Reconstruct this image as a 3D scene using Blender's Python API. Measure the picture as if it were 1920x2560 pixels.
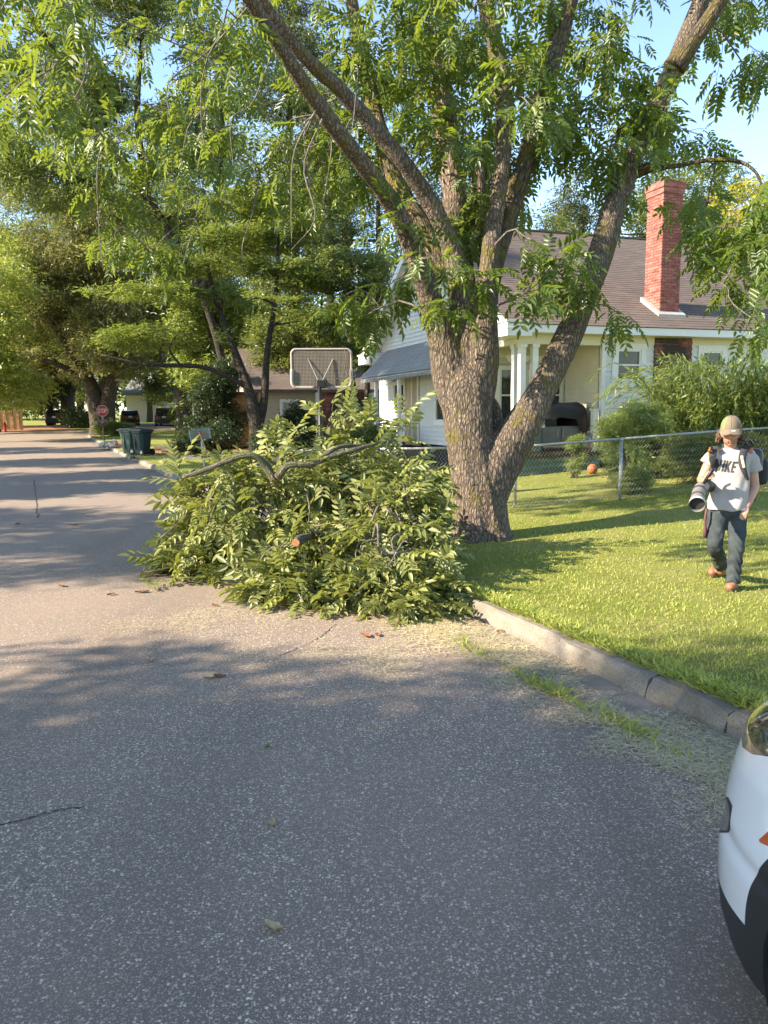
import bpy, bmesh, math
import numpy as np
from mathutils import Vector, Matrix, noise as mnoise
from mathutils.bvhtree import BVHTree

for o in list(bpy.data.objects):
    bpy.data.objects.remove(o)
SC = bpy.context.scene
COL = SC.collection
rad = math.radians
rng = np.random.default_rng(7)

# ------------------------------------------------------------------ camera
PW, PH, FPX = 1920.0, 2560.0, 1923.0          # photograph size and focal length in its pixels
CAM_H, PITCH, ROLL = 1.85, 7.41, -0.55
cam_d = bpy.data.cameras.new("camera")
cam_d.sensor_fit = 'VERTICAL'
cam_d.sensor_height = 36.0
cam_d.lens = FPX / PH * 36.0
cam_d.clip_start, cam_d.clip_end = 0.05, 3000
cam = bpy.data.objects.new("camera", cam_d)
COL.objects.link(cam)
CAM_M = Matrix.Translation((0, 0, CAM_H)) @ Matrix.Rotation(rad(90 - PITCH), 4, 'X') @ Matrix.Rotation(rad(ROLL), 4, 'Z')
cam.matrix_world = CAM_M
SC.camera = cam

# ------------------------------------------------------------------ sky, sun, exposure
SUN_AZ = np.array([-0.955, -0.297]); SUN_AZ /= np.linalg.norm(SUN_AZ)   # ground direction towards the sun
SUN_EL = 31.0
world = bpy.data.worlds.new("World"); SC.world = world
world.use_nodes = True
wn = world.node_tree.nodes; wl = world.node_tree.links
bg = wn["Background"]
sky = wn.new("ShaderNodeTexSky"); sky.sky_type = 'NISHITA'; sky.sun_disc = False
sky.sun_elevation = rad(SUN_EL)
sky.sun_rotation = math.atan2(SUN_AZ[0], SUN_AZ[1])
sky.air_density = 1.0; sky.dust_density = 0.3; sky.ozone_density = 1.3; sky.altitude = 400
bg.inputs["Strength"].default_value = 0.135
wl.new(sky.outputs[0], bg.inputs["Color"])
sun_d = bpy.data.lights.new("sun", 'SUN'); sun_d.energy = 5.0; sun_d.angle = rad(0.53)
sun_d.color = (1.0, 0.87, 0.69)
sun = bpy.data.objects.new("sun", sun_d); COL.objects.link(sun)
SUN_DIR = Vector((SUN_AZ[0] * math.cos(rad(SUN_EL)), SUN_AZ[1] * math.cos(rad(SUN_EL)), math.sin(rad(SUN_EL))))
sun.rotation_euler = SUN_DIR.to_track_quat('Z', 'Y').to_euler()
sun.location = (-20, -6, 25)
SC.view_settings.view_transform = 'Standard'; SC.view_settings.look = 'None'
SC.view_settings.gamma = 1.0; SC.view_settings.use_curve_mapping = False
SC.view_settings.exposure = 1.7
SC.render.engine = 'CYCLES'
SC.cycles.use_denoising = True
SC.cycles.max_bounces = 6; SC.cycles.diffuse_bounces = 3; SC.cycles.glossy_bounces = 3
SC.cycles.transmission_bounces = 4; SC.cycles.transparent_max_bounces = 6
SC.cycles.sample_clamp_indirect = 6.0

# ------------------------------------------------------------------ pixel helpers (a pixel gives a direction only)
_R3 = np.array(CAM_M.to_3x3()); _C = np.array([0, 0, CAM_H])
def ray(u, v):
    return _R3 @ np.array([(u - PW / 2) / FPX, (PH / 2 - v) / FPX, -1.0])
def at(u, v, depth):
    return _C + ray(u, v) * depth
def onz(u, v, z=0.0):
    d = ray(u, v); return _C + d * ((z - CAM_H) / d[2])
def onplane(u, v, p0, n):
    d = ray(u, v); n = np.asarray(n, float); return _C + d * (np.dot(np.asarray(p0) - _C, n) / np.dot(d, n))
def to_px(p):
    c = _R3.T @ (np.asarray(p, float) - _C)
    return PW / 2 + FPX * c[0] / -c[2], PH / 2 - FPX * c[1] / -c[2], -c[2]
def to_px_many(P):
    c = (np.asarray(P, float) - _C) @ _R3
    return PW / 2 + FPX * c[:, 0] / -c[:, 2], PH / 2 - FPX * c[:, 1] / -c[:, 2], -c[:, 2]
def sstep(a, b, x):
    t = np.clip((np.asarray(x, float) - a) / (b - a), 0, 1); return t * t * (3 - 2 * t)

# ------------------------------------------------------------------ object helpers
def _tags(o, label, cat, group, kind):
    if label: o["label"] = label
    if cat: o["category"] = cat
    if group: o["group"] = group
    if kind: o["kind"] = kind
def thing(name, loc, label, cat, group=None):
    o = bpy.data.objects.new(name, None); o.location = Vector([float(c) for c in loc]); COL.objects.link(o)
    o.empty_display_size = 0.2
    _tags(o, label, cat, group, None); return o
def inv_of(p):
    m = Matrix.Identity(4)
    while p is not None and p.type == 'EMPTY':
        m = Matrix.Translation(-p.location) @ m; p = p.parent
    return m
def link(name, me, parent=None, label=None, cat=None, group=None, kind=None):
    o = bpy.data.objects.new(name, me); COL.objects.link(o)
    if parent is not None:
        o.parent = parent
        if parent.type == 'EMPTY': o.matrix_parent_inverse = Matrix.Translation(-parent.location)
    _tags(o, label, cat, group, kind); return o
def mesh(name, V, F, mat=None, parent=None, smooth=False, label=None, cat=None, group=None, kind=None, uv=None, attr=None):
    """one mesh object in world coordinates; F a list of faces or an (n,3)/(n,4) array"""
    me = bpy.data.meshes.new(name)
    V = np.asarray(V, np.float32)
    if isinstance(F, np.ndarray):
        n, k = F.shape
        me.vertices.add(len(V)); me.vertices.foreach_set("co", V.ravel())
        me.loops.add(n * k); me.loops.foreach_set("vertex_index", F.astype(np.int32).ravel())
        me.polygons.add(n); me.polygons.foreach_set("loop_start", np.arange(0, n * k, k, dtype=np.int32))
        try: me.polygons.foreach_set("loop_total", np.full(n, k, np.int32))
        except Exception: pass
        me.update(calc_edges=True)
    else:
        me.from_pydata([tuple(map(float, v)) for v in V], [], F)
        me.update()
    if smooth: me.polygons.foreach_set("use_smooth", np.ones(len(me.polygons), bool))
    if uv is not None:
        l = me.uv_layers.new(name="UVMap")
        vi = np.empty(len(me.loops), np.int32); me.loops.foreach_get("vertex_index", vi)
        l.data.foreach_set("uv", np.asarray(uv, np.float32)[vi].ravel())
    if attr is not None:
        for an, av in attr.items():
            a = me.attributes.new(an, 'FLOAT', 'POINT'); a.data.foreach_set("value", np.asarray(av, np.float32))
    if mat is not None:
        for m in (mat if isinstance(mat, (list, tuple)) else [mat]): me.materials.append(m)
    return link(name, me, parent, label, cat, group, kind)

class MB:
    """collects shapes into one mesh"""
    def __init__(s): s.V = []; s.F = []; s.U = []; s.n = 0
    def add(s, V, F, U=None):
        V = np.asarray(V, float); s.V.append(V)
        s.F += [tuple(int(i) + s.n for i in f) for f in F]
        s.U.append(np.zeros((len(V), 2)) if U is None else np.asarray(U, float)); s.n += len(V); return s
    def box(s, c, ax, half):
        c = np.asarray(c, float); ax = np.asarray(ax, float); h = half
        V = [c + ax[0] * (i * h[0]) + ax[1] * (j * h[1]) + ax[2] * (k * h[2]) for k in (-1, 1) for j in (-1, 1) for i in (-1, 1)]
        return s.add(V, [(0, 2, 3, 1), (4, 5, 7, 6), (0, 1, 5, 4), (2, 6, 7, 3), (0, 4, 6, 2), (1, 3, 7, 5)])
    def boxz(s, x0, x1, y0, y1, z0, z1):
        return s.box(((x0 + x1) / 2, (y0 + y1) / 2, (z0 + z1) / 2), np.eye(3), ((x1 - x0) / 2, (y1 - y0) / 2, (z1 - z0) / 2))
    def tube(s, P, R, sides=8, cap=True, rough=0.0, seed=0):
        V, F, U = tube(P, R, sides, cap, rough, seed); return s.add(V, F, U)
    def prism(s, poly, d):
        P = np.asarray(poly, float); n = len(P); d = np.asarray(d, float)
        V = np.vstack([P, P + d]); F = [tuple(range(n))[::-1], tuple(range(n, 2 * n))]
        F += [(i, (i + 1) % n, n + (i + 1) % n, n + i) for i in range(n)]
        return s.add(V, F)
    def build(s, name, mat, parent=None, smooth=False, **k):
        return mesh(name, np.vstack(s.V), s.F, mat, parent, smooth, uv=np.vstack(s.U), **k)

def smooth_path(P, n):
    """Catmull-Rom resample of control points (rows may carry a radius as 4th column)"""
    P = np.asarray(P, float); m = len(P)
    Q = np.vstack([2 * P[0] - P[1], P, 2 * P[-1] - P[-2]])
    out = []
    for t in np.linspace(0, m - 1 - 1e-9, n):
        i = int(t); f = t - i; a, b, c, d = Q[i], Q[i + 1], Q[i + 2], Q[i + 3]
        out.append(0.5 * ((2 * b) + (c - a) * f + (2 * a - 5 * b + 4 * c - d) * f * f + (3 * b - a - 3 * c + d) * f ** 3))
    return np.array(out)
def frames(P):
    P = np.asarray(P, float); T = np.gradient(P, axis=0); T /= np.linalg.norm(T, axis=1)[:, None] + 1e-12
    up = np.array([0, 0, 1.0]) if abs(T[0][2]) < 0.9 else np.array([1.0, 0, 0])
    N = np.zeros_like(P); B = np.zeros_like(P)
    n = np.cross(T[0], up); n /= np.linalg.norm(n)
    for i in range(len(P)):
        n = n - T[i] * np.dot(n, T[i]); n /= np.linalg.norm(n) + 1e-12
        N[i] = n; B[i] = np.cross(T[i], n)
    return T, N, B
def tube(P, R, sides=8, cap=True, rough=0.0, seed=0):
    P = np.asarray(P, float); R = np.broadcast_to(np.asarray(R, float), (len(P),)) if np.ndim(R) < 2 else np.asarray(R, float)
    T, N, B = frames(P); n = len(P)
    a = np.linspace(0, 2 * math.pi, sides, endpoint=False)
    r = R[:, None] if R.ndim == 1 else R
    rr = np.repeat(r, sides, 1) if r.shape[1] == 1 else r
    L = np.concatenate([[0], np.cumsum(np.linalg.norm(np.diff(P, axis=0), axis=1))])
    if rough > 0:
        g = np.random.default_rng(seed); ph = g.uniform(0, 6.28, 6); k = g.uniform(1.5, 5, 6); rm = float(np.mean(rr))
        w = sum(np.sin(q * L[:, None] / max(rm * 4, .05) + p + a[None, :] * (i % 4 + 1)) for i, (q, p) in enumerate(zip(k, ph))) / 3.0
        rr = rr * (1 + rough * w)
    V = P[:, None, :] + rr[:, :, None] * (np.cos(a)[None, :, None] * N[:, None, :] + np.sin(a)[None, :, None] * B[:, None, :])
    V = V.reshape(-1, 3)
    U = np.stack([np.tile(np.minimum(a, 2 * math.pi - a) / math.pi, n) * np.repeat(rr.mean(1), sides) * 3.14, np.repeat(L, sides)], 1)
    F = []
    for i in range(n - 1):
        for j in range(sides):
            k = (j + 1) % sides
            F.append((i * sides + j, i * sides + k, (i + 1) * sides + k, (i + 1) * sides + j))
    if cap:
        F.append(tuple(range(sides))[::-1]); F.append(tuple((n - 1) * sides + j for j in range(sides)))
    return V, F, U
def pieces(name, boxes, mat, parent, limit=300, rest_name=None):
    """boxes [(centre, axes(3x3), half)] each as a part of its own sharing mesh data by size; past the limit joined as stuff"""
    cache = {}
    for c, ax, h in boxes[:limit]:
        key = tuple(round(float(x), 3) for x in h)
        if key not in cache:
            m = MB().box((0, 0, 0), np.eye(3), h); me = bpy.data.meshes.new(name)
            me.from_pydata([tuple(v) for v in np.vstack(m.V)], [], m.F); me.update(); me.materials.append(mat); cache[key] = me
        o = link(name, cache[key], parent)
        M = Matrix(np.asarray(ax, float).T).to_4x4(); M.translation = Vector([float(q) for q in c]); o.matrix_basis = M
    if len(boxes) > limit:
        mb = MB()
        for c, ax, h in boxes[limit:]: mb.box(c, ax, h)
        mb.build(rest_name or (name + "work"), mat, parent, kind="stuff")

# ------------------------------------------------------------------ materials
def nt(name):
    m = bpy.data.materials.new(name); m.use_nodes = True
    return m, m.node_tree.nodes, m.node_tree.links, m.node_tree.nodes["Principled BSDF"]
def ramp(n, l, src, stops):
    r = n.new("ShaderNodeValToRGB"); e = r.color_ramp.elements
    while len(e) < len(stops): e.new(0.5)
    for el, (p, c) in zip(e, stops):
        el.position = p; el.color = (*c, 1) if len(c) == 3 else c
    l.new(src, r.inputs[0]); return r.outputs[0]
def noise_tex(n, l, vec, scale, detail=4, rough=0.55, dist=0.0):
    t = n.new("ShaderNodeTexNoise"); t.inputs["Scale"].default_value = scale; t.inputs["Detail"].default_value = detail
    t.inputs["Roughness"].default_value = rough; t.inputs["Distortion"].default_value = dist
    if vec is not None: l.new(vec, t.inputs["Vector"])
    return t.outputs["Fac"]
def vor(n, l, vec, scale, feature='F1', out="Distance", rand=1.0):
    t = n.new("ShaderNodeTexVoronoi"); t.inputs["Scale"].default_value = scale; t.feature = feature
    t.inputs["Randomness"].default_value = rand
    if vec is not None: l.new(vec, t.inputs["Vector"])
    return t.outputs[out]
def math_n(n, l, op, a, b=None, c=None, clamp=False):
    t = n.new("ShaderNodeMath"); t.operation = op; t.use_clamp = clamp
    for i, x in enumerate((a, b, c)):
        if x is None: continue
        if isinstance(x, (int, float)): t.inputs[i].default_value = x
        else: l.new(x, t.inputs[i])
    return t.outputs[0]
def mix(n, l, fac, a, b, mode='MIX'):
    t = n.new("ShaderNodeMix"); t.data_type = 'RGBA'; t.blend_type = mode
    for i, x in ((0, fac), (6, a), (7, b)):
        if isinstance(x, (int, float)): t.inputs[i].default_value = x
        elif isinstance(x, tuple): t.inputs[i].default_value = (*x, 1)
        else: l.new(x, t.inputs[i])
    return t.outputs[2]
def coords(n, which="Object"):
    return n.new("ShaderNodeTexCoord").outputs[which]
def mapping(n, l, vec, scale=(1, 1, 1), rot=(0, 0, 0)):
    t = n.new("ShaderNodeMapping"); t.inputs["Scale"].default_value = scale; t.inputs["Rotation"].default_value = rot
    l.new(vec, t.inputs["Vector"]); return t.outputs[0]
def bump(n, l, h, strength, dist, b):
    t = n.new("ShaderNodeBump"); t.inputs["Strength"].default_value = strength; t.inputs["Distance"].default_value = dist
    l.new(h, t.inputs["Height"]); l.new(t.outputs[0], b.inputs["Normal"]); return t
def geo_pos(n):
    return n.new("ShaderNodeNewGeometry").outputs["Position"]
def simple(name, c, rough=0.6, metal=0.0, var=0.15, scale=6.0, bmp=0.0, bscale=80, spec=0.5, coat=0.0):
    """plain surface with a little colour variation and fine relief"""
    m, n, l, b = nt(name)
    p = geo_pos(n)
    f = noise_tex(n, l, p, scale, 5, 0.6)
    lo = tuple(max(0, x * (1 - var)) for x in c); hi = tuple(min(1, x * (1 + var)) for x in c)
    l.new(ramp(n, l, f, [(0.3, lo), (0.7, hi)]), b.inputs["Base Color"])
    b.inputs["Roughness"].default_value = rough; b.inputs["Metallic"].default_value = metal
    b.inputs["Specular IOR Level"].default_value = spec
    if coat: b.inputs["Coat Weight"].default_value = coat; b.inputs["Coat Roughness"].default_value = 0.03
    if bmp > 0: bump(n, l, noise_tex(n, l, p, bscale, 4), bmp, 0.01, b)
    return m
def leaf_mat(name, dark, light, trans=(0.25, 0.4, 0.03), tw=0.35, rough=0.42, spec=0.5):
    """two-sided leaf: colour varies leaf by leaf (attribute rnd) and lets some light through"""
    m, n, l, b = nt(name)
    a = n.new("ShaderNodeAttribute"); a.attribute_name = "rnd"
    oi = n.new("ShaderNodeObjectInfo")
    f = math_n(n, l, 'FRACT', math_n(n, l, 'ADD', a.outputs["Fac"], oi.outputs["Random"]))
    mid = tuple((x + y) / 2 for x, y in zip(dark, light))
    c = ramp(n, l, f, [(0.0, dark), (0.45, mid), (1.0, light)])
    nz = noise_tex(n, l, geo_pos(n), 9, 3)
    c = mix(n, l, math_n(n, l, 'MULTIPLY', nz, 0.35), c, tuple(x * 0.75 for x in dark))
    l.new(c, b.inputs["Base Color"]); b.inputs["Roughness"].default_value = rough
    b.inputs["Specular IOR Level"].default_value = spec
    tr = n.new("ShaderNodeBsdfTranslucent"); tr.inputs["Color"].default_value = (*trans, 1)
    mx = n.new("ShaderNodeMixShader"); mx.inputs[0].default_value = tw
    l.new(b.outputs[0], mx.inputs[1]); l.new(tr.outputs[0], mx.inputs[2])
    l.new(mx.outputs[0], n["Material Output"].inputs["Surface"])
    return m
def bark_mat(name, dark, light, moss=0.0, scale=1.0, mosscol=(0.10, 0.10, 0.02), depth=0.03, pos=False):
    m, n, l, b = nt(name)
    uv = coords(n, "UV"); p = geo_pos(n)
    q = mapping(n, l, uv, (20 * scale, 5.0 * scale, 1)) if not pos else mapping(n, l, p, (17 * scale, 17 * scale, 4.2 * scale))
    wob = n.new("ShaderNodeVectorMath"); wob.operation = 'ADD'
    nn = n.new("ShaderNodeTexNoise"); nn.inputs["Scale"].default_value = 5; nn.inputs["Detail"].default_value = 6; l.new(p, nn.inputs["Vector"])
    l.new(q, wob.inputs[0]); l.new(nn.outputs["Color"], wob.inputs[1])
    v = vor(n, l, wob.outputs[0], 1.0, 'DISTANCE_TO_EDGE')
    v3 = vor(n, l, mapping(n, l, p, (34 * scale, 34 * scale, 9 * scale)), 1.0, 'DISTANCE_TO_EDGE')
    crack = math_n(n, l, 'MULTIPLY', ramp(n, l, v, [(0.0, (0, 0, 0)), (0.28, (1, 1, 1))]), ramp(n, l, v3, [(0.0, (.35,) * 3), (0.3, (1, 1, 1))]))
    fine = noise_tex(n, l, p, 45 * scale, 6, 0.65)
    big = noise_tex(n, l, p, 2.2, 4, 0.6)
    c = mix(n, l, fine, tuple(x * 0.8 for x in light), tuple(min(1, x * 1.35) for x in light))
    c = mix(n, l, math_n(n, l, 'MULTIPLY', big, 0.6), c, tuple((x + y) / 2 for x, y in zip(dark, light)))
    c = mix(n, l, crack, dark, c)
    if moss > 0:
        mk = ramp(n, l, noise_tex(n, l, p, 3.1, 6, 0.7), [(0.62 - 0.25 * moss, (0, 0, 0)), (0.72 - 0.2 * moss, (1, 1, 1))])
        c = mix(n, l, math_n(n, l, 'MULTIPLY', mk, 0.8), c, mix(n, l, fine, tuple(x * .5 for x in mosscol), tuple(x * 1.6 for x in mosscol)))
    l.new(c, b.inputs["Base Color"]); b.inputs["Roughness"].default_value = 0.92
    b.inputs["Specular IOR Level"].default_value = 0.2
    h = math_n(n, l, 'ADD', math_n(n, l, 'MULTIPLY', crack, 1.0), math_n(n, l, 'MULTIPLY', fine, 0.5))
    bump(n, l, h, 1.0, depth, b)
    return m
# ================================================================== street frame: s along the street, w to the left of the right-hand kerb
K0 = np.array([0.75, 6.84]); DS = np.array([-0.41, 0.912]); DS /= np.linalg.norm(DS); DL = np.array([-DS[1], DS[0]])
ROAD_W = 8.0
def hz(y):
    y = np.asarray(y, float); t = np.clip(y - 30, 0, 45)
    return 0.00033 * t * t + 0.012 * np.clip(y - 75, 0, 400)
def sw(s, w):
    return K0[0] + DS[0] * s + DL[0] * w, K0[1] + DS[1] * s + DL[1] * w
def to_sw(x, y):
    dx, dy = x - K0[0], y - K0[1]; return dx * DS[0] + dy * DS[1], dx * DL[0] + dy * DL[1]
def lawn_z(x, y):
    x = np.asarray(x, float); y = np.asarray(y, float)
    rise = sstep(8, 13, y) * np.clip(0.06 * (x - 2.0), 0, 0.34) * (1 - 0.0 * y)
    und = 0.012 * np.sin(x * 1.3 + 0.7) * np.sin(y * 1.1)
    return 0.13 + hz(y) + rise + und

# ---- materials of the setting
def m_asphalt():
    m, n, l, b = nt("asphalt"); p = geo_pos(n)
    def layer(sc, lo, hi, tones):
        q = n.new("ShaderNodeVectorMath"); q.operation = 'ADD'; w = n.new("ShaderNodeTexNoise"); w.inputs["Scale"].default_value = sc * 1.1; l.new(p, w.inputs["Vector"])
        sc2 = n.new("ShaderNodeVectorMath"); sc2.operation = 'SCALE'; sc2.inputs["Scale"].default_value = 1.5 / sc; l.new(w.outputs["Color"], sc2.inputs[0]); l.new(p, q.inputs[0]); l.new(sc2.outputs[0], q.inputs[1])
        col = vor(n, l, q.outputs[0], sc, 'F1', "Color"); sep = n.new("ShaderNodeSeparateColor"); l.new(col, sep.inputs[0]); d = vor(n, l, q.outputs[0], sc, 'F1', "Distance")
        st = math_n(n, l, 'MULTIPLY', ramp(n, l, d, [(.34, (1, 1, 1)), (.50, (0, 0, 0))]), ramp(n, l, sep.outputs[0], [(lo, (0, 0, 0)), (hi, (1, 1, 1))]))
        return st, ramp(n, l, sep.outputs[1], [(0, tones[0]), (.5, tones[1]), (1, tones[2])])
    fine = noise_tex(n, l, p, 260, 4, .7)
    c = mix(n, l, ramp(n, l, fine, [(.35, (0, 0, 0)), (.65, (1, 1, 1))]), (.05, .045, .04), (.30, .265, .235))
    s2, t2 = layer(135, .2, .4, ((.17, .15, .13), (.36, .32, .285), (.66, .60, .55))); c = mix(n, l, s2, c, t2)
    s1, t1 = layer(78, .34, .5, ((.19, .168, .148), (.42, .375, .335), (.85, .79, .73))); c = mix(n, l, s1, c, t1)
    stone = math_n(n, l, 'MAXIMUM', s1, math_n(n, l, 'MULTIPLY', s2, .6))
    # tyre-worn bands, patches of dust, dark stains
    big = noise_tex(n, l, p, .5, 5, .6); c = mix(n, l, ramp(n, l, big, [(.42, (0, 0, 0)), (.72, (.55, .55, .55))]), c, (.29, .245, .21))
    lane = noise_tex(n, l, mapping(n, l, p, (1.3, .10, 1), (0, 0, rad(-24.2))), 1, 3); c = mix(n, l, ramp(n, l, lane, [(.48, (0, 0, 0)), (.68, (.32, .32, .32))]), c, (.13, .115, .10))
    sp = noise_tex(n, l, p, 3.0, 6, .7); c = mix(n, l, ramp(n, l, sp, [(.66, (0, 0, 0)), (.73, (.55, .55, .55))]), c, (.05, .045, .04))
    du = noise_tex(n, l, p, 1.6, 6, .7); c = mix(n, l, ramp(n, l, du, [(.58, (0, 0, 0)), (.72, (.4, .4, .4))]), c, (.27, .225, .175))
    dist = n.new("ShaderNodeSeparateXYZ"); l.new(p, dist.inputs[0])
    far = ramp(n, l, math_n(n, l, 'DIVIDE', dist.outputs[1], 60.0), [(0.08, (0, 0, 0)), (0.30, (.7, .7, .7))])
    c = mix(n, l, far, c, (.25, .225, .205))
    c = mix(n, l, 1.0, c, (1.16, 1.01, .86), 'MULTIPLY')                # warm pinkish aggregate
    l.new(c, b.inputs["Base Color"]); b.inputs["Roughness"].default_value = .78; b.inputs["Specular IOR Level"].default_value = 0.3
    bump(n, l, math_n(n, l, 'ADD', math_n(n, l, 'MULTIPLY', stone, .8), math_n(n, l, 'MULTIPLY', fine, .6)), .9, .006, b)
    return m
def m_concrete(name, c1, c2, dirt=(.12, .10, .07), bm=0.5):
    m, n, l, b = nt(name); p = geo_pos(n)
    f = noise_tex(n, l, p, 7, 7, 0.7); g = noise_tex(n, l, p, 90, 5, 0.7); e = noise_tex(n, l, p, 1.7, 4)
    c = mix(n, l, f, c1, c2); c = mix(n, l, ramp(n, l, g, [(0.45, (0, 0, 0)), (0.75, (.6, .6, .6))]), c, tuple(x * 1.35 for x in c2))
    c = mix(n, l, ramp(n, l, e, [(0.45, (0, 0, 0)), (0.7, (.75, .75, .75))]), c, dirt)
    v = vor(n, l, p, 60); c = mix(n, l, ramp(n, l, v, [(0.12, (.8, .8, .8)), (0.25, (0, 0, 0))]), c, tuple(x * .5 for x in dirt))
    l.new(c, b.inputs["Base Color"]); b.inputs["Roughness"].default_value = 0.9; b.inputs["Specular IOR Level"].default_value = 0.25
    bump(n, l, math_n(n, l, 'ADD', g, f), bm, 0.012, b); return m
def m_turf():
    m, n, l, b = nt("turf"); p = geo_pos(n)
    f = noise_tex(n, l, p, 0.9, 6, 0.65); g = noise_tex(n, l, mapping(n, l, p, (60, 60, 10)), 1, 4, 0.7)
    c = ramp(n, l, f, [(0.3, (.23, .27, .045)), (0.5, (.33, .33, .08)), (0.7, (.46, .41, .16))])
    c = mix(n, l, ramp(n, l, g, [(0.35, (.8, .8, .8)), (0.6, (0, 0, 0))]), c, (.14, .16, .032))
    l.new(c, b.inputs["Base Color"]); b.inputs["Roughness"].default_value = 0.95; b.inputs["Specular IOR Level"].default_value = 0.15
    bump(n, l, g, 1.0, 0.05, b); return m
M_ASPH = m_asphalt()
M_KERB = m_concrete("kerb_concrete", (.15, .125, .095), (.32, .28, .225), (.095, .075, .05), .9)
M_PAN = m_concrete("gutter_concrete", (.15, .13, .105), (.27, .235, .19), (.15, .115, .07))
M_DRIVE = m_concrete("drive_concrete", (.13, .118, .10), (.22, .20, .172))
M_TURF = m_turf()
M_SOIL = m_concrete("red_soil", (.24, .115, .055), (.34, .18, .09), (.14, .085, .045))

def sheet(name, S, W, zf, mat, **k):
    """grid sheet over street coordinates; W may be (ns, nw)"""
    S = np.asarray(S, float); W = np.asarray(W, float)
    if W.ndim == 1: W = np.repeat(W[None, :], len(S), 0)
    ns, nw = W.shape
    X, Y = sw(np.repeat(S[:, None], nw, 1), W)
    V = np.stack([X, Y, zf(X, Y)], -1).reshape(-1, 3)
    i = np.arange(ns - 1)[:, None] * nw + np.arange(nw - 1)[None, :]
    F = np.stack([i, i + 1, i + nw + 1, i + nw], -1).reshape(-1, 4)
    if W[0, 1] < W[0, 0]: F = F[:, ::-1]
    F = F[:, ::-1].copy()
    return mesh(name, V, F, mat, smooth=True, **k)
flat = lambda X, Y: hz(Y)
g = sheet("ground", np.linspace(-900, 1500, 60), np.linspace(-1200, 1200, 60), lambda X, Y: hz(np.minimum(Y, 300)) - 0.35, M_TURF, kind="structure")
SR = np.concatenate([np.linspace(-60, -6, 10), np.linspace(-5, 30, 71), np.linspace(31, 60, 30)])
road = sheet("road", SR, np.linspace(0.0, ROAD_W, 17), flat, M_ASPH, kind="structure")
sheet("cross_street", np.linspace(60, 68, 9), np.linspace(-90, 90, 61), lambda X, Y: hz(Y) + 0.001, M_ASPH, kind="structure")
RAD = 5.0
def w0(s):                                    # right-hand kerb line with its corner return
    s = np.asarray(s, float); t = np.clip(s - 55, 0, 4.999)
    return -(RAD - np.sqrt(RAD ** 2 - t ** 2))
SF = np.linspace(55, 59.99, 14)
WF = np.stack([w0(SF) * q for q in np.linspace(0, 1, 5)], 1)
sheet("road_corner", SF, WF, flat, M_ASPH, kind="structure")
sheet("gutter", np.linspace(-20, 55, 90), np.array([0.0, 0.46]), lambda X, Y: hz(Y) + 0.004, M_PAN, kind="structure")
q = np.concatenate([[0, .003, .01, .02], np.linspace(.03, .2, 40), np.linspace(.22, 1, 40)])
SL = np.concatenate([np.linspace(-60, -8, 14), np.linspace(-7, 30, 110), np.linspace(31, 59.9, 40)])
WL = (w0(SL) - 0.13)[:, None] - q[None, :] * 90
lawn = sheet("lawn", SL, WL, lawn_z, M_TURF, kind="structure")
sheet("verge", np.linspace(-60, 60, 60), np.concatenate([[ROAD_W + 0.13], np.linspace(ROAD_W + 1, 110, 30)]), lambda X, Y: hz(Y) + 0.13, M_TURF, kind="structure")
far_ground = sheet("far_ground", np.linspace(68.0, 330, 50), np.linspace(-150, 150, 50), lambda X, Y: hz(Y) + 0.06, M_TURF, kind="structure")

# ---- kerb of cast sections with joints
kerb = bpy.data.objects.new("kerb", None); COL.objects.link(kerb); kerb["kind"] = "structure"
prof = [(0.0, -0.12), (0.0, 0.03), (-0.012, 0.095), (-0.028, 0.125), (-0.055, 0.142), (-0.15, 0.146), (-0.165, 0.135), (-0.17, -0.12)]
kg = np.random.default_rng(3)
def kerb_section(s0, s1, wf, k):
    n = max(2, int((s1 - s0) / 0.12)); S = np.linspace(s0 + 0.005, s1 - 0.005, n); V = []; np_ = len(prof)
    off, dz = kg.normal(0, .006), kg.normal(0, .004)
    for i, s in enumerate(S):
        for a, z in prof:
            e = 0.008 if i in (0, n - 1) and z > 0.05 else 0.0      # worn ends
            j = kg.normal(0, .0055)
            if k > 0.5:                                              # corner return: offset along the curve normal
                t = min(s, 59.95) - 55; c = math.sqrt(1 - (t / RAD) ** 2); nn = np.array([t / RAD, -c]); base = np.array([s, wf(s)])
                ss, ww = base + np.array([-nn[0] * 0 + a * nn[0] * -1, 0]) + np.array([0, a * c * 1])
                ww = wf(s) + a * 1.0; ss = s
            else: ss, ww = s, wf(s) + a
            x, y = sw(ss, ww + off + j + e * (-1 if a > -0.08 else 0)); V.append((x, y, float(hz(y)) + z + dz + (j if z > 0 else 0) - e))
    F = []
    for i in range(n - 1):
        for j in range(np_ - 1): F.append((i * np_ + j, (i + 1) * np_ + j, (i + 1) * np_ + j + 1, i * np_ + j + 1))
    F.append(tuple(range(np_))); F.append(tuple((n - 1) * np_ + j for j in range(np_))[::-1])
    return mesh("kerb_section", V, F, M_KERB, kerb)
s = -7.6; joints = [-7.6, -6.5, -5.35, -4.2, -2.9, -2.27, -1.31]
while joints[-1] < 59.4:
    s = joints[-1] + (1.45 if joints[-1] < 20 else 2.4) + kg.uniform(-.15, .15)
    joints.append(min(s, 59.9))
for a, b in zip(joints[:-1], joints[1:]):
    if 24.2 < (a + b) / 2 < 27.6: continue          # dropped for the driveway
    kerb_section(a, b, lambda t: float(w0(t)), 1 if a > 55 else 0)

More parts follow.
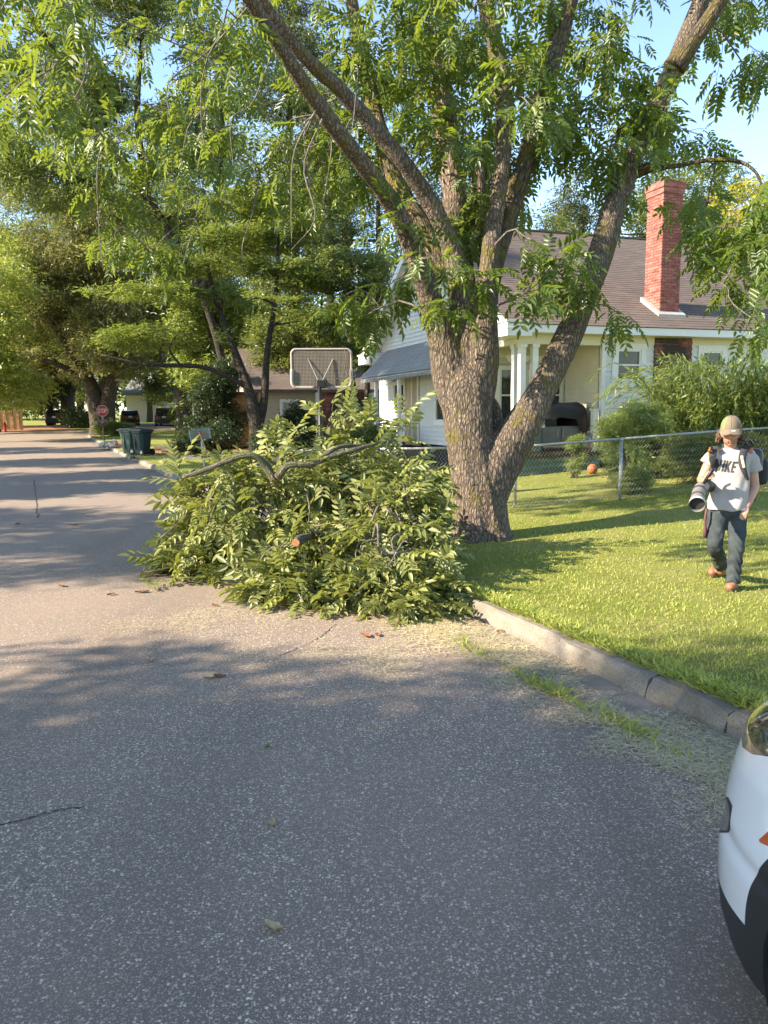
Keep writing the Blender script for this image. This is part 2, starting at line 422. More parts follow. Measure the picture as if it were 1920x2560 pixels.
# ---- driveway, dirt beds beyond it
sheet("driveway", np.linspace(24.0, 27.4, 8), np.concatenate([[0.0, -0.3, -0.8], np.linspace(-1.4, -16, 12)]),
      lambda X, Y: np.maximum(hz(Y) + 0.008, np.where(to_sw(X, Y)[1] > -0.9, hz(Y) + 0.008 - to_sw(X, Y)[1] * 0.15, lawn_z(X, Y) + 0.008)), M_DRIVE, kind="structure")
def blob_sheet(name, s, w, rs, rw, mat, dz=0.006, seed=0, **k):
    g = np.random.default_rng(seed); a = np.linspace(0, 2 * math.pi, 40, endpoint=False)
    r = 1 + 0.18 * np.sin(a * 3 + g.uniform(0, 6)) + 0.1 * np.sin(a * 7 + g.uniform(0, 6))
    V = []; F = []
    for i, t in enumerate((0.0001, .35, .7, 1.0)):
        for aa, rr in zip(a, r):
            x, y = sw(s + math.sin(aa) * rs * rr * t, w + math.cos(aa) * rw * rr * t); V.append((x, y, float(lawn_z(x, y)) + dz))
    for i in range(3):
        for j in range(40): F.append((i * 40 + j, (i + 1) * 40 + j, (i + 1) * 40 + (j + 1) % 40, i * 40 + (j + 1) % 40))
    return mesh(name, V, F, mat, kind="structure", **k)
blob_sheet("bare_soil", 31.5, -3.2, 3.2, 2.6, M_SOIL, seed=1)
blob_sheet("bare_soil", 38.0, -0.9, 5.0, 0.75, M_SOIL, dz=0.008, seed=2)
M_MULCH = m_concrete("leaf_mulch", (.06, .045, .03), (.13, .095, .06), (.04, .03, .02))
blob_sheet("mulch_bed", 21.0, -9.0, 4.5, 7.0, M_MULCH, dz=0.01, seed=5)
blob_sheet("mulch_bed", 31, -10.5, 3.4, 4.5, M_MULCH, dz=0.012, seed=6)
sheet("far_drive", np.linspace(68.0, 84, 9), np.linspace(0.5, 9.5, 6), lambda X, Y: hz(Y) + 0.07, M_SOIL, kind="structure")
sheet("parking_apron", np.linspace(68.0, 80, 9), np.linspace(-14, -3.5, 6), lambda X, Y: hz(Y) + 0.07, M_DRIVE, kind="structure")

# ---- cracks in the asphalt (narrow tar-dark strips just above the surface)
M_CRACK = simple("crack_tar", (.02, .02, .02), 0.9)
def crack(pts, wid, seed):
    g = np.random.default_rng(seed); P = smooth_path(np.array([onz(u, v)[:2] for u, v in pts]), 40); V = []
    T = np.gradient(P, axis=0); T /= np.linalg.norm(T, axis=1)[:, None]; N = np.stack([-T[:, 1], T[:, 0]], 1)
    P = P + N * g.normal(0, wid * 1.2, (40, 1))
    for p, nrm in zip(P, N):
        w = wid * g.uniform(.3, 1.2)
        for q in (-w, w): V.append((*(p + nrm * q), 0.004))
    F = [(2 * i, 2 * i + 1, 2 * i + 3, 2 * i + 2) for i in range(39)]
    mesh("crack", V, F, M_CRACK, road)
crack([(-40, 2072), (60, 2050), (130, 2030), (210, 2018)], 0.005, 1)
crack([(94, 1295), (92, 1260), (88, 1225), (85, 1200)], 0.012, 2)
crack([(700, 1640), (790, 1600), (840, 1560)], 0.004, 3)
# ================================================================== houses
HA = rad(19.0)
E1 = np.array([math.cos(HA), math.sin(HA), 0.0]); E2 = np.array([-math.sin(HA), math.cos(HA), 0.0]); EZ = np.array([0, 0, 1.0])
W0 = at(1500, 1125, 20.0)
FLOOR, SOFFIT, PW_A = 0.82, 3.72, 2.35
P0 = W0 - E1 * PW_A; P0[2] = 0.0
AX = np.stack([E1, E2, EZ])
class Frame:
    def __init__(s, o, ax): s.o = np.asarray(o, float); s.ax = ax
    def __call__(s, a, b, z): return s.o + s.ax[0] * a + s.ax[1] * b + EZ * z
    def inv(s, p): d = np.asarray(p) - s.o; return np.dot(d, s.ax[0]), np.dot(d, s.ax[1]), d[2]
    def box(s, mb, a0, a1, b0, b1, z0, z1): return mb.box(s((a0 + a1) / 2, (b0 + b1) / 2, (z0 + z1) / 2), s.ax, ((a1 - a0) / 2, (b1 - b0) / 2, (z1 - z0) / 2))
HF = Frame(P0, AX)
def a_of(u, v=1000): return HF.inv(onplane(u, v, P0, E2))[0]
def ab_side(u, v): p = HF.inv(onplane(u, v, P0, E2)); return p[0], p[2]
def ab_front(u, v): p = HF.inv(onplane(u, v, P0, E1)); return p[1], p[2]

M_SIDE = simple("white_siding", (.63, .625, .59), 0.55, var=.07, scale=3, bmp=.15, bscale=25)
M_CREAM_BOUNCE = simple("cream_bounce_tint", (.66, .62, .48), 0.6, var=.06, scale=3)  # ground-bounce yellow put into this cream for porch walls, frieze and soffit
M_TRIM = simple("white_trim", (.70, .69, .65), 0.5, var=.05, scale=4)
M_GREENP = simple("green_paint", (.075, .13, .105), 0.6, var=.2)
M_DARK = simple("dark_void", (.02, .02, .02), 0.9)
M_TANP = simple("tan_paint", (.42, .33, .20), 0.6, var=.1)
def m_glass():
    m, n, l, b = nt("window_glass"); p = geo_pos(n)
    l.new(ramp(n, l, noise_tex(n, l, p, 2.5, 3), [(0.35, (.012, .015, .016)), (0.7, (.06, .065, .06))]), b.inputs["Base Color"])
    b.inputs["Roughness"].default_value = 0.03; b.inputs["Specular IOR Level"].default_value = 0.4
    bump(n, l, noise_tex(n, l, p, 1.2, 2), 0.06, 0.1, b); return m
M_GLASS = m_glass()
def m_brick(name, stain=0.0):
    m, n, l, b = nt(name); oi = n.new("ShaderNodeObjectInfo"); p = geo_pos(n)
    ci = vor(n, l, mapping(n, l, p, (4.4, 4.4, 13.5)), 1.0, 'F1', "Color"); sp = n.new("ShaderNodeSeparateColor"); l.new(ci, sp.inputs[0])
    f = math_n(n, l, 'FRACT', math_n(n, l, 'ADD', oi.outputs["Random"], sp.outputs[0]))
    c = ramp(n, l, f, [(0, (.19, .05, .04)), (.5, (.28, .085, .065)), (1, (.36, .14, .105))])
    c = mix(n, l, ramp(n, l, noise_tex(n, l, p, 30, 5, .7), [(.5, (0, 0, 0)), (.8, (.6, .6, .6))]), c, (.5, .33, .27))
    if stain:
        big = ramp(n, l, noise_tex(n, l, p, 1.5, 5, .65, .6), [(.40, (0, 0, 0)), (.56, (1, 1, 1))])
        c = mix(n, l, math_n(n, l, 'MULTIPLY', big, stain), c, (.028, .03, .03))
    l.new(c, b.inputs["Base Color"]); b.inputs["Roughness"].default_value = .9
    bump(n, l, noise_tex(n, l, p, 60, 4), .5, .006, b); return m
M_BRICK, M_BRICK_ST = m_brick("red_brick"), m_brick("sooty_brick", .9)
M_MORTAR = simple("mortar", (.40, .30, .25), .95, var=.2, scale=20)
def m_shingle(name, c1, c2, c3):
    m, n, l, b = nt(name); p = geo_pos(n)
    q = mapping(n, l, p, (1, 1, 1), (0, 0, -HA))
    br = n.new("ShaderNodeTexBrick"); br.inputs["Scale"].default_value = 1.0
    br.inputs["Brick Width"].default_value = 0.3; br.inputs["Row Height"].default_value = .123; br.inputs["Mortar Size"].default_value = .004
    br.inputs["Color1"].default_value = (*c1, 1); br.inputs["Color2"].default_value = (*c2, 1); br.inputs["Mortar"].default_value = (.03, .026, .024, 1)
    l.new(q, br.inputs["Vector"])
    c = mix(n, l, ramp(n, l, noise_tex(n, l, p, .8, 5, .6), [(.4, (0, 0, 0)), (.7, (.8, .8, .8))]), br.outputs["Color"], c3)
    c = mix(n, l, ramp(n, l, noise_tex(n, l, p, 160, 3, .7), [(.45, (0, 0, 0)), (.7, (.5, .5, .5))]), c, tuple(x * 1.7 for x in c1))
    l.new(c, b.inputs["Base Color"]); b.inputs["Roughness"].default_value = .93
    bump(n, l, noise_tex(n, l, p, 200, 3), .6, .006, b); return m
M_SHING = m_shingle("brown_shingles", (.10, .072, .056), (.15, .11, .088), (.085, .066, .056))
M_SHING_G = m_shingle("grey_shingles", (.20, .20, .19), (.27, .26, .25), (.17, .175, .17))

house = thing("house", HF(4, 4, 0), "white clapboard house with brown shingle roof, red brick chimney and corner porch", "house")
# --- solid walls behind the boards
mb = MB()
HF.box(mb, PW_A + .06, 14, .06, .2, FLOOR, SOFFIT); HF.box(mb, .06, .2, 1.81, 10.8, FLOOR, SOFFIT)
HF.box(mb, PW_A + .061, PW_A + .19, .2, 1.81, FLOOR, SOFFIT); HF.box(mb, .2, PW_A + .06, 1.811, 1.95, FLOOR, SOFFIT)
HF.box(mb, .2, 14, 10.6, 10.8, FLOOR, SOFFIT); HF.box(mb, 13.8, 14, .2, 10.6, FLOOR, SOFFIT)
mb.build("wall", M_SIDE, house)
mb = MB(); HF.box(mb, PW_A + .05, 13.9, .06, .22, .0, FLOOR - .03); HF.box(mb, .06, .22, 1.8, 10.7, .0, FLOOR - .03); mb.build("crawlspace_shade", M_DARK, house)  # near-black panels painted as the shade of the crawlspace
# --- boards
boards = []; boards_bounce = []
def siding(store, fr, org, along, out, L, z0, z1, holes=(), pitch=.135):
    """rows of lapped boards on a wall starting at org, running 'along', facing 'out'; holes = [(x0,x1,z0,z1)]"""
    tilt = math.radians(10)
    up = EZ * math.cos(tilt) - out * math.sin(tilt); nn = out * math.cos(tilt) + EZ * math.sin(tilt)
    ax = np.stack([along, nn, up]); z = z0
    while z < z1 - .03:
        h = min(pitch, z1 - z); seg = [(0.0, L)]
        for x0, x1, a, b in holes:
            if z + h * .5 > a and z + h * .5 < b:
                new = []
                for s0, s1 in seg:
                    if x1 <= s0 or x0 >= s1: new.append((s0, s1)); continue
                    if x0 > s0: new.append((s0, x0))
                    if x1 < s1: new.append((x1, s1))
                seg = new
        for s0, s1 in seg:
            if s1 - s0 > .04:
                store.append((org + along * (s0 + s1) / 2 + EZ * (z + h / 2) + out * .012, ax, ((s1 - s0) / 2, .005, h / 2 + .009)))
        z += pitch
wl0, wz1 = ab_side(1531, 858); wl1, wz0 = ab_side(1611, 966)
w2l, w2z1 = ab_side(1745, 868); w2r = w2l + .95
cb0, _ = ab_side(1634, 900); cb1, _ = ab_side(1727, 900)
siding(boards, HF, HF(PW_A + .1, .02, 0), E1, -E2, 14 - PW_A, FLOOR, SOFFIT, [(wl0 - PW_A - .1, wl1 - PW_A - .1, wz0, wz1), (w2l - PW_A - .1, w2r - PW_A - .1, wz0, wz1), (cb0 - PW_A - .1, cb1 - PW_A - .1, 0, 9)])
f1, fz1 = ab_front(983, 942); f2, _ = ab_front(1013, 942); fz1 = 2.93; fz0 = 1.75
g1, _ = ab_front(1086, 960); g2 = g1 - 1.0
d1, _ = ab_front(1013, 960); d2, _ = ab_front(1049, 960)
gl, gr = min(g1, g2), max(g1, g2)
front_holes = [(min(f1, f2) - 1.75, max(f1, f2) - 1.75, fz0, fz1), (gl - 1.75, gr - 1.75, 1.45, 3.05), (min(d1, d2) - 1.75, max(d1, d2) - 1.75, .8, 3.2)]
siding(boards, HF, HF(.02, 1.75, 0), E2, -E1, 10.8 - 1.75, FLOOR, SOFFIT, front_holes)
siding(boards_bounce, HF, HF(PW_A + .02, .16, 0), E2, -E1, 1.59, FLOOR, SOFFIT)  # white porch boards coloured as if by light bounced off the lawn
siding(boards_bounce, HF, HF(0.2, 1.77, 0), E1, -E2, PW_A - .18, FLOOR, SOFFIT, [(.1, .62, 1.5, 3.05), (PW_A - .95, PW_A - .25, 1.5, 3.05)])
# gable boards
RZ0, RB0, RRIDGE, RB = 3.89, -.5, 7.5, 5.4
slope = (RRIDGE - RZ0) / (RB - RB0)
zz = SOFFIT + .2
tl = math.radians(10)
axg = np.stack([E2, -E1 * math.cos(tl) + EZ * math.sin(tl), EZ * math.cos(tl) + E1 * math.sin(tl)])
while zz < RRIDGE - .45:
    bb = RB0 + (zz + .2 - RZ0) / slope; bb = max(bb, 0)
    if 10.8 - 2 * bb > .2: boards.append((HF(.008, 5.4, zz + .067), axg, (5.4 - bb, .005, .076)))
    zz += .135
mb = MB(); mb.add([HF(.03, 0, SOFFIT), HF(.03, 10.8, SOFFIT), HF(.03, 5.4, RRIDGE - .25), HF(.2, 0, SOFFIT), HF(.2, 10.8, SOFFIT), HF(.2, 5.4, RRIDGE - .25)],
       [(0, 1, 2), (3, 5, 4), (0, 3, 4, 1), (1, 4, 5, 2), (2, 5, 3, 0)]); mb.build("gable_wall", M_SIDE, house)
pieces("siding_board", boards, M_SIDE, house, 260); pieces("siding_board", boards_bounce, M_CREAM_BOUNCE, house, 60)
# corner boards
mb = MB(); HF.box(mb, PW_A - .012, PW_A + .10, -.012, .10, FLOOR - .02, SOFFIT); mb.build("corner_board", M_TRIM, house)
mb = MB(); HF.box(mb, -.012, .09, 10.70, 10.82, FLOOR - .02, SOFFIT); mb.build("corner_board", M_TRIM, house)
mb = MB(); HF.box(mb, -.02, 14, -.02, .04, SOFFIT - .2, SOFFIT); mb.build("frieze_board", M_CREAM_BOUNCE, house)
mb = MB(); HF.box(mb, PW_A + .1, 14, -.035, .05, FLOOR - .12, FLOOR + .01); mb.build("sill_board", M_TRIM, house)

def window(fr, c, along, out, w, h, parent, trim=M_TRIM, tw=.1, sash=True, depth=.0):
    """frame as the part; panes, meeting rail and sill as sub-parts. c: centre on the wall face"""
    ax = np.stack([along, -out, EZ]); mb = MB()
    for sx in (-1, 1): mb.box(c + along * sx * (w / 2 + tw / 2), ax, (tw / 2, .035, h / 2 + tw))
    for sz in (-1, 1): mb.box(c + EZ * sz * (h / 2 + tw / 2), ax, (w / 2, .033, tw / 2))
    for sx in (-1, 1): mb.box(c + along * sx * (w / 2 - .022) - out * .012, ax, (.022, .03, h / 2))
    for sz in (-1, 1): mb.box(c + EZ * sz * (h / 2 - .025) - out * .012, ax, (w / 2 - .044, .03, .025))
    f = mb.build("window", trim, parent)
    ch = (h - .1) / 2 if sash else h - .06
    for k in ((-1, 1) if sash else (0,)):
        MB().box(c + EZ * k * (ch / 2 + .022) - out * .025, ax, (w / 2 - .046, .004, ch / 2 - .002)).build("pane", M_GLASS, f)
    if sash: MB().box(c - out * .006, ax, (w / 2 - .045, .022, .022)).build("meeting_rail", trim, f)
    MB().box(c - EZ * (h / 2 + tw + .012) + out * .03, ax, (w / 2 + tw + .02, .03, .018)).build("window_sill", trim, f)
    return f
wc = HF((wl0 + wl1) / 2, 0.0, (wz0 + wz1) / 2)
window(HF, wc, E1, -E2, wl1 - wl0 - .3, wz1 - wz0 - .3, house, tw=.15)
window(HF, HF((w2l + w2r) / 2, 0, (wz0 + wz1) / 2), E1, -E2, w2r - w2l - .3, wz1 - wz0 - .3, house, tw=.15)
window(HF, HF(-.0, (f1 + f2) / 2, (fz0 + fz1) / 2), E2, -E1, abs(f2 - f1) - .25, fz1 - fz0 - .2, house)
window(HF, HF(-.0, (gl + gr) / 2, 2.25), E2, -E1, gr - gl - .2, 1.4, house)
window(HF, HF(.46 + .1, 1.75, 2.27), E1, -E2, .44, 1.45, house, trim=M_CREAM_BOUNCE, tw=.06)
window(HF, HF(PW_A - .4, 1.75, 2.27), E1, -E2, .58, 1.45, house, trim=M_CREAM_BOUNCE, tw=.06)
# entry under the awning: recess with tan door and posts
dm, dw = (d1 + d2) / 2, abs(d2 - d1)
mb = MB(); HF.box(mb, -.02, .05, dm - dw / 2, dm + dw / 2, FLOOR - .1, 3.2); dr = mb.build("door", M_TANP, house)
mb = MB(); HF.box(mb, -.06, -.021, dm - .12, dm - .04, FLOOR, 3.1); HF.box(mb, -.06, -.021, dm + dw / 2 - .1, dm + dw / 2, FLOOR, 3.1); HF.box(mb, -.06, -.021, dm - dw / 2, dm - dw / 2 + .1, FLOOR, 3.1); mb.build("door_casing", M_TRIM, dr)
MB().box(HF(-.07, dm + .2, 1.8), AX, (.03, .02, .05)).build("handle", M_DARK, dr)

# --- roof: stepped courses on both slopes
def courses(fr, a0, a1, b_e, z_e, b_r, z_r, pitch=.145, th=.012):
    mb = MB(); L = math.hypot(b_r - b_e, z_r - z_e); d = (fr.ax[1] * (b_r - b_e) + EZ * (z_r - z_e)) / L
    nn = np.cross(fr.ax[0], d); nn *= np.sign(nn[2]); n = int(L / pitch); g = np.random.default_rng(1)
    tl = 0.05; dd = d * math.cos(tl) - nn * math.sin(tl); n2 = nn * math.cos(tl) + d * math.sin(tl)
    for i in range(n):
        c = fr((a0 + a1) / 2, b_e, z_e) + d * (i + .5) * (L / n) + nn * .02
        mb.box(c, np.stack([fr.ax[0], dd, n2]), ((a1 - a0) / 2, L / n / 2 + .012, th / 2 + g.uniform(0, .002)))
    return mb
A0, A1 = -.62, 14.5
mb = MB()
t = .12
for sgn, be, br in ((1, RB0, RB), (-1, 10.8 - RB0, RB)):
    mb.add([HF(A0 + .02, be, RZ0), HF(A1, be, RZ0), HF(A1, br, RRIDGE), HF(A0 + .02, br, RRIDGE), HF(A0 + .02, be, RZ0 - t), HF(A1, be, RZ0 - t), HF(A1, br, RRIDGE - t), HF(A0 + .02, br, RRIDGE - t)],
           [(0, 1, 2, 3), (7, 6, 5, 4), (0, 4, 5, 1), (1, 5, 6, 2), (3, 2, 6, 7), (0, 3, 7, 4)])
roof = mb.build("roof", M_TRIM, house)
courses(HF, A0, A1, RB0 - .03, RZ0, RB, RRIDGE).build("shingles", M_SHING, roof, kind="stuff")
courses(HF, A0, A1, 10.8 - RB0 + .03, RZ0, RB, RRIDGE).build("shingles", M_SHING, roof, kind="stuff")
mb = MB(); HF.box(mb, A0, A1, RB - .1, RB + .1, RRIDGE + .0, RRIDGE + .05); mb.build("ridge_cap", M_SHING, roof)
for be, s in ((RB0, -1), (10.8 - RB0, 1)):
    mb = MB(); b0, b1 = sorted((be - .0, be + s * .025)); HF.box(mb, A0 - .02, A1, b0, b1, RZ0 - .18, RZ0 + .0); mb.build("fascia", M_TRIM, roof)
    mb = MB(); b0, b1 = sorted((be - s * .002, 0 if s < 0 else 10.8)); HF.box(mb, -.02, A1 - .1, b0, b1, SOFFIT, SOFFIT + .02); mb.build("soffit", M_CREAM_BOUNCE, roof)
# bargeboards on the street gable and boxed cornice returns
for be in (RB0, 10.8 - RB0):
    mb = MB(); mb.prism([HF(A0 - .03, be, RZ0 - .24), HF(A0 - .03, be, RZ0 + .01), HF(A0 - .03, RB, RRIDGE + .01), HF(A0 - .03, RB, RRIDGE - .24)], E1 * .045); mb.build("bargeboard", M_TRIM, roof)
    s = 1 if be > 5 else -1
    b0, b1 = sorted((be + s * .04, be - s * 1.25))
    mb = MB(); HF.box(mb, A0 - .05, .0, b0, b1, SOFFIT - .1, SOFFIT + .22); HF.box(mb, A0 - .09, .0, b0 - .04, b1 + .04, SOFFIT + .22, SOFFIT + .27); HF.box(mb, A0 - .065, .0, b0 - .016, b1 + .016, SOFFIT + .06, SOFFIT + .09); mb.build("cornice_return", M_TRIM, roof)
# chimney through the near slope
ch0, _ = ab_side(1668, 790); chW = .60; chA0 = ch0 - .10; chB0, chD = .18, .64; chZ = 7.72
mb = MB(); HF.box(mb, chA0 + .012, chA0 + chW - .012, chB0 + .012, chB0 + chD - .012, 3.95, chZ - .02); chim = mb.build("chimney", M_MORTAR, roof)
bricks = []
def brick_wall(store, org, along, out, L, z0, z1, pz=.074, pl=.215):
    ax = np.stack([along, -out, EZ]); r = 0; z = z0
    while z + pz <= z1 + .001:
        x = -(.5 * pl if r % 2 else 0)
        while x < L - .01:
            x0, x1 = max(x, 0), min(x + pl - .010, L)
            if x1 - x0 > .03: store.append((org + along * (x0 + x1) / 2 + EZ * (z + pz / 2) - out * (.008 + rng.uniform(-.003, .003)), ax, ((x1 - x0) / 2, .018, (pz - .010) / 2)))
            x += pl
        z += pz; r += 1
brick_wall(bricks, HF(chA0, chB0, 0), E1, -E2, chW, 3.98, chZ)
brick_wall(bricks, HF(chA0, chB0, 0), E2, -E1, chD, 3.98, chZ)
bricks = sorted(bricks, key=lambda b: -b[0][2])
rest = []
brick_wall(rest, HF(chA0 + chW, chB0, 0), E2, E1, chD, 3.98, chZ); brick_wall(rest, HF(chA0, chB0 + chD, 0), E1, E2, chW, 3.98, chZ)
pieces("brick", bricks + rest, M_BRICK, chim, 200, "brickwork")
mb = MB(); HF.box(mb, chA0 - .035, chA0 + chW + .035, chB0 - .035, chB0 + chD + .035, chZ - .30, chZ - .16); HF.box(mb, chA0 - .06, chA0 + chW + .06, chB0 - .06, chB0 + chD + .06, chZ - .158, chZ); mb.build("chimney_cap", M_BRICK, roof)
mb = MB(); HF.box(mb, chA0 + .14, chA0 + chW - .14, chB0 + .14, chB0 + chD - .14, chZ, chZ + .1); mb.build("flue", M_BRICK_ST, roof)
mb = MB(); zf = RZ0 + slope * (chB0 - RB0)
mb.prism([HF(chA0 - .14, chB0 - .14, zf - .06), HF(chA0 - .14, chB0 - .14, zf + .02), HF(chA0 - .14, chB0 + chD, zf + .02 + slope * (chD + .14) + .06), HF(chA0 - .14, chB0 + chD, zf - .06 + slope * (chD + .14))], E1 * (chW + .28))
mb.build("flashing", simple("grey_flashing", (.36, .34, .31), .6), roof)
# sooty brick chimney breast on the side wall
mb = MB(); HF.box(mb, cb0, cb1, -.02, .06, .1, SOFFIT - .005); breast = mb.build("chimney_breast", M_DARK, house)
bb = []; brick_wall(bb, HF(cb0, -.035, 0), E1, -E2, cb1 - cb0, .15, SOFFIT - .01); bb.sort(key=lambda q: -q[0][2])
pieces("brick", bb, M_BRICK_ST, breast, 100, "brickwork")
# --- awning over the street front
b_l, _ = ab_front(962, 953); b_l = 9.9; b_r_ = 2.4
zt, zb, pr = 4.02, 3.02, 1.05
mb = MB(); mb.add([HF(-.01, b_r_, zt), HF(-.01, b_l, zt), HF(-pr, b_l, zb), HF(-pr, b_r_, zb), HF(-.01, b_r_, zt - .05), HF(-.01, b_l, zt - .05), HF(-pr, b_l, zb - .05), HF(-pr, b_r_, zb - .05)],
      [(0, 1, 2, 3), (7, 6, 5, 4), (1, 5, 6, 2), (3, 2, 6, 7), (0, 3, 7, 4)])
awn = mb.build("awning", M_TRIM, house)
FA = Frame(P0, np.stack([E2, E1, EZ])); courses(FA, b_r_ - .03, b_l + .03, -pr - .02, zb + .015, -.02, zt + .02, .13).build("shingles", M_SHING_G, awn, kind="stuff")
def scallop(p, along, L, n, drop, mat, parent, out):
    V = []; F = []
    m = n * 6
    for i in range(m + 1):
        t = i / m; d = drop * (.55 + .45 * abs(math.sin(t * n * math.pi)))
        for q in (0, 1): V += [p + along * L * t + out * .012 * q, p + along * L * t - EZ * d + out * .012 * q]
    for i in range(m):
        a = i * 4; F += [(a, a + 4, a + 5, a + 1), (a + 2, a + 3, a + 7, a + 6), (a + 1, a + 5, a + 7, a + 3), (a, a + 2, a + 6, a + 4)]
    mesh("valance", V, F, mat, parent)
scallop(HF(-pr - .01, b_r_, zb - .02), E2, b_l - b_r_, 26, .13, M_SHING_G, awn, -E1)
scallop(HF(.25, 1.2, 3.28), E1, 1.2, 9, .16, M_CREAM_BOUNCE, awn, -E2)
for b in (dm + 1.0, dm - 1.3):
    mb = MB(); HF.box(mb, -pr + .05, -pr + .15, b - .06, b + .06, FLOOR, zb); mb.build("awning_post", M_TRIM, awn)
# --- porch at the near corner
porch = []
mb = MB(); HF.box(mb, -.12, PW_A + .0, -.14, 1.76, FLOOR - .14, FLOOR); mb.build("porch_floor", M_MULCH, house)
mb = MB(); HF.box(mb, -.06, PW_A - .05, -.07, -.03, -.02, FLOOR - .14); HF.box(mb, -.06, -.02, -.03, 1.7, -.02, FLOOR - .14); mb.build("porch_skirt", M_GREENP, house)
mb = MB(); HF.box(mb, -.1, .55, -.1, .5, FLOOR, FLOOR + .60); pier = mb.build("porch_pier", M_GREENP, house)
mb = MB(); HF.box(mb, -.15, .62, -.15, .56, FLOOR + .60, FLOOR + .68); mb.build("pier_cap", simple("pale_green_paint", (.52, .60, .52), .6), pier)
for a, b in ((.05, .05), (.40, .05), (.05, .38)):
    mb = MB(); z0, z1 = FLOOR + .68, SOFFIT - .24
    HF.box(mb, a - .075, a + .075, b - .075, b + .075, z0, z1); HF.box(mb, a - .095, a + .095, b - .095, b + .095, z0, z0 + .09); HF.box(mb, a - .10, a + .10, b - .10, b + .10, z1 - .08, z1)
    mb.build("column", M_TRIM, pier)
mb = MB(); HF.box(mb, -.08, PW_A - .013, -.06, .17, SOFFIT - .24, SOFFIT - .002); HF.box(mb, -.08, .15, .17, 1.74, SOFFIT - .24, SOFFIT - .002); mb.build("porch_beam", M_CREAM_BOUNCE, house)
mb = MB(); HF.box(mb, .15, PW_A, .17, 1.75, SOFFIT - .03, SOFFIT - .004); mb.build("porch_ceiling", M_CREAM_BOUNCE, house)
mb = MB(); HF.box(mb, PW_A - .26, PW_A - .13, -.06, .07, FLOOR, FLOOR + 1.02); HF.box(mb, PW_A - .28, PW_A - .11, -.08, .09, FLOOR + 1.02, FLOOR + 1.06); mb.build("rail_post", M_TRIM, house)
# green piers and steps at the street door
for db in (-1.1, .9):
    mb = MB(); HF.box(mb, -1.5, -1.05, dm + db - .2, dm + db + .2, 0, FLOOR + .45); HF.box(mb, -1.55, -1.0, dm + db - .26, dm + db + .26, FLOOR + .45, FLOOR + .55); mb.build("step_pier", M_GREENP, house)
mb = MB(); HF.box(mb, -1.6, -.03, dm - .85, dm + .65, 0, FLOOR - .2); HF.box(mb, -1.95, -1.6, dm - .85, dm + .65, 0, FLOOR - .4); HF.box(mb, -2.3, -1.95, dm - .85, dm + .65, 0, FLOOR - .6); mb.build("steps", M_DRIVE, house)

# ------------------------------------------------------------------ neighbouring houses
def far_house(name, label, org, ang, la, lb, z0, wall_h, roof_h, m_wall, m_roof, wins, ridge='a', oh=.5, extra=None):
    ax = np.stack([np.array([math.cos(ang), math.sin(ang), 0]), np.array([-math.sin(ang), math.cos(ang), 0]), EZ])
    fr = Frame(np.array([org[0], org[1], z0]), ax); h = thing(name, fr(la / 2, lb / 2, 0), label, "house")
    mb = MB(); fr.box(mb, 0, la, 0, lb, 0, wall_h); mb.build("wall", m_wall, h)
    mb = MB()
    for i in range(int((wall_h - .3) / .2)):                         # lapped courses on the two faces that show
        z = .3 + i * .2
        mb.box(fr(la / 2, -.015, z + .1), np.stack([ax[0], ax[1] + EZ * .08, EZ]), (la / 2, .008, .105))
        mb.box(fr(-.015, lb / 2, z + .1), np.stack([ax[1], ax[0] + EZ * .08, EZ]), (lb / 2, .008, .105))
    mb.build("siding", m_wall, h, kind="stuff")
    F2 = fr if ridge == 'a' else Frame(fr.o, np.stack([ax[1], ax[0], EZ])); L, D = (la, lb) if ridge == 'a' else (lb, la)
    mb = MB()
    for be, br in ((-oh, D / 2), (D + oh, D / 2)):
        zr = wall_h + roof_h; ze = wall_h - .05
        mb.add([F2(-oh, be, ze), F2(L + oh, be, ze), F2(L + oh, br, zr), F2(-oh, br, zr), F2(-oh, be, ze - .15), F2(L + oh, be, ze - .15), F2(L + oh, br, zr - .15), F2(-oh, br, zr - .15)],
               [(0, 1, 2, 3), (7, 6, 5, 4), (0, 4, 5, 1), (1, 5, 6, 2), (3, 2, 6, 7), (0, 3, 7, 4)])
    r = mb.build("roof", m_roof, h)
    for q in (0.02, L - .02): MB().add([F2(q, 0, wall_h), F2(q, D, wall_h), F2(q, D / 2, wall_h + roof_h - .1)], [(0, 1, 2)]).build("gable", m_wall, h)
    for side, c, z, w, hh in wins:
        if side == 'b': window(fr, fr(c, -.03, z), ax[0], -ax[1], w, hh, h)
        else: window(fr, fr(-.03, c, z), ax[1], -ax[0], w, hh, h)
    if extra: extra(fr, h)
    return h
M_TANS = simple("tan_siding", (.40, .34, .25), .7, var=.1)
M_WHITE2 = simple("white_boards", (.72, .71, .68), .6, var=.08)
M_WOOD = simple("honey_wood", (.50, .27, .09), .6, var=.2, scale=4)
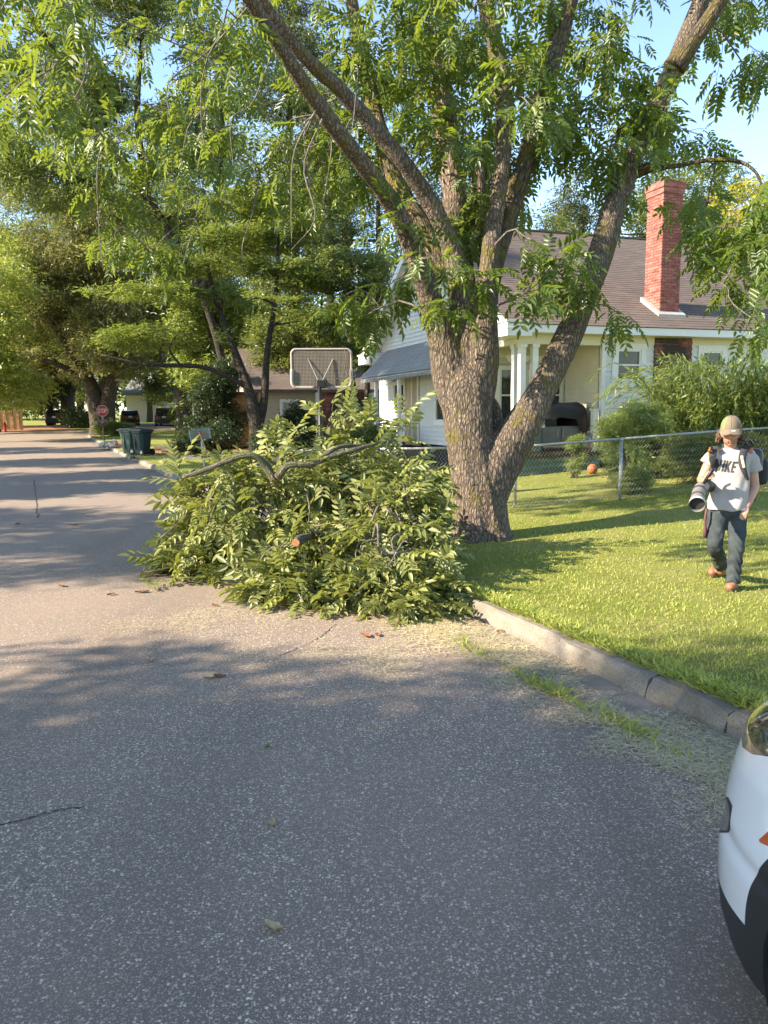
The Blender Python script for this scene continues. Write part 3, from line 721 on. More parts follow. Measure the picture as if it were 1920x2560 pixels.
def tan_extra(fr, h):
    mb = MB(); fr.box(mb, 3.0, 5.2, -.12, -.03, 0, 2.6); p = mb.build("brick_panel", M_BRICK_ST, h)
    for a in (2.7, 5.5):
        mb = MB(); fr.box(mb, a - .12, a + .12, -.5, -.26, 0, 2.6); mb.build("porch_post", M_TRIM, h)
    mb = MB(); fr.box(mb, -2.2, -.03, 1.0, 3.5, 0, 2.5); wl_ = mb.build("porch_wall", M_WOOD, h)
    for k in range(5):
        mb = MB(); fr.box(mb, -2.26, -2.2, 1.0 + k * .6, 1.12 + k * .6, 0, 2.5); mb.build("post", M_WOOD, wl_)
    mb = MB(); fr.box(mb, -2.0 + .3, -2.0 + .8, .93, 1.0, .9, 2.1); mb.build("shutter", simple("rust_wood", (.28, .12, .05), .7), wl_)
    mb = MB(); fr.box(mb, -2.7, .1, .6, 4.0, 2.5, 2.62); mb.build("porch_roof", M_SHING, h)
o2 = HF(-3.0, 19.5, 0)
far_house("house", "low tan sided house with brown roof and wooden porch behind the basketball backboard", o2, HA, 13, 9, .25, 2.75, 2.2, M_TANS, M_SHING, [('b', 1.4, 1.55, .8, 1.2), ('b', 6.6, 1.55, .9, 1.2), ('b', 9, 1.55, .9, 1.2)], 'a', .5, tan_extra)
def awnings(fr, h):
    for c in (1.6, 4.4):
        mb = MB(); mb.add([fr(c - .9, -.03, 3.1), fr(c + .9, -.03, 3.1), fr(c + .9, -1.0, 2.4), fr(c - .9, -1.0, 2.4), fr(c - .9, -.03, 3.02), fr(c + .9, -.03, 3.02), fr(c + .9, -1.0, 2.32), fr(c - .9, -1.0, 2.32)],
            [(3, 2, 1, 0), (4, 5, 6, 7), (2, 3, 7, 6), (1, 2, 6, 5), (0, 4, 7, 3)]); mb.build("awning", M_WHITE2, h)
p3 = at(525, 1030, 62)
far_house("house", "tall white gabled house with awnings beyond the dark shrubs", (p3[0], p3[1]), HA + .12, 7, 9, float(hz(p3[1])) + .1, 4.2, 2.2, M_WHITE2, M_SHING_G, [('b', 1.6, 1.9, .9, 1.4), ('b', 4.4, 1.9, .9, 1.4), ('b', 6.0, 1.9, .5, 1.4), ('a', 2.2, 1.9, .9, 1.4), ('a', 5.2, 1.9, .9, 1.4)], 'b', .4, awnings)
p4 = at(318, 1040, 92)
far_house("house", "long pale house front seen behind the two parked dark cars", (p4[0], p4[1]), .05, 12, 8, float(hz(p4[1])), 3.4, 1.8, M_WHITE2, M_SHING_G, [('b', 2.5, 1.6, 1, 1.3), ('b', 6.5, 1.6, 1, 1.3)], 'a', .4)
# ================================================================== vegetation
def place(TV, TF, pos, X, scale, roll=None, g=rng, up=(0, 0, 1.0)):
    """copies of a template (X forward, Z up) at pos, pointing along X; returns V, F, per-vertex random"""
    N, nv = len(pos), len(TV)
    X = X / (np.linalg.norm(X, axis=1)[:, None] + 1e-9)
    Y = np.cross(np.broadcast_to(np.asarray(up, float), X.shape), X); ln = np.linalg.norm(Y, axis=1)[:, None]
    Y = np.where(ln < 1e-3, np.array([0, 1.0, 0]), Y / (ln + 1e-9)); Z = np.cross(X, Y)
    if roll is None: roll = g.normal(0, .5, N)
    c, s = np.cos(roll)[:, None], np.sin(roll)[:, None]
    Y, Z = Y * c + Z * s, Z * c - Y * s
    R = np.stack([X, Y, Z], 1)
    V = pos[:, None, :] + np.einsum('vk,nkj->nvj', TV, R) * np.asarray(scale).reshape(-1, 1, 1)
    F = TF[None, :, :] + (np.arange(N) * nv)[:, None, None]
    rn = np.repeat(g.random(N), nv) * .75 + np.tile(g.random(nv) * .25, N)
    return V.reshape(-1, 3), F.reshape(-1, TF.shape[1]), rn
def leaflet(base, d, side, L, W, fold=.25):
    """six-vertex pointed leaflet: two folded halves"""
    d = d / np.linalg.norm(d); up = np.cross(d, side); up /= np.linalg.norm(up)
    V = [base, base + d * L * .35 + side * W * .5 + up * W * fold, base + d * L * .7 + side * W * .36 + up * W * fold * .6 - up * L * .06, base + d * L - up * L * .16,
         base + d * L * .7 - side * W * .36 + up * W * fold * .6 - up * L * .06, base + d * L * .35 - side * W * .5 + up * W * fold]
    return V, [(0, 3, 2, 1), (0, 5, 4, 3)]
def compound_leaf(pairs=5, seed=0):
    """pinnate leaf of unit length: curved stalk, paired leaflets and one at the end"""
    g = np.random.default_rng(seed); V = []; F = []
    st = lambda t: np.array([t, .03 * math.sin(3 * t), .10 * t - .30 * t * t])
    for i in range(5):                                               # stalk: thin ribbon
        t = i / 4; p = st(t); w = .010 * (1 - .6 * t); V += [p + [0, w, 0], p - [0, w, 0]]
    F += [(2 * i, 2 * i + 2, 2 * i + 3, 2 * i + 1) for i in range(4)]
    for k in range(pairs):
        t = .28 + .62 * k / (pairs - 1); p = st(t); L = .40 * (1 - .25 * abs(k - pairs * .55) / pairs) * g.uniform(.85, 1.12)
        for sgn in (1, -1):
            a = rad(g.uniform(48, 66)); d = np.array([math.cos(a), sgn * math.sin(a), g.uniform(-.35, .0)])
            side = np.array([-math.sin(a) * sgn, math.cos(a), 0]) * sgn
            v, f = leaflet(p, d, side * sgn, L, L * g.uniform(.34, .42)); n = len(V); V += list(v); F += [tuple(i + n for i in q) for q in f]
    v, f = leaflet(st(1.0), np.array([1, g.uniform(-.2, .2), -.35]), np.array([0, 1.0, 0]), .40, .15); n = len(V); V += list(v); F += [tuple(i + n for i in q) for q in f]
    return np.array(V), np.array(F)
CL = [compound_leaf(p, i) for i, p in enumerate((5, 4, 5, 4))]
class Leaves:
    """gathers compound leaves; the ones that show largest become leaf parts, the rest one mesh"""
    def __init__(s): s.pos = []; s.dir = []; s.sc = []
    def add(s, p, d, sc): s.pos.append(p); s.dir.append(d); s.sc.append(sc)
    def spray(s, p, d, n, g, sc=.36, droop=.45, length=.3):
        d = np.asarray(d, float) / (np.linalg.norm(d) + 1e-9); a0 = g.uniform(0, 6.28)
        u = np.cross(d, [0, 0, 1.0]); u = u / np.linalg.norm(u) if np.linalg.norm(u) > .01 else np.array([1.0, 0, 0]); w = np.cross(d, u)
        for i in range(n):
            a = a0 + i * 2.4; o = u * math.cos(a) + w * math.sin(a); t = i / max(1, n - 1)
            dd = o * (1.0 - .5 * t) + d * (.35 + .7 * t) + np.array([0, 0, -droop]) + g.normal(0, .15, 3)
            s.add(p + d * length * (t - .6), dd, sc * g.uniform(.75, 1.15))
    def build(s, parent, mat, n_parts, part_name="leaf", rest="foliage", seed=0, keep=None):
        g = np.random.default_rng(seed); P = np.array(s.pos); D = np.array(s.dir); S = np.array(s.sc)
        u, v, dep = to_px_many(P); vis = (dep > .5) & (u > -20) & (u < 1940) & (v > -20) & (v < 2580)
        score = np.where(vis, S / np.maximum(dep, .5), 0); big = np.argsort(-score)[:max(n_parts * 3, 1)]
        parts = np.zeros(len(P), bool)
        if n_parts: parts[g.permutation(big)[:n_parts]] = True
        roll = g.normal(0, .5, len(P)); kind = g.integers(0, len(CL), len(P))
        V, F, R = [], [], []; off = 0
        for k, (TV, TF) in enumerate(CL):
            q = (~parts) & (kind == k)
            if q.any():
                v_, f_, r_ = place(TV, TF, P[q], D[q], S[q], roll[q], g); V.append(v_); F.append(f_ + off); R.append(r_); off += len(v_)
        mesh(rest, np.vstack(V), np.vstack(F), mat, parent, attr={"rnd": np.concatenate(R)}, kind="stuff")
        mes = []
        for k, (TV, TF) in enumerate(CL):
            me = bpy.data.meshes.new(part_name); me.from_pydata([tuple(x) for x in TV], [], [tuple(int(i) for i in f) for f in TF]); me.update()
            a = me.attributes.new("rnd", 'FLOAT', 'POINT'); a.data.foreach_set("value", (g.random(len(TV)) * .2).astype(np.float32)); me.materials.append(mat); mes.append(me)
        for i in np.where(parts)[0]:
            o = link(part_name, mes[kind[i]], parent); X = Vector(D[i]).normalized(); Y = Vector((0, 0, 1)).cross(X)
            Y = Y.normalized() if Y.length > .01 else Vector((0, 1, 0)); Z = X.cross(Y)
            M = Matrix((X, Y, Z)).transposed().to_4x4() @ Matrix.Rotation(roll[i], 4, 'X') @ Matrix.Scale(S[i], 4); M.translation = Vector(P[i]); o.matrix_basis = M

M_PECAN = leaf_mat("pecan_leaf", (.030, .066, .013), (.105, .155, .026), (.27, .34, .03), .42, .40)
M_PILE = leaf_mat("cut_leaf", (.095, .125, .030), (.34, .345, .115), (.36, .39, .07), .30, .45)
M_BARK = bark_mat("pecan_bark", (.06, .047, .036), (.36, .28, .21), .25, 1.0)
M_BARKM = bark_mat("mossy_bark", (.06, .046, .03), (.29, .225, .155), .75, 1.0, (.15, .125, .022))
M_BARKP = bark_mat("rugged_bark", (.06, .047, .036), (.40, .31, .235), .35, 1.45, (.13, .11, .022), .025, True)
M_BARKD = bark_mat("dark_mossy_bark", (.038, .03, .022), (.235, .18, .125), .55, .9, (.12, .10, .02))  # darker brown, mossy bark tone of some limbs
M_TWIG = bark_mat("twig_bark", (.10, .085, .07), (.30, .26, .21), .0, 2.0, depth=.004)
M_DEAD = bark_mat("dead_wood", (.10, .07, .05), (.42, .32, .24), .0, .8)
D2F = 1920 / 1659.0                                                  # the on-screen copy I measured from -> photograph pixels
def limb_pts(L, n=None, extra=None):
    """[(x, y, radius_px, depth)] -> smoothed world path and radii"""
    A = np.array([[*at(x * D2F, y * D2F, d), r * D2F * d / FPX] for x, y, r, d in L])
    P = smooth_path(A, n or max(8, len(L) * 5)); return P[:, :3], np.maximum(P[:, 3], .008)
TB = onz(1208, 1343, .13)
tree = thing("pecan_tree", TB, "large pecan tree with rugged grey-brown trunk forking into mossy limbs beside the brush pile", "tree")
T0 = 10.6
LIMBS = {
 'T': [(1041, 1178, 62, T0), (1041, 1150, 56, T0), (1039, 1100, 54, T0), (1032, 1050, 53, T0), (1022, 1000, 50, T0), (1015, 950, 49, T0), (1010, 900, 51, T0), (1006, 860, 54, T0), (1005, 830, 52, T0 + .02), (1005, 800, 44, T0 + .08), (1005, 775, 26, T0 + .14)],
 'S1': [(1000, 905, 36, T0), (988, 850, 42, T0), (970, 790, 44, T0 - .02), (952, 715, 39, 10.5), (922, 625, 34, 10.3), (890, 535, 29, 10.0), (850, 445, 27, 9.7), (780, 350, 26, 9.2), (700, 245, 25, 8.7), (620, 125, 22, 8.2), (545, 10, 20, 7.7), (470, -110, 17, 7.3), (380, -260, 12, 6.9), (250, -420, 6, 6.5)],
 'Lb': [(1000, 800, 34, T0), (1003, 740, 36, T0), (1000, 650, 33, 10.6), (978, 545, 28, 10.5), (930, 440, 25, 10.3), (870, 350, 24, 10.0), (790, 255, 23, 9.7), (720, 180, 22, 9.4), (660, 125, 20, 9.1), (600, 50, 17, 8.8), (540, -40, 14, 8.5), (420, -200, 9, 8.0), (280, -330, 5, 7.6)],
 'Lc': [(960, 600, 24, 10.7), (915, 500, 25, 10.8), (870, 425, 24, 10.9), (843, 365, 22, 11.0), (815, 260, 20, 11.2), (790, 150, 18, 11.4), (765, 30, 16, 11.6), (740, -100, 12, 11.8), (700, -260, 7, 12.1)],
 'M1': [(1012, 780, 34, T0 + .1), (1008, 720, 35, 10.8), (998, 620, 34, 10.9), (988, 500, 32, 11.0), (975, 380, 30, 11.05), (966, 300, 29, 11.1), (958, 235, 26, 11.1), (950, 170, 20, 11.1), (945, 120, 11, 11.1), (942, 75, 3, 11.1)],
 'M3': [(1022, 895, 36, T0), (1030, 835, 40, T0 - .03), (1040, 760, 38, T0 - .08), (1048, 690, 33, 10.5), (1054, 600, 27, 10.5), (1064, 500, 23, 10.5), (1078, 420, 21, 10.5), (1086, 330, 22, 10.6), (1088, 250, 21, 10.6), (1080, 150, 22, 10.7), (1060, 60, 21, 10.8), (1045, 0, 20, 10.9), (1010, -150, 14, 11.0), (980, -320, 8, 11.1)],
 'M4': [(1058, 620, 20, 10.65), (1072, 545, 24, 10.7), (1095, 480, 26, 10.8), (1120, 400, 27, 10.9), (1150, 300, 28, 11.1), (1175, 200, 27, 11.3), (1200, 110, 26, 11.5), (1225, 20, 25, 11.7), (1255, -100, 18, 12.0), (1290, -300, 9, 12.4)],
 'M5': [(1040, 520, 14, 11.0), (1037, 440, 15, 11.1), (1033, 380, 14, 11.1), (1036, 325, 7, 11.15)],
 'R': [(1052, 1075, 46, T0), (1068, 1020, 50, T0), (1090, 975, 50, T0), (1122, 928, 48, 10.55), (1165, 855, 44, 10.55), (1200, 785, 42, 10.6), (1235, 710, 40, 10.7), (1268, 625, 38, 10.8), (1300, 540, 37, 10.9), (1325, 455, 36, 11.0), (1355, 365, 35, 11.1), (1395, 275, 33, 11.2), (1440, 185, 32, 11.3), (1478, 95, 30, 11.4), (1508, 20, 26, 11.5), (1545, -80, 20, 11.6), (1590, -260, 10, 11.9)],
 'R2': [(1455, 150, 24, 11.25), (1500, 85, 23, 11.2), (1545, 20, 21, 11.1), (1590, -60, 17, 11.0), (1680, -220, 9, 10.8)],
 'Rb': [(1365, 375, 16, 11.1), (1390, 366, 14, 11.0), (1425, 362, 12, 10.9), (1465, 358, 11, 10.8), (1505, 350, 10, 10.7), (1550, 345, 10, 10.6), (1605, 352, 9, 10.5), (1640, 385, 6, 10.4), (1650, 455, 4, 10.3), (1645, 600, 3, 10.2)],
 'St': [(1062, 965, 26, 10.9), (1066, 925, 24, 11.0), (1062, 885, 20, 11.1), (1058, 862, 11, 11.1)],
}
def remesh(mb, voxel, smooth=3, wr=None):
    """one continuous surface from overlapping shapes"""
    me = bpy.data.meshes.new("tmp"); me.from_pydata([tuple(v) for v in np.vstack(mb.V)], [], mb.F); me.update()
    o = bpy.data.objects.new("tmp", me); COL.objects.link(o)
    bm = bmesh.new(); bm.from_mesh(me); bmesh.ops.recalc_face_normals(bm, faces=bm.faces); bm.to_mesh(me); bm.free()
    r = o.modifiers.new("r", 'REMESH'); r.mode = 'VOXEL'; r.voxel_size = voxel
    if smooth: sm = o.modifiers.new("s", 'SMOOTH'); sm.factor = .5; sm.iterations = smooth
    dg = bpy.context.evaluated_depsgraph_get(); e = o.evaluated_get(dg).to_mesh()
    V = np.empty(len(e.vertices) * 3, np.float32); e.vertices.foreach_get("co", V); V = V.reshape(-1, 3).astype(float)
    N = np.empty(len(e.vertices) * 3, np.float32); e.vertices.foreach_get("normal", N); N = N.reshape(-1, 3)
    F = [tuple(p.vertices) for p in e.polygons]
    if wr is not None: V = V + N * wr(V)[:, None]
    bpy.data.objects.remove(o); bpy.data.meshes.remove(me); return V, F
def fnoise(P, f, seed):
    g = np.random.default_rng(seed); a = 0
    for _ in range(7):
        k = g.normal(0, f, 3); a = a + np.sin(P @ k + g.uniform(0, 6.28))
    return a / 7
SKP, SKR = [], []
CUT = {'S1': 7, 'Lb': 5, 'M1': 4, 'M3': 6, 'R': 9, 'St': 4}           # control points of each limb that belong to the joined trunk
core = MB()
for k, L in LIMBS.items():
    kk = {'S1': .72, 'Lb': .73, 'Lc': .85, 'M1': .85, 'M3': .82, 'M4': .74, 'R': .71, 'R2': .75, 'Rb': .45}.get(k, 1.0)
    P, R = limb_pts(L, len(L) * 6); R = R * (1 + (kk - 1) * sstep(.05, .3, np.linspace(0, 1, len(R))))
    if k == 'T':
        sides = 40; a = np.linspace(0, 6.283, sides, endpoint=False); zz = P[:, 2] - TB[2]
        lob = 1 + (.20 * np.exp(-np.maximum(zz, 0) / .16))[:, None] * (1 + .9 * np.sin(a * 5 + 1)[None, :] + .5 * np.sin(a * 3)[None, :])
        lob *= 1 + .03 * np.sin(a * 7 + 2)[None, :] + .02 * np.sin(a * 11 + zz[:, None] * 3)
        core.tube(P, R[:, None] * lob, sides)
    else:
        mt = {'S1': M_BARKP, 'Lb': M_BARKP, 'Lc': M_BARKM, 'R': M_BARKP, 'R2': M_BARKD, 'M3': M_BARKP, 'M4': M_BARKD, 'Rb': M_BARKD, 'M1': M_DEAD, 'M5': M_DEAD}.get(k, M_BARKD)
        c = CUT[k] * 6 if k in CUT else 0
        if c: core.tube(P[:c], R[:c], 22, rough=.05, seed=len(L))
        if c < len(P): MB().tube(P[max(c - 3, 0):], R[max(c - 3, 0):] * (.985 if c else 1), 22, rough=.075, seed=len(k) + len(L)).build("limb", mt, tree, smooth=True)
    if k not in ('St', 'M5'): SKP += list(P); SKR += list(R)
def furrows(V):
    q = V * np.array([1, 1, .22]); a = fnoise(q, 45, 1) + .7 * fnoise(q, 75, 2) + .5 * fnoise(q, 110, 3)
    return .0075 * (1 - 2.2 * np.abs(a)) + .012 * fnoise(V, 5, 4)
V, F = remesh(core, .0185, 2, furrows); mesh("trunk", V, F, M_BARKP, tree, True)
# bracket fungus on the dead stem
M_FUNG = simple("bracket_fungus", (.36, .12, .045), .8, var=.4, scale=30)
for x, y in ((945, 232), (944, 243), (946, 254), (947, 265), (948, 275), (949, 286), (952, 312), (950, 322), (943, 200)):
    c = at(x * D2F, y * D2F, 10.93); mb = MB(); r = rng.uniform(.055, .085); P = []
    for t in np.linspace(0, math.pi, 10): P.append(c + np.array([math.cos(t) * r, -math.sin(t) * r * .9 + .05, -.012 * math.sin(t)]))
    mb.prism(P, (0, 0, .022)); mb.build("bracket_fungus", M_FUNG, tree)

# ---- boughs: leafy masses joined to the nearest limb by bent branches
g = np.random.default_rng(21)
HOLES = [(860, 665, 90), (1450, 420, 85), (1420, 190, 75), (1480, 560, 60), (1850, 300, 90), (1150, 30, 60), (250, 250, 70), (1860, 110, 60), (960, 930, 60), (1330, 520, 50), (1670, 600, 95), (1650, 720, 70)]
boughs = []
SUNT = [np.array(t) for t in ((1.3, 10.3, .6), (1.3, 10.3, 1.6), (1.2, 10.3, 2.6), (1.1, 10.3, 3.4), (1.0, 10.2, 4.2), (2.0, 10.4, 2.4), (2.4, 10.5, 3.4), (-.2, 8.7, 1.6), (-1.5, 9, 1.2), (-2.4, 9.1, .8), (0, 7.6, .8), (.5, 8.2, 1.0))]
SUNV = np.array(SUN_DIR[:])
def in_sun_path(c):                                   # the photograph shows trunk and heap in full sun: no bough hangs in that light
    for t in SUNT:
        q = c - t; k = np.dot(q, SUNV)
        if k > .6 and np.linalg.norm(q - SUNV * k) < .75: return True
    return False
def region(u0, u1, v0, v1, d0, d1, n, nsp, rad_):
    k = 0; tries = 0
    while k < n and tries < n * 20:
        tries += 1; u, v, d = g.uniform(u0, u1), g.uniform(v0, v1), g.uniform(d0, d1)
        if any((u - a) ** 2 + (v - b) ** 2 < r * r for a, b, r in HOLES): continue
        if 1075 < u < 1310 and v > 800: continue
        if v > 520 and 1000 < u < 1240 and g.random() < .5: continue
        if in_sun_path(at(u, v, d)) and g.random() < .9: continue
        boughs.append((at(u, v, d), nsp, rad_)); k += 1
region(-80, 260, -60, 190, 4.8, 6.5, 4, 3, .28)
region(-60, 800, 60, 620, 10, 13, 14, 5, .45)
region(-100, 950, -60, 430, 8.6, 12.0, 20, 5, .46)
region(-60, 600, -60, 380, 6.0, 8.0, 4, 4, .36)
region(250, 830, 350, 640, 9.5, 12.5, 10, 5, .42)
region(850, 1350, -60, 470, 10.6, 13, 27, 6, .48)
region(880, 1350, -40, 430, 9.3, 10.3, 7, 5, .34)
region(1330, 1960, -60, 430, 10.3, 13.5, 25, 6, .48)
region(1520, 1960, 400, 720, 9.8, 12.5, 9, 6, .40)
region(1000, 1500, 470, 640, 9.6, 11.8, 4, 4, .32)
for u, v, d, n, r in [(1010, 560, 9.6, 4, .28), (985, 700, 11.6, 5, .3), (935, 770, 11.8, 5, .28), (1110, 180, 10.4, 5, .3), (1090, 330, 10.2, 4, .25), (1085, 640, 9.5, 3, .24), (900, 800, 11.2, 4, .26), (860, 740, 11.0, 4, .28), (1120, 770, 9.7, 4, .22), (1340, 745, 9.6, 3, .2),
                      (1450, 700, 10.2, 4, .26), (1540, 780, 10.4, 3, .22), (1890, 800, 9.5, 4, .26), (1890, 640, 9.8, 6, .35), (1180, 690, 9.6, 4, .25), (1390, 640, 9.8, 4, .25)]:
    boughs.append((at(u, v, d), n, r))
region(700, 2100, -800, -80, 9, 14, 26, 7, .55)
LV = Leaves(); br_mb = MB(); tw_mb = MB(); branch_parts = 0
SKP = np.array(SKP); SKR = np.array(SKR); C0 = np.array([b[0] for b in boughs])
dist = np.array([np.min(np.linalg.norm(SKP - c, axis=1)) for c in C0])
for bi in np.argsort(dist):
    c, nsp, rr = boughs[bi]
    cost = np.linalg.norm(SKP - c, axis=1) + .25 * np.maximum(0, SKP[:, 2] - c[2]) + np.where(SKR < .012, .35, 0)
    i = int(np.argmin(cost)); p0 = SKP[i]; L = np.linalg.norm(c - p0); r0 = min(SKR[i] * .55, .010 + .011 * L)
    mid = (p0 + c) / 2 + g.normal(0, .09 * L, 3) + np.array([0, 0, .10 * L])
    P = smooth_path(np.array([p0, p0 * .65 + mid * .35 + g.normal(0, .04 * L, 3), mid, mid * .4 + c * .6 + g.normal(0, .05 * L, 3), c]), max(8, int(L * 7)))
    R = np.linspace(max(r0, .008), .006, len(P))
    V, F, U = tube(P, R, 6 if r0 > .02 else 5, False); br_mb.add(V, F, U)
    SKP = np.vstack([SKP, P[2:]]); SKR = np.concatenate([SKR, R[2:]])
    for _ in range(nsp):
        o = g.normal(0, 1, 3); o /= np.linalg.norm(o); o[2] = o[2] * .7 - .15
        e = c + o * rr * g.uniform(.45, 1.25); j = P[g.integers(len(P) // 2, len(P))]
        m2 = (j + e) / 2 + np.array([0, 0, .05]) + g.normal(0, .03, 3)
        V, F, U = tube(smooth_path(np.array([j, m2, e]), 5), np.linspace(.006, .003, 5), 3, False); tw_mb.add(V, F, U)
        LV.spray(e, e - m2, int(g.integers(4, 8)), g, (.27 if to_px(e)[0] < 850 else .34) * g.uniform(.75, 1.15))
br_mb.build("branches", M_TWIG, tree, smooth=True, kind="stuff"); tw_mb.build("twigs", M_TWIG, tree, kind="stuff")
LV.build(tree, M_PECAN, 280, "leaf", "foliage", 3)
# a few pale bare twigs hanging among the leaves
for k in range(16):
    u, v, d = g.uniform(150, 950), g.uniform(120, 640), g.uniform(8, 10.5); c = at(u, v, d)
    i = int(np.argmin(np.linalg.norm(SKP - c, axis=1) - .3 * (SKP[:, 2] - c[2]))); p0 = SKP[i]
    P = smooth_path(np.array([p0, (p0 + c) / 2 + g.normal(0, .12, 3), c, c + g.normal(0, .1, 3) + [0, 0, -.4]]), 14)
    MB().tube(P, np.linspace(.011, .004, 14), 5).build("bare_twig", M_TWIG, tree, smooth=True)

# ------------------------------------------------------------------ brush pile
BLOBS = [((-.25, 8.95, .50), (.95, 1.0, .92)), ((-1.4, 9.1, .48), (1.05, .95, .88)), ((.08, 7.75, .30), (.48, .75, .66)), ((-1.98, 9.15, .34), (.46, .5, .74)), ((.10, 8.45, .42), (.34, .7, .78)), ((-.45, 7.75, .12), (.85, .62, .55)), ((.15, 7.15, .05), (.45, .40, .25)), ((-2.1, 8.9, .05), (.4, .4, .2))]
pile = thing("brush_pile", (-.9, 8.7, 0), "big heap of freshly cut leafy branches dumped in the street against the kerb", "brush pile")
g = np.random.default_rng(5); PL = Leaves(); pt = MB(); surf = []
for bi, (c, r) in enumerate(BLOBS):
    c = np.array(c); r = np.array(r); n = int(210 * (r[0] * r[1] + r[0] * r[2] + r[1] * r[2]) / 3) + 12
    for _ in range(n):
        d = g.normal(0, 1, 3); d /= np.linalg.norm(d); t = g.uniform(.55, 1.0) ** .5; p = c + d * r * t
        if p[2] < .05: p[2] = g.uniform(.05, .25)
        if p[2] < 0.05 or any(np.sum(((p - np.array(c2)) / np.array(r2)) ** 2) < .45 for k2, (c2, r2) in enumerate(BLOBS) if k2 != bi): continue
        out = d / r; out /= np.linalg.norm(out); dr = out * .8 + np.array([0, 0, -.25]) + g.normal(0, .45, 3)
        if p[2] < .3: dr[2] = abs(dr[2]) * .25 - .05
        PL.spray(p, dr, int(g.integers(3, 7)), g, g.uniform(.22, .38), .35 if p[2] > .35 else .08, .26); surf.append((p, dr))
        if g.random() < .5:
            q = p - dr / np.linalg.norm(dr) * g.uniform(.3, .8); q[2] = max(q[2], .04)
            V, F, U = tube(smooth_path(np.array([q, (p + q) / 2 + g.normal(0, .05, 3), p]), 6), np.linspace(.010, .004, 6), 4, False); pt.add(V, F, U)
for u, v, d, n in [(1010, 1060, 8.7, 4), (920, 1060, 8.8, 4), (860, 1050, 8.8, 5), (690, 1120, 8.9, 5), (740, 1090, 8.8, 4), (820, 1050, 8.9, 5), (450, 1190, 9.0, 4)]:
    for _ in range(2): PL.spray(at(u, v + g.uniform(0, 30), d), np.array([g.normal(0, .4), g.normal(0, .3), 1.0]), n, g, .33, .15)
for k in range(len(PL.pos)):                                         # nothing sinks below the street
    d = PL.dir[k] / np.linalg.norm(PL.dir[k]); tip = PL.pos[k][2] + d[2] * PL.sc[k]
    if tip < .04: PL.dir[k] = np.array([d[0], d[1], max(d[2], (.05 - PL.pos[k][2]) / PL.sc[k] + .12)])
pt.build("twigs", M_TWIG, pile, kind="stuff")
for k in range(60):                                                  # pale bent twigs lying over the leaves
    p, dr = surf[int(g.integers(0, len(surf)))]; dr = dr / np.linalg.norm(dr)
    if p[1] > 9.3 or p[2] < .12: continue
    p = p + dr * .08; t_ = np.cross(dr, g.normal(0, 1, 3)); t_ /= np.linalg.norm(t_); L = g.uniform(.18, .42)
    Q = np.array([p - t_ * L, p - t_ * L * .4 + dr * g.uniform(.02, .12) + g.normal(0, .04, 3), p + t_ * L * .3 + dr * g.uniform(.02, .12) + g.normal(0, .04, 3), p + t_ * L - dr * .05]); Q[:, 2] = np.maximum(Q[:, 2], .03)
    MB().tube(smooth_path(Q, 12), np.linspace(g.uniform(.006, .011), .003, 12), 5).build("twig", M_TWIG, pile, smooth=True)
PL.build(pile, M_PILE, 290, "leaf", "foliage", 9)
for k in range(26):                                                  # branches inside the heap that show through
    c, r = BLOBS[int(g.integers(0, 5))]; c = np.array(c); r = np.array(r)
    a, b = [c + (lambda d: d / np.linalg.norm(d))(g.normal(0, 1, 3) + [0, -.5, 0]) * r * .88 for _ in range(2)]
    a[2] = max(a[2], .08); b[2] = max(b[2], .08)
    MB().tube(smooth_path(np.array([a, (a + b) / 2 + g.normal(0, .12, 3) + [0, -.1, .1], b]), 12), np.linspace(g.uniform(.012, .022), .006, 12), 6).build("branch", M_TWIG, pile, smooth=True)
M_CUT = simple("sawn_wood", (.36, .15, .065), .8, var=.4, scale=30)
M_LIMB = bark_mat("cut_limb_bark", (.06, .053, .04), (.30, .27, .215), .6, 1.6, (.095, .105, .045), .02)
def cut_limb(pts, label, sides=12):
    A = np.array([[*at(x * D2F, y * D2F, d), .56 * r * D2F * d / FPX] for x, y, r, d in pts]); P = smooth_path(A, len(pts) * 7)
    t = thing("cut_limb", (*P[0][:3],), label, "limb", "sawn limbs lying in the brush pile"); MB().tube(P[:, :3], P[:, 3], sides, rough=.13, seed=len(pts)).build("bark", M_LIMB, t, smooth=True)
    d = P[0][:3] - P[1][:3]; d /= np.linalg.norm(d); MB().tube(np.array([P[0][:3] - d * .004, P[0][:3] + d * .006]), np.array([P[0][3]] * 2) * .93, 14).build("sawn_end", M_CUT, t)
    return t, P
t, P = cut_limb([(592, 1040, 17, 8.3), (578, 1012, 16, 8.3), (555, 988, 13, 8.25), (520, 985, 12, 8.25), (480, 1000, 11, 8.3), (430, 1020, 9, 8.4), (395, 1030, 7, 8.5)], "arched mossy sawn limb across the street side top of the brush pile")
t, P = cut_limb([(600, 1030, 16, 8.25), (625, 1005, 13, 8.2), (670, 1003, 11, 8.2), (720, 985, 10, 8.25), (770, 970, 9, 8.3), (815, 958, 6, 8.4)], "long straight mossy limb on top of the pile pointing towards the pecan trunk")
MB().tube(smooth_path(np.array([at(690 * D2F, 990 * D2F, 8.25), at(735 * D2F, 965 * D2F, 8.35), at(780 * D2F, 962 * D2F, 8.5)]), 10), np.linspace(.03, .014, 10), 8, rough=.06).build("side_branch", M_LIMB, t, smooth=True)
t, P = cut_limb([(639, 1172, 16, 7.3), (650, 1165, 17, 7.5), (690, 1150, 17, 8.0), (740, 1130, 16, 8.6)], "thick limb poking out of the pile with its round orange sawn face")

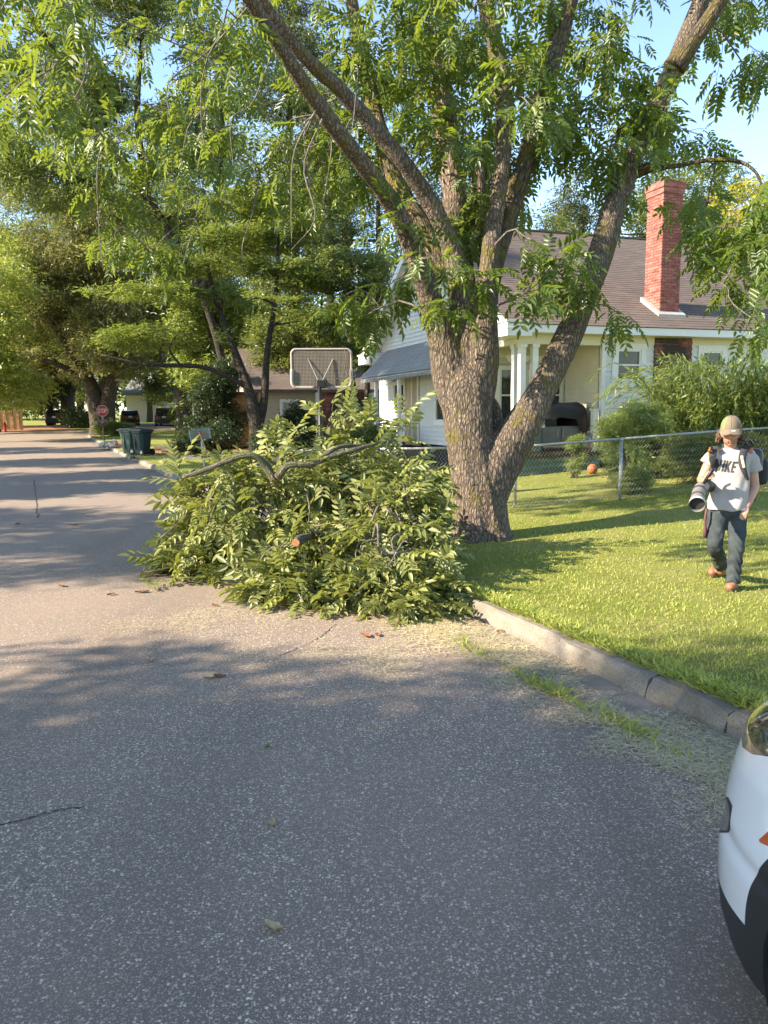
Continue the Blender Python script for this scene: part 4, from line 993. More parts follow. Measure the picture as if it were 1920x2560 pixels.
# ------------------------------------------------------------------ background trees and shrubs
KITE = (np.array([[0, 0, 0], [.45, .26, .05], [1, 0, -.08], [.45, -.26, .05]]), np.array([[0, 3, 2, 1]]))
TRI = (np.array([[0, .20, .03], [0, -.20, .03], [1.12, 0, -.08]]), np.array([[0, 1, 2]]))
def clump(n, seed, spread=.5, flat=.6):
    g = np.random.default_rng(seed); P = g.normal(0, spread, (n, 3)); P[:, 2] *= flat; D = P + g.normal(0, .4, (n, 3)); D[:, 2] -= .25
    V, F, _ = place(*TRI, P, D, g.uniform(.40, .70, n), g.normal(0, .8, n), g); return V, F
CLUMPS = [clump(16, i, .52) for i in range(5)]
def crown(blobs, n, size, seed, gaps=.0, flat=.8, shell=.35):
    """leaf clumps spread through ellipsoids; returns V, F, rnd"""
    g = np.random.default_rng(seed); B = [(np.array(c, float), np.array(r, float)) for c, r in blobs]
    w = np.array([np.prod(r) ** .75 for c, r in B]); w /= w.sum(); P = []
    for (c, r), k in zip(B, (w * n * 2.7).astype(int) + 3):
        d = g.normal(0, 1, (k, 3)); d /= np.linalg.norm(d, axis=1)[:, None]
        P.append(c + d * r * 1.1 * (shell + (1 - shell) * g.random((k, 1)) ** .6))
    P = np.vstack(P); nz = fnoise(P, 1.1 / size / 3, seed) + .6 * fnoise(P, 2.5 / size / 3, seed + 1)
    P = P[nz > np.quantile(nz, .38 + gaps * .3)]
    V, F, R, off = [], [], [], 0; kind = g.integers(0, 5, len(P))
    for k, (TV, TF) in enumerate(CLUMPS):
        Q = P[kind == k]
        if len(Q) == 0: continue
        X = g.normal(0, 1, (len(Q), 3)); X[:, 2] *= .25
        v, f, r = place(TV * np.array([1, 1, flat]), TF, Q, X, size * g.uniform(.75, 1.3, len(Q)), g.normal(0, .3, len(Q)), g); V.append(v); F.append(f + off); R.append(r); off += len(v)
    return np.vstack(V), np.vstack(F), np.concatenate(R)
LM = {
 'mid': leaf_mat("hardwood_leaf", (.034, .058, .017), (.185, .21, .06), (.28, .33, .05), .38),
 'lime': leaf_mat("bright_leaf", (.09, .13, .025), (.32, .35, .08), (.42, .46, .07), .42),
 'olive': leaf_mat("olive_leaf", (.07, .08, .03), (.28, .27, .115), (.34, .34, .08), .36),
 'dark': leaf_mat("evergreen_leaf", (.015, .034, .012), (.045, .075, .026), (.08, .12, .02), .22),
 'dog': leaf_mat("dogwood_leaf", (.05, .088, .024), (.26, .31, .07), (.34, .40, .06), .40),
 'pine': leaf_mat("pine_needle", (.05, .07, .025), (.14, .15, .055), (.2, .23, .05), .3),
 'yel': leaf_mat("yellow_leaf", (.20, .22, .02), (.42, .40, .04), (.55, .5, .04), .45),
 'fern': leaf_mat("feathery_leaf", (.075, .12, .03), (.26, .31, .09), (.36, .42, .08), .40),
}
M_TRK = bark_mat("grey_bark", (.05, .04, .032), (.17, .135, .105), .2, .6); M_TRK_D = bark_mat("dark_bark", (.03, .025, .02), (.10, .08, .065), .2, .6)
def bg_tree(name, label, base, trunk, blobs, n, size, mat, seed, bark=M_TRK, gaps=0., flat=.8, branches=8, cat="tree", group=None, shell=.35):
    """trunk: list of stems, each [(x,y,z,r)...] in world offsets from base; blobs likewise"""
    base = np.asarray(base, float); t = thing(name, base, label, cat, group); g = np.random.default_rng(seed)
    ends = []
    mb = MB()
    for st in trunk:
        A = np.array(st, float); A[:, :3] += base; P = smooth_path(A, max(8, len(st) * 5)); mb.tube(P[:, :3], np.maximum(P[:, 3], .02), 10, rough=.04, seed=seed); ends += list(P[len(P) // 3:])
    B = [(np.array(c, float) + base, r) for c, r in blobs]; ends = np.array(ends)
    for k in range(branches):
        c, r = B[k % len(B)]; e = c + g.normal(0, .35, 3) * np.array(r); i = int(np.argmin(np.linalg.norm(ends[:, :3] - e, axis=1) + .6 * np.maximum(0, ends[:, 2] - e[2])))
        p0 = ends[i][:3]; m_ = (p0 + e) / 2 + g.normal(0, .12, 3) * np.linalg.norm(e - p0); mb.tube(smooth_path(np.array([p0, m_, e]), 9), np.linspace(max(.03, ends[i][3] * .6), .02, 9), 6, False)
    mb.build("trunk", bark, t, smooth=True)
    V, F, R = crown(B, n, size, seed, gaps, flat, shell); mesh("crown", V, F, mat, t, attr={"rnd": R}, kind="stuff")
    return t
def gp(u, y, dz=.13):                                                # ground point at distance y in the direction of column u
    x = (u - 960) / FPX * (y * 1.0); x = x * (1.008); return np.array([x, y, float(hz(y)) + dz])
def zpx(v, y, u=960):                                                # height seen at row v at distance y
    return CAM_H + (1030 + (960 - u) * .0096 - v) * y / FPX
# ---- the trees of the street, each from where its trunk stands
b = gp(648, 32.5)
bg_tree("dogwood_tree", "layered dogwood with dark forked trunk behind the brush pile", b,
    [[(0, 0, -.1, .42), (0, 0, .5, .34), (-.05, 0, 1.6, .30), (-.35, 0, 2.9, .2), (-.9, .2, 4.4, .16), (-1.6, .3, 6.5, .1), (-2, .3, 8.5, .05)], [(.05, 0, 1.0, .2), (.35, .1, 2.4, .17), (.5, .2, 4.2, .13), (.9, .4, 6.6, .09), (1.1, .4, 9, .05)], [(-.3, 0, 2.8, .12), (-2.0, -.5, 3.6, .1), (-4.2, -.8, 3.7, .07), (-6.0, -1, 4.1, .04)]],
    [((-3.8, -.5, 6.6), (2.9, 1.8, .20)), ((-.6, -.8, 6.2), (2.4, 1.8, .20)), ((-2.2, 0, 7.7), (2.6, 2, .22)), ((.8, 0, 7.6), (2.0, 1.8, .22)), ((-.4, .4, 8.8), (2.6, 2, .4)), ((1.6, 0, 5.6), (1.6, 1.6, .3)), ((-3.6, -.5, 4.8), (2.6, 1.6, .55)), ((.2, .6, 10.2), (2.2, 1.8, .5)), ((1.8, .2, 9.2), (1.5, 1.5, .45)), ((-4.5, -.2, 8.2), (1.8, 1.5, .35)), ((2.4, .3, 7.1), (1.2, 1.2, .35))],
    2000, .34, LM['dog'], 31, M_TRK_D, flat=.3, branches=22)
b = gp(262, 57)
bg_tree("oak_tree", "broad bronze-green oak with forked trunk beside the stop sign", b,
    [[(0, 0, -.2, .85), (0, 0, .8, .72), (-.25, 0, 2.6, .6), (-.8, 0, 4.4, .42), (-2.2, -.3, 7, .28), (-4.5, -.5, 10, .14)], [(.2, 0, .8, .6), (.7, 0, 2.6, .52), (1.3, 0, 4.6, .4), (1.8, .2, 8, .28), (1.8, .3, 12, .14)], [(-.6, 0, 4, .25), (-2.8, -1, 5.2, .18), (-5, -1, 5.4, .1)]],
    [((-3.2, -1.2, 5.0), (3.0, 2.4, 1.2)), ((.2, -1.6, 5.8), (3.0, 2.2, 1.4)), ((3.6, -1, 5.2), (2.6, 2.2, 1.3)), ((-1.5, -.8, 8.4), (3.6, 3, 1.8)), ((2.6, -.6, 8.6), (3.2, 2.6, 1.7)), ((-4.6, -.6, 9.2), (2.8, 2.6, 1.5)), ((-2, 0, 12), (3.4, 3, 2)), ((2, 0, 12.2), (3, 2.6, 2)), ((-5.4, -.6, 12.6), (3, 2.6, 1.8)), ((-3.8, -.4, 15.8), (3.2, 2.8, 1.8)), ((1.0, .2, 15.4), (3, 2.6, 1.6))],
    2600, .46, LM['olive'], 32, M_TRK, gaps=.15, branches=20)
b = gp(600, 43)
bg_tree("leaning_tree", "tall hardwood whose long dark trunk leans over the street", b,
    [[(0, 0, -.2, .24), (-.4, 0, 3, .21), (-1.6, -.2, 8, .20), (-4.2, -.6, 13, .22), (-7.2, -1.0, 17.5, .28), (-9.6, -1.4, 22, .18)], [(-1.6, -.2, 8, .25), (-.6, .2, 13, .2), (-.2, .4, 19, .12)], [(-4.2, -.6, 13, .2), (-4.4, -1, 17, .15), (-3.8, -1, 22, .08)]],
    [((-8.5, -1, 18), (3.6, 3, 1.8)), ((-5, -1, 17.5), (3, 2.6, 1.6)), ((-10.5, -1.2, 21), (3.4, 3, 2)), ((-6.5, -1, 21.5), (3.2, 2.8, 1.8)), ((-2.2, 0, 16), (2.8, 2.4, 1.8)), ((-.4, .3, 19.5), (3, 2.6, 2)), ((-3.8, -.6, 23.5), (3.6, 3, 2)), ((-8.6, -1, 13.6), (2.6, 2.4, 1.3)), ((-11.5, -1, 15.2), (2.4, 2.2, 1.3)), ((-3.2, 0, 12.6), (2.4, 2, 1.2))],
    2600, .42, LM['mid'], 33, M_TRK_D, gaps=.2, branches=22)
b = gp(745, 50)
bg_tree("tall_pine", "tall pine rising behind the tan house with bare lower trunk", b, [[(0, 0, -.2, .4), (.2, 0, 8, .34), (.1, 0, 16, .26), (0, 0, 24, .12)]],
    [((.4, 0, 12), (2.6, 2.4, 1.2)), ((-.8, 0, 15), (3, 2.6, 1.3)), ((.8, 0, 17.6), (3, 2.8, 1.3)), ((-.4, 0, 20.4), (2.8, 2.6, 1.3)), ((.2, 0, 23.4), (2.4, 2.2, 1.4)), ((0, 0, 26), (1.4, 1.4, 1.2))], 1300, .40, LM['pine'], 34, M_TRK, gaps=.15, branches=16)
b = gp(838, 56)
bg_tree("tall_pine", "second slimmer pine close beside the pine behind the tan house", b, [[(0, 0, -.2, .36), (-.1, 0, 9, .3), (.2, 0, 18, .2), (.1, 0, 24, .08)]],
    [((0, 0, 13), (1.5, 2.0, 1.1)), ((.1, 0, 16), (1.8, 2.4, 1.2)), ((-.9, 0, 19), (2.2, 2.4, 1.3)), ((-.3, 0, 22), (1.9, 2.4, 1.4))], 800, .42, LM['pine'], 35, M_TRK, gaps=.2, branches=12)
b = gp(760, 40)
bg_tree("hardwood_tree", "leafy mid green hardwood standing in front of the tan house", b, [[(0, 0, -.2, .26), (.1, 0, 3, .22), (-.2, 0, 6, .16), (0, 0, 11, .07)], [(.1, 0, 2.5, .14), (.9, .1, 5, .1), (1.2, .1, 8, .05)]],
    [((-1.2, 0, 4.0), (1.8, 1.6, .7)), ((.8, 0, 4.3), (1.6, 1.5, .7)), ((-1, 0, 5.6), (2.0, 1.8, 1.0)), ((1.0, 0, 6.2), (1.7, 1.8, 1.0)), ((-.6, 0, 8.2), (2.2, 2, 1.2)), ((.9, 0, 9.0), (1.5, 1.6, 1.0)), ((-.5, 0, 11.2), (1.8, 1.8, 1.2)), ((-2.4, 0, 10), (1.6, 1.6, 1.2))], 1500, .32, LM['mid'], 36, M_TRK_D, branches=12)
b = gp(905, 33)
bg_tree("hardwood_tree", "dark multi-stemmed small tree at the far corner of the white clapboard house", b, [[(0, 0, -.1, .22), (.05, 0, 1.4, .2), (-.25, 0, 2.6, .12), (-.5, 0, 4.5, .06)], [(.05, 0, 1.2, .18), (.3, .1, 2.8, .12), (.2, 0, 5, .06)]],
    [((-.6, 0, 5.0), (1.5, 1.4, .9)), ((.3, .6, 6.0), (1.4, 1.3, .9)), ((-.4, .4, 7.4), (1.7, 1.5, 1)), ((.1, 0, 3.9), (.9, .9, .5))], 900, .28, LM['mid'], 37, M_TRK_D, branches=10)
# left-hand trees by the cross street
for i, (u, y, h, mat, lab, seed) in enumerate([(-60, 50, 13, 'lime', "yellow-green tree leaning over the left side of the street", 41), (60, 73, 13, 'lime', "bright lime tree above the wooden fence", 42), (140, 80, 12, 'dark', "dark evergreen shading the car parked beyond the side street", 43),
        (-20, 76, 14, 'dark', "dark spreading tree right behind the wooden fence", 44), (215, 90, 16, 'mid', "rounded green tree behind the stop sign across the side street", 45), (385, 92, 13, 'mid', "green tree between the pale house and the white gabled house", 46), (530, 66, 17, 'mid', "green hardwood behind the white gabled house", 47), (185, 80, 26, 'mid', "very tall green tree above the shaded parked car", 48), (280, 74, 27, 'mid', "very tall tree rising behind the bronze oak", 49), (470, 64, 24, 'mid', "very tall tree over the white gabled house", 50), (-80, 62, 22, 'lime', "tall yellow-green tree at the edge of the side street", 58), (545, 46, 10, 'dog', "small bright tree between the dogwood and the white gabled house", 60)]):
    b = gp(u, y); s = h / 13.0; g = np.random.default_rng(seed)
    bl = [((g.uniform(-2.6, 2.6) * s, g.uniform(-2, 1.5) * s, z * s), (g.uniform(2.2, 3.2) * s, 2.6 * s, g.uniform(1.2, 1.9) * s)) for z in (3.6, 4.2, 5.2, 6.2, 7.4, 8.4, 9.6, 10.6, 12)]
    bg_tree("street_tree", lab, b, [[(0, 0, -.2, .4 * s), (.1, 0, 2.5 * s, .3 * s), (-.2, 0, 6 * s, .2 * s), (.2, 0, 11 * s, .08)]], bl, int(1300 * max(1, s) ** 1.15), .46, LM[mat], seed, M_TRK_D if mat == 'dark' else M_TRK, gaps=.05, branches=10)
# trees behind the white house
for i, (u, y, h, mat, lab, seed) in enumerate([(1290, 45, 13.5, 'mid', "green tree showing above the ridge left of the brick chimney", 51), (1440, 50, 15.5, 'pine', "pale pine top beyond the roof ridge between two pecan limbs", 52), (1600, 44, 14.5, 'mid', "tall green tree directly behind the brick chimney", 53),
        (1745, 42, 14, 'mid', "dense tree behind the roof just past the chimney", 54), (1880, 36, 11.5, 'yel', "yellow-leaved tree behind the far end of the roof", 55), (1990, 46, 16, 'mid', "tall tree beyond the yellow-leaved tree", 56), (960, 50, 21, 'mid', "tall tree far behind the street gable of the clapboard house", 86), (880, 60, 25, 'mid', "very tall tree beyond the slim pine", 87), (1150, 52, 17, 'mid', "tree behind the house showing between the upright pecan limbs", 57)]):
    b = gp(u, y); g = np.random.default_rng(seed); s = h / 13.0
    bl = [((g.uniform(-1.8, 1.8) * s, g.uniform(-1.5, 1.5), z * s), (g.uniform(1.6, 2.4) * s, 2.0, g.uniform(1.0, 1.5) * s)) for z in (6, 7.2, 8.2, 9.2, 10.2, 11.2, 12.2)]
    bg_tree("back_yard_tree", lab, b, [[(0, 0, -.2, .3), (.1, 0, 4 * s, .24), (-.2, 0, 8 * s, .15), (.1, 0, 12 * s, .05)]], bl, 750, .40, LM[mat], seed, M_TRK, gaps=.25, branches=9)
# street trees on the opposite verge: they stand left of the view and throw the shade across the road
for i, (x, y, zs, sp, lab, seed, dens) in enumerate([
        (-13.2, -4.5, (5, 6, 7, 8, 9, 10, 11), 2.6, "shade tree across the street from the white parked car", 61, 1500),
        (-13.2, -.6, (5.2, 6, 6.8, 7.6, 8.4, 9.2), 1.5, "bushy shade tree across the street just ahead of the white parked car", 62, 1100),
        (-16, -10.5, (5, 6, 7, 8, 9, 10, 11), 2.6, "shade tree across the street behind the white parked car", 63, 1200),
        (-19.5, 8.0, (3.8, 4.6, 5.4, 6.2, 7, 7.8, 8.6, 9.4, 10), 2.4, "low spreading tree across the street from the brush pile", 64, 1700),
        (-20.5, 16, (4.5, 6, 7.5, 9, 10.5, 12, 13.5, 15, 16.5, 18, 19.5, 21), 2.4, "tall roadside tree across the street further up the road", 65, 2600),
        (-21.5, 20, (5, 6.5, 8, 9.5, 11, 12.5, 14, 15.5, 17, 18.5, 20, 21.5), 2.2, "tall narrow tree between two roadside trees across the street", 68, 2200),
        (-23.5, 26, (4.5, 5.5, 6.5, 7.5, 8.5, 9.5), 2.6, "roadside tree across the street near the driveway", 66, 1000), (-28, 36, (4, 5, 6, 7, 8), 3.0, "roadside tree across the street near the trash carts", 67, 1100)]):
    g = np.random.default_rng(seed); bl = [((g.uniform(-sp, sp) * .8, g.uniform(-sp, sp), z), (g.uniform(1.6, 2.3), 2.0, g.uniform(.9, 1.4))) for z in zs]
    bg_tree("verge_tree", lab, (x, y, .13), [[(0, 0, -.2, .35), (.1, 0, 3, .28), (-.2, 0, zs[-1] * .6, .18), (.1, 0, zs[-1], .06)]], bl, dens, .5 if seed in (65, 68) else .36, LM['mid'], seed, M_TRK, gaps=.3 if seed < 65 else .15, branches=10)
# far woods closing the view
V, F, R = [], [], []; off = 0
bl = [((gp(u, y)[0], y, float(hz(y)) + z), (8, 4, g.uniform(3, 5))) for u in range(-250, 2300, 150) for y, z in ((105 + (u % 90) * .2, 5), (112, 12))]
V, F, R = crown(bl, 4200, 1.9, 77, 0, .8); mesh("far_woods", V, F, LM['mid'], None, attr={"rnd": R}, label="far woods closing the view behind the houses", cat="woods", kind="stuff")

# ------------------------------------------------------------------ shrubs
def shrub(name, label, base, blobs, n, size, mat, seed, stems=6, cat="shrub", group=None, flat=.8):
    g = np.random.default_rng(seed); base = np.asarray(base, float)
    st = [[(g.normal(0, .05), g.normal(0, .05), -.05, .03), (c[0] * .5, c[1] * .5, c[2] * .5, .022), (c[0], c[1], c[2] + r[2] * .3, .012)] for c, r in [blobs[k % len(blobs)] for k in range(stems)]]
    return bg_tree(name, label, base, st, blobs, n, size, mat, seed, M_TRK_D, 0, flat, 0, cat, group, .2)
def lgp(u, y): p = gp(u, y); p[2] = float(lawn_z(p[0], p[1])); return p
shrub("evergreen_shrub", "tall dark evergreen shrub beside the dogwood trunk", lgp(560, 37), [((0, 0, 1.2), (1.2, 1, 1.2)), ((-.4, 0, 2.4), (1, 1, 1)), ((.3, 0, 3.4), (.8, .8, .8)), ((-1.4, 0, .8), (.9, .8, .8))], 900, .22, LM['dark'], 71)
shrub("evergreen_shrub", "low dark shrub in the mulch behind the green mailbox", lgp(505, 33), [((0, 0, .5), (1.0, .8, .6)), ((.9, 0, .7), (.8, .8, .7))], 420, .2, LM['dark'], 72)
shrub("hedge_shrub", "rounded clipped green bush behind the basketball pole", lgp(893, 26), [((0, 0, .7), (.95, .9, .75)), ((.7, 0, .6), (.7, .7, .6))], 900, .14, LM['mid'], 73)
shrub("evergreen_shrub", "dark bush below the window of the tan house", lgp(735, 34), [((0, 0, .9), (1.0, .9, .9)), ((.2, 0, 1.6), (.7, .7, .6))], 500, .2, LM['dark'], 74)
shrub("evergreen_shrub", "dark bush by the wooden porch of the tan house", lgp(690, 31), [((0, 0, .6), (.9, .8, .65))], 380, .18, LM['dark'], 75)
shrub("privet_shrub", "loose green shrub growing through the chain-link fence near its post", lgp(1572, 14.2), [((0, .1, .55), (.36, .4, .55)), ((-.1, .3, 1.1), (.45, .4, .4)), ((.35, .4, 1.35), (.5, .4, .35)), ((.1, 0, .25), (.3, .25, .28))], 1150, .075, LM['fern'], 76, 12, flat=.9)
shrub("privet_shrub", "leafy green shrub against the white wall beside the chimney breast", lgp(1640, 16.6), [((0, .2, .8), (.8, .6, .8)), ((-.7, .3, .9), (.6, .5, .55)), ((.5, .3, 1.0), (.5, .5, .5))], 1200, .095, LM['fern'], 78, 12)
shrub("privet_shrub", "small spindly bush at the porch skirt beside the orange ball", lgp(1436, 17.9), [((0, 0, .5), (.22, .2, .45)), ((.1, 0, .8), (.28, .2, .2))], 260, .075, LM['fern'], 79, 7)
shrub("boxwood_shrub", "dense green bush at the right end of the chain-link fence", lgp(1760, 15.4), [((0, 0, .5), (.9, .5, .55)), ((1.0, 0, .5), (.7, .5, .5))], 900, .085, LM['mid'], 80, 8)
shrub("foundation_shrub", "leafy shrub at the foot of the oak by the black mailbox", lgp(290, 55), [((0, 0, .5), (1.6, .8, .5))], 240, .24, LM['mid'], 81)
shrub("foundation_shrub", "green hedge beside the dark parked estate car", gp(462, 74), [((0, 0, .8), (1.0, .9, .9))], 240, .3, LM['mid'], 82)
shrub("foundation_shrub", "dark hedge across the side street behind the stop sign", gp(210, 72), [((0, 0, .9), (2.4, 1, 1)), ((2.0, 0, .8), (1.6, 1, .9))], 420, .32, LM['dark'], 83)
# feathery arching shrub: long stems lined with fine needles
fb = lgp(1800, 17.2); fs = thing("feathery_shrub", fb, "large feathery green shrub with arching wands in front of the house wall", "shrub")
g = np.random.default_rng(88); stm = MB(); NP, ND, NS = [], [], []
for k in range(420):
    a = g.uniform(0, 6.28); L = g.uniform(1.5, 2.9); ln = g.uniform(.15, .85); r0 = g.uniform(0, .5)
    d = np.array([math.cos(a), math.sin(a) * .7, 0]); p0 = fb + d * r0 + np.array([g.uniform(-.8, 1.3), 0, 0])
    P = smooth_path(np.array([p0, p0 + d * ln * .35 * L + [0, 0, .55 * L], p0 + d * ln * .8 * L + [0, 0, .85 * L], p0 + d * ln * 1.2 * L + [0, 0, (.95 - .35 * ln) * L]]), 14)
    V, F, U = tube(P, np.linspace(.008, .003, 14), 3, False); stm.add(V, F, U)
    T = np.gradient(P, axis=0); T /= np.linalg.norm(T, axis=1)[:, None]
    for t in np.linspace(2, 13, 30):
        i = int(t); f = t - i; p = P[min(i, 13)] * (1 - f) + P[min(i + 1, 13)] * f; o = g.normal(0, 1, 3)
        NP.append(p); ND.append(T[min(i, 13)] * 1.2 + o * .55); NS.append(g.uniform(.13, .24))
stm.build("stems", LM['fern'], fs, kind="stuff")
V, F, R = place(np.array([[0, 0, 0], [.5, .10, .02], [1, 0, 0], [.5, -.10, .02]]), KITE[1], np.array(NP), np.array(ND), np.array(NS), None, g); mesh("foliage", V, F, LM['fern'], fs, attr={"rnd": R}, kind="stuff")

# ------------------------------------------------------------------ grass blades, clippings, litter
M_GRASS = leaf_mat("grass_blade", (.18, .245, .040), (.52, .51, .15), (.50, .54, .09), .38, .6, .25)
M_STRAW = leaf_mat("grass_clipping", (.52, .42, .22), (.78, .68, .45), (.3, .28, .12), .15, .8, .2)
BLADE = (np.array([[0, -.06, 0], [0, .06, 0], [.5, .045, 0], [.5, -.045, 0], [1, 0, -.12]]), None)
def blades(S, W, zf, hmin, hmax, mat, name, seed, lean=.45, **k):
    g = np.random.default_rng(seed); N = len(S); X, Y = sw(S, W); Z = zf(X, Y)
    D = g.normal(0, lean, (N, 3)); D[:, 2] = 1.0; h = g.uniform(hmin, hmax, N)
    side = np.stack([g.normal(0, 1, N), g.normal(0, 1, N), np.zeros(N)], 1); side /= np.linalg.norm(side, axis=1)[:, None]
    D /= np.linalg.norm(D, axis=1)[:, None]; P = np.stack([X, Y, Z - .004], 1); w = (h * .07 + .0022)[:, None]
    bend = np.stack([D[:, 0], D[:, 1], np.zeros(N)], 1) * .6
    V = np.stack([P - side * w, P + side * w, P + D * h[:, None] * .55 + side * w * .7, P + D * h[:, None] * .55 - side * w * .7, P + D * h[:, None] * .9 + bend * h[:, None]], 1).reshape(-1, 3)
    i = np.arange(N) * 5; F = np.concatenate([np.stack([i, i + 1, i + 2], 1), np.stack([i, i + 2, i + 3], 1), np.stack([i + 3, i + 2, i + 4], 1)])
    fn = fnoise(P, 1.2, 5) * .5 + .5 * fnoise(P, 5., 6)
    return mesh(name, V, F, mat, None, attr={"rnd": np.repeat(np.clip(.35 + fn * .6 + g.normal(0, .16, N), 0, .98), 5)}, **k)
g = np.random.default_rng(90)
def scatter(n, s0, s1, wa, wb, dens=None):
    S = g.uniform(s0, s1, n); W = g.uniform(wa, wb, n); X, Y = sw(S, W); u, v, d = to_px_many(np.stack([X, Y, np.full(n, .15)], 1))
    q = (d > .5) & (u > -60) & (u < 2200) & (v < 2700)
    if dens is not None: q &= g.random(n) < dens(d)
    return S[q], W[q]
S1, W1 = scatter(330000, -6, 14, -9.5, -.135, lambda d: np.clip((5.2 / np.maximum(d, 3)) ** 1.5, 0, 1))
grass_l = dict(label="short mown grass covering the lawn beyond the kerb", cat="grass", kind="stuff")
blades(S1, W1, lawn_z, .022, .046, M_GRASS, "grass", 1, **grass_l)
S2, W2 = scatter(26000, -7, 6, -.30, -.13); blades(S2, W2, lawn_z, .05, .11, M_GRASS, "grass_edge", 2, .8, label="longer grass fringe hanging over the kerb top", cat="grass", kind="stuff")
S3, W3 = scatter(14000, 10, 34, -16, -.2, None); blades(S3, W3, lawn_z, .05, .10, M_GRASS, "yard_grass", 3, label="thin grass of the yards further up the street", cat="grass", kind="stuff")
# weeds in the gutter seam
g = np.random.default_rng(93); cs = g.choice([-3.9, -2.6, -2.5, -1.85, -1.75, -.9], 620); S4 = cs + g.normal(0, .20, 620); W4 = .47 + g.normal(0, .035, 620) + (S4 + 2) * .02
blades(S4, W4, lambda X, Y: hz(Y) + .004, .03, .11, M_GRASS, "gutter_weeds", 4, 1.1, label="green weeds growing in the seam of the gutter", cat="weeds", kind="stuff")
# dry clippings drifted along the gutter
def clippings(n, s0, s1, wc, wsd, name, seed, lab, lmin=.02, lmax=.07, thr=-.05):
    g = np.random.default_rng(seed); S = g.uniform(s0, s1, n); W = wc(S) + g.normal(0, 1, n) * wsd(S); q = W > .01; S, W = S[q], W[q]
    X, Y = sw(S, W); P = np.stack([X, Y, np.zeros(len(X))], 1); nz = fnoise(P, 2.2, seed) + .7 * fnoise(P, 6, seed + 1) + g.normal(0, .12, len(P)); q = nz > thr; P = P[q]
    N = len(P); P[:, 2] = hz(P[:, 1]) + .006 + g.random(N) * .012; D = np.stack([g.normal(0, 1, N), g.normal(0, 1, N), g.normal(0, .12, N)], 1)
    T = np.array([[0, -.03, 0], [.5, -.03, .04], [1, 0, 0], [.5, .03, .04]])
    V, F, R = place(T, KITE[1], P, D, g.uniform(lmin, lmax, N), g.normal(0, .2, N), g); V[:, 2] = np.maximum(V[:, 2], hz(V[:, 1]) + .005)
    mesh(name, V, F, M_STRAW, None, attr={"rnd": R}, label=lab, cat="clippings", kind="stuff")
clippings(95000, -5.5, 1.6, lambda S: .42 + 0 * S, lambda S: np.full(len(S), .22), "grass_clippings", 101, "dry grass clippings drifted along the gutter beside the kerb")
clippings(30000, -1.4, 1.8, lambda S: 1.0 + .55 * (S + 1.4), lambda S: np.full(len(S), .42), "street_clippings", 103, "dry grass clippings blown across the asphalt below the brush pile", .015, .05, .1)
# fallen leaves lying singly on the road
M_LB, M_LT, M_LG = simple("brown_leaf", (.20, .085, .035), .8, var=.4, scale=40), simple("tan_leaf", (.42, .30, .15), .8, var=.3, scale=40), simple("green_leaf", (.14, .19, .04), .6, var=.3, scale=40)
def curled(name, px, L, mat, label, seed, z=0.0):
    g = np.random.default_rng(seed); p = onz(*px, z); a = g.uniform(0, 6.28); V = []; F = []
    for i in range(7):
        t = i / 6; w = L * .26 * math.sin(math.pi * min(1, t * .96 + .04)) ** .8 + .001
        for j in range(3):
            x = L * (t - .5); y = w * (j - 1) + .04 * L * math.sin(t * 5); zz = .012 * abs(j - 1) * g.uniform(.5, 1.4) + .02 * (2 * t - 1) ** 2 * L * 4 * .3 + .005
            V.append((p[0] + x * math.cos(a) - y * math.sin(a), p[1] + x * math.sin(a) + y * math.cos(a), p[2] + zz + .003))
    for i in range(6):
        for j in range(2): F.append((i * 3 + j, i * 3 + j + 1, i * 3 + j + 4, i * 3 + j + 3))
    mesh(name, V, F, mat, None, True, label=label, cat="leaf", group="fallen leaves on the road")
LEAFS = [((525, 1695), .10, M_LT, "tan fallen leaf touching a russet one on the open asphalt"), ((550, 1693), .09, M_LB, "russet fallen leaf touching a tan one on the open asphalt"), ((375, 1653), .07, M_LT, "small pale fallen leaf alone on the asphalt below the pile"), ((45, 1310), .16, M_LB, "brown fallen leaf beside the lengthwise crack"),
    ((185, 1313), .16, M_LB, "brown fallen leaf on the lane left of the pile"), ((155, 1467), .11, M_LB, "dark fallen leaf at the edge of the sunlit road patch"), ((915, 1592), .13, M_LB, "crumpled brown leaf on the straw below the heap front"), ((945, 1590), .10, M_LB, "second crumpled brown leaf on the straw below the heap front"),
    ((685, 2325), .075, M_LT, "tan leaf on the dark coarse asphalt farthest from the pile"), ((680, 2063), .06, M_LT, "small tan leaf on shaded coarse asphalt above the other"), ((670, 1870), .05, M_LG, "small green leaf on the shaded asphalt"), ((538, 1516), .07, M_LB, "tiny dark leaf in front of the heap on the asphalt"), ((355, 1482), .14, M_LB, "dry brown leaf beside the green sprig near the heap"), ((278, 1488), .09, M_LB, "small dark leaf near the green sprig"), ((1250, 1582), .07, M_LB, "brown leaf lying by the kerb foot")]
for i, (px, L, m_, lab) in enumerate(LEAFS): curled("fallen_leaf", px, L, m_, lab, 200 + i)
sp = Leaves(); g = np.random.default_rng(120)
for px, lab in (((365, 1462), "green leafy sprig lying on the sunlit road left of the heap"), ((500, 1455), "flattened green sprig lying at the foot of the heap")):
    p = onz(*px, .02); t = thing("leaf_sprig", p, lab, "sprig", "cut sprigs on the road"); 
    for k in range(3):
        TV, TF = CL[k]; a = g.uniform(0, 6.28); V, F, R = place(TV * [1, 1, .4], TF, p[None, :] + [[0, 0, .04]], np.array([[math.cos(a), math.sin(a), .02]]), np.array([.26]), np.array([0.]), g); V[:, 2] = np.maximum(V[:, 2], .008)
        mesh("leaf", V, F, M_PILE, t, attr={"rnd": R})
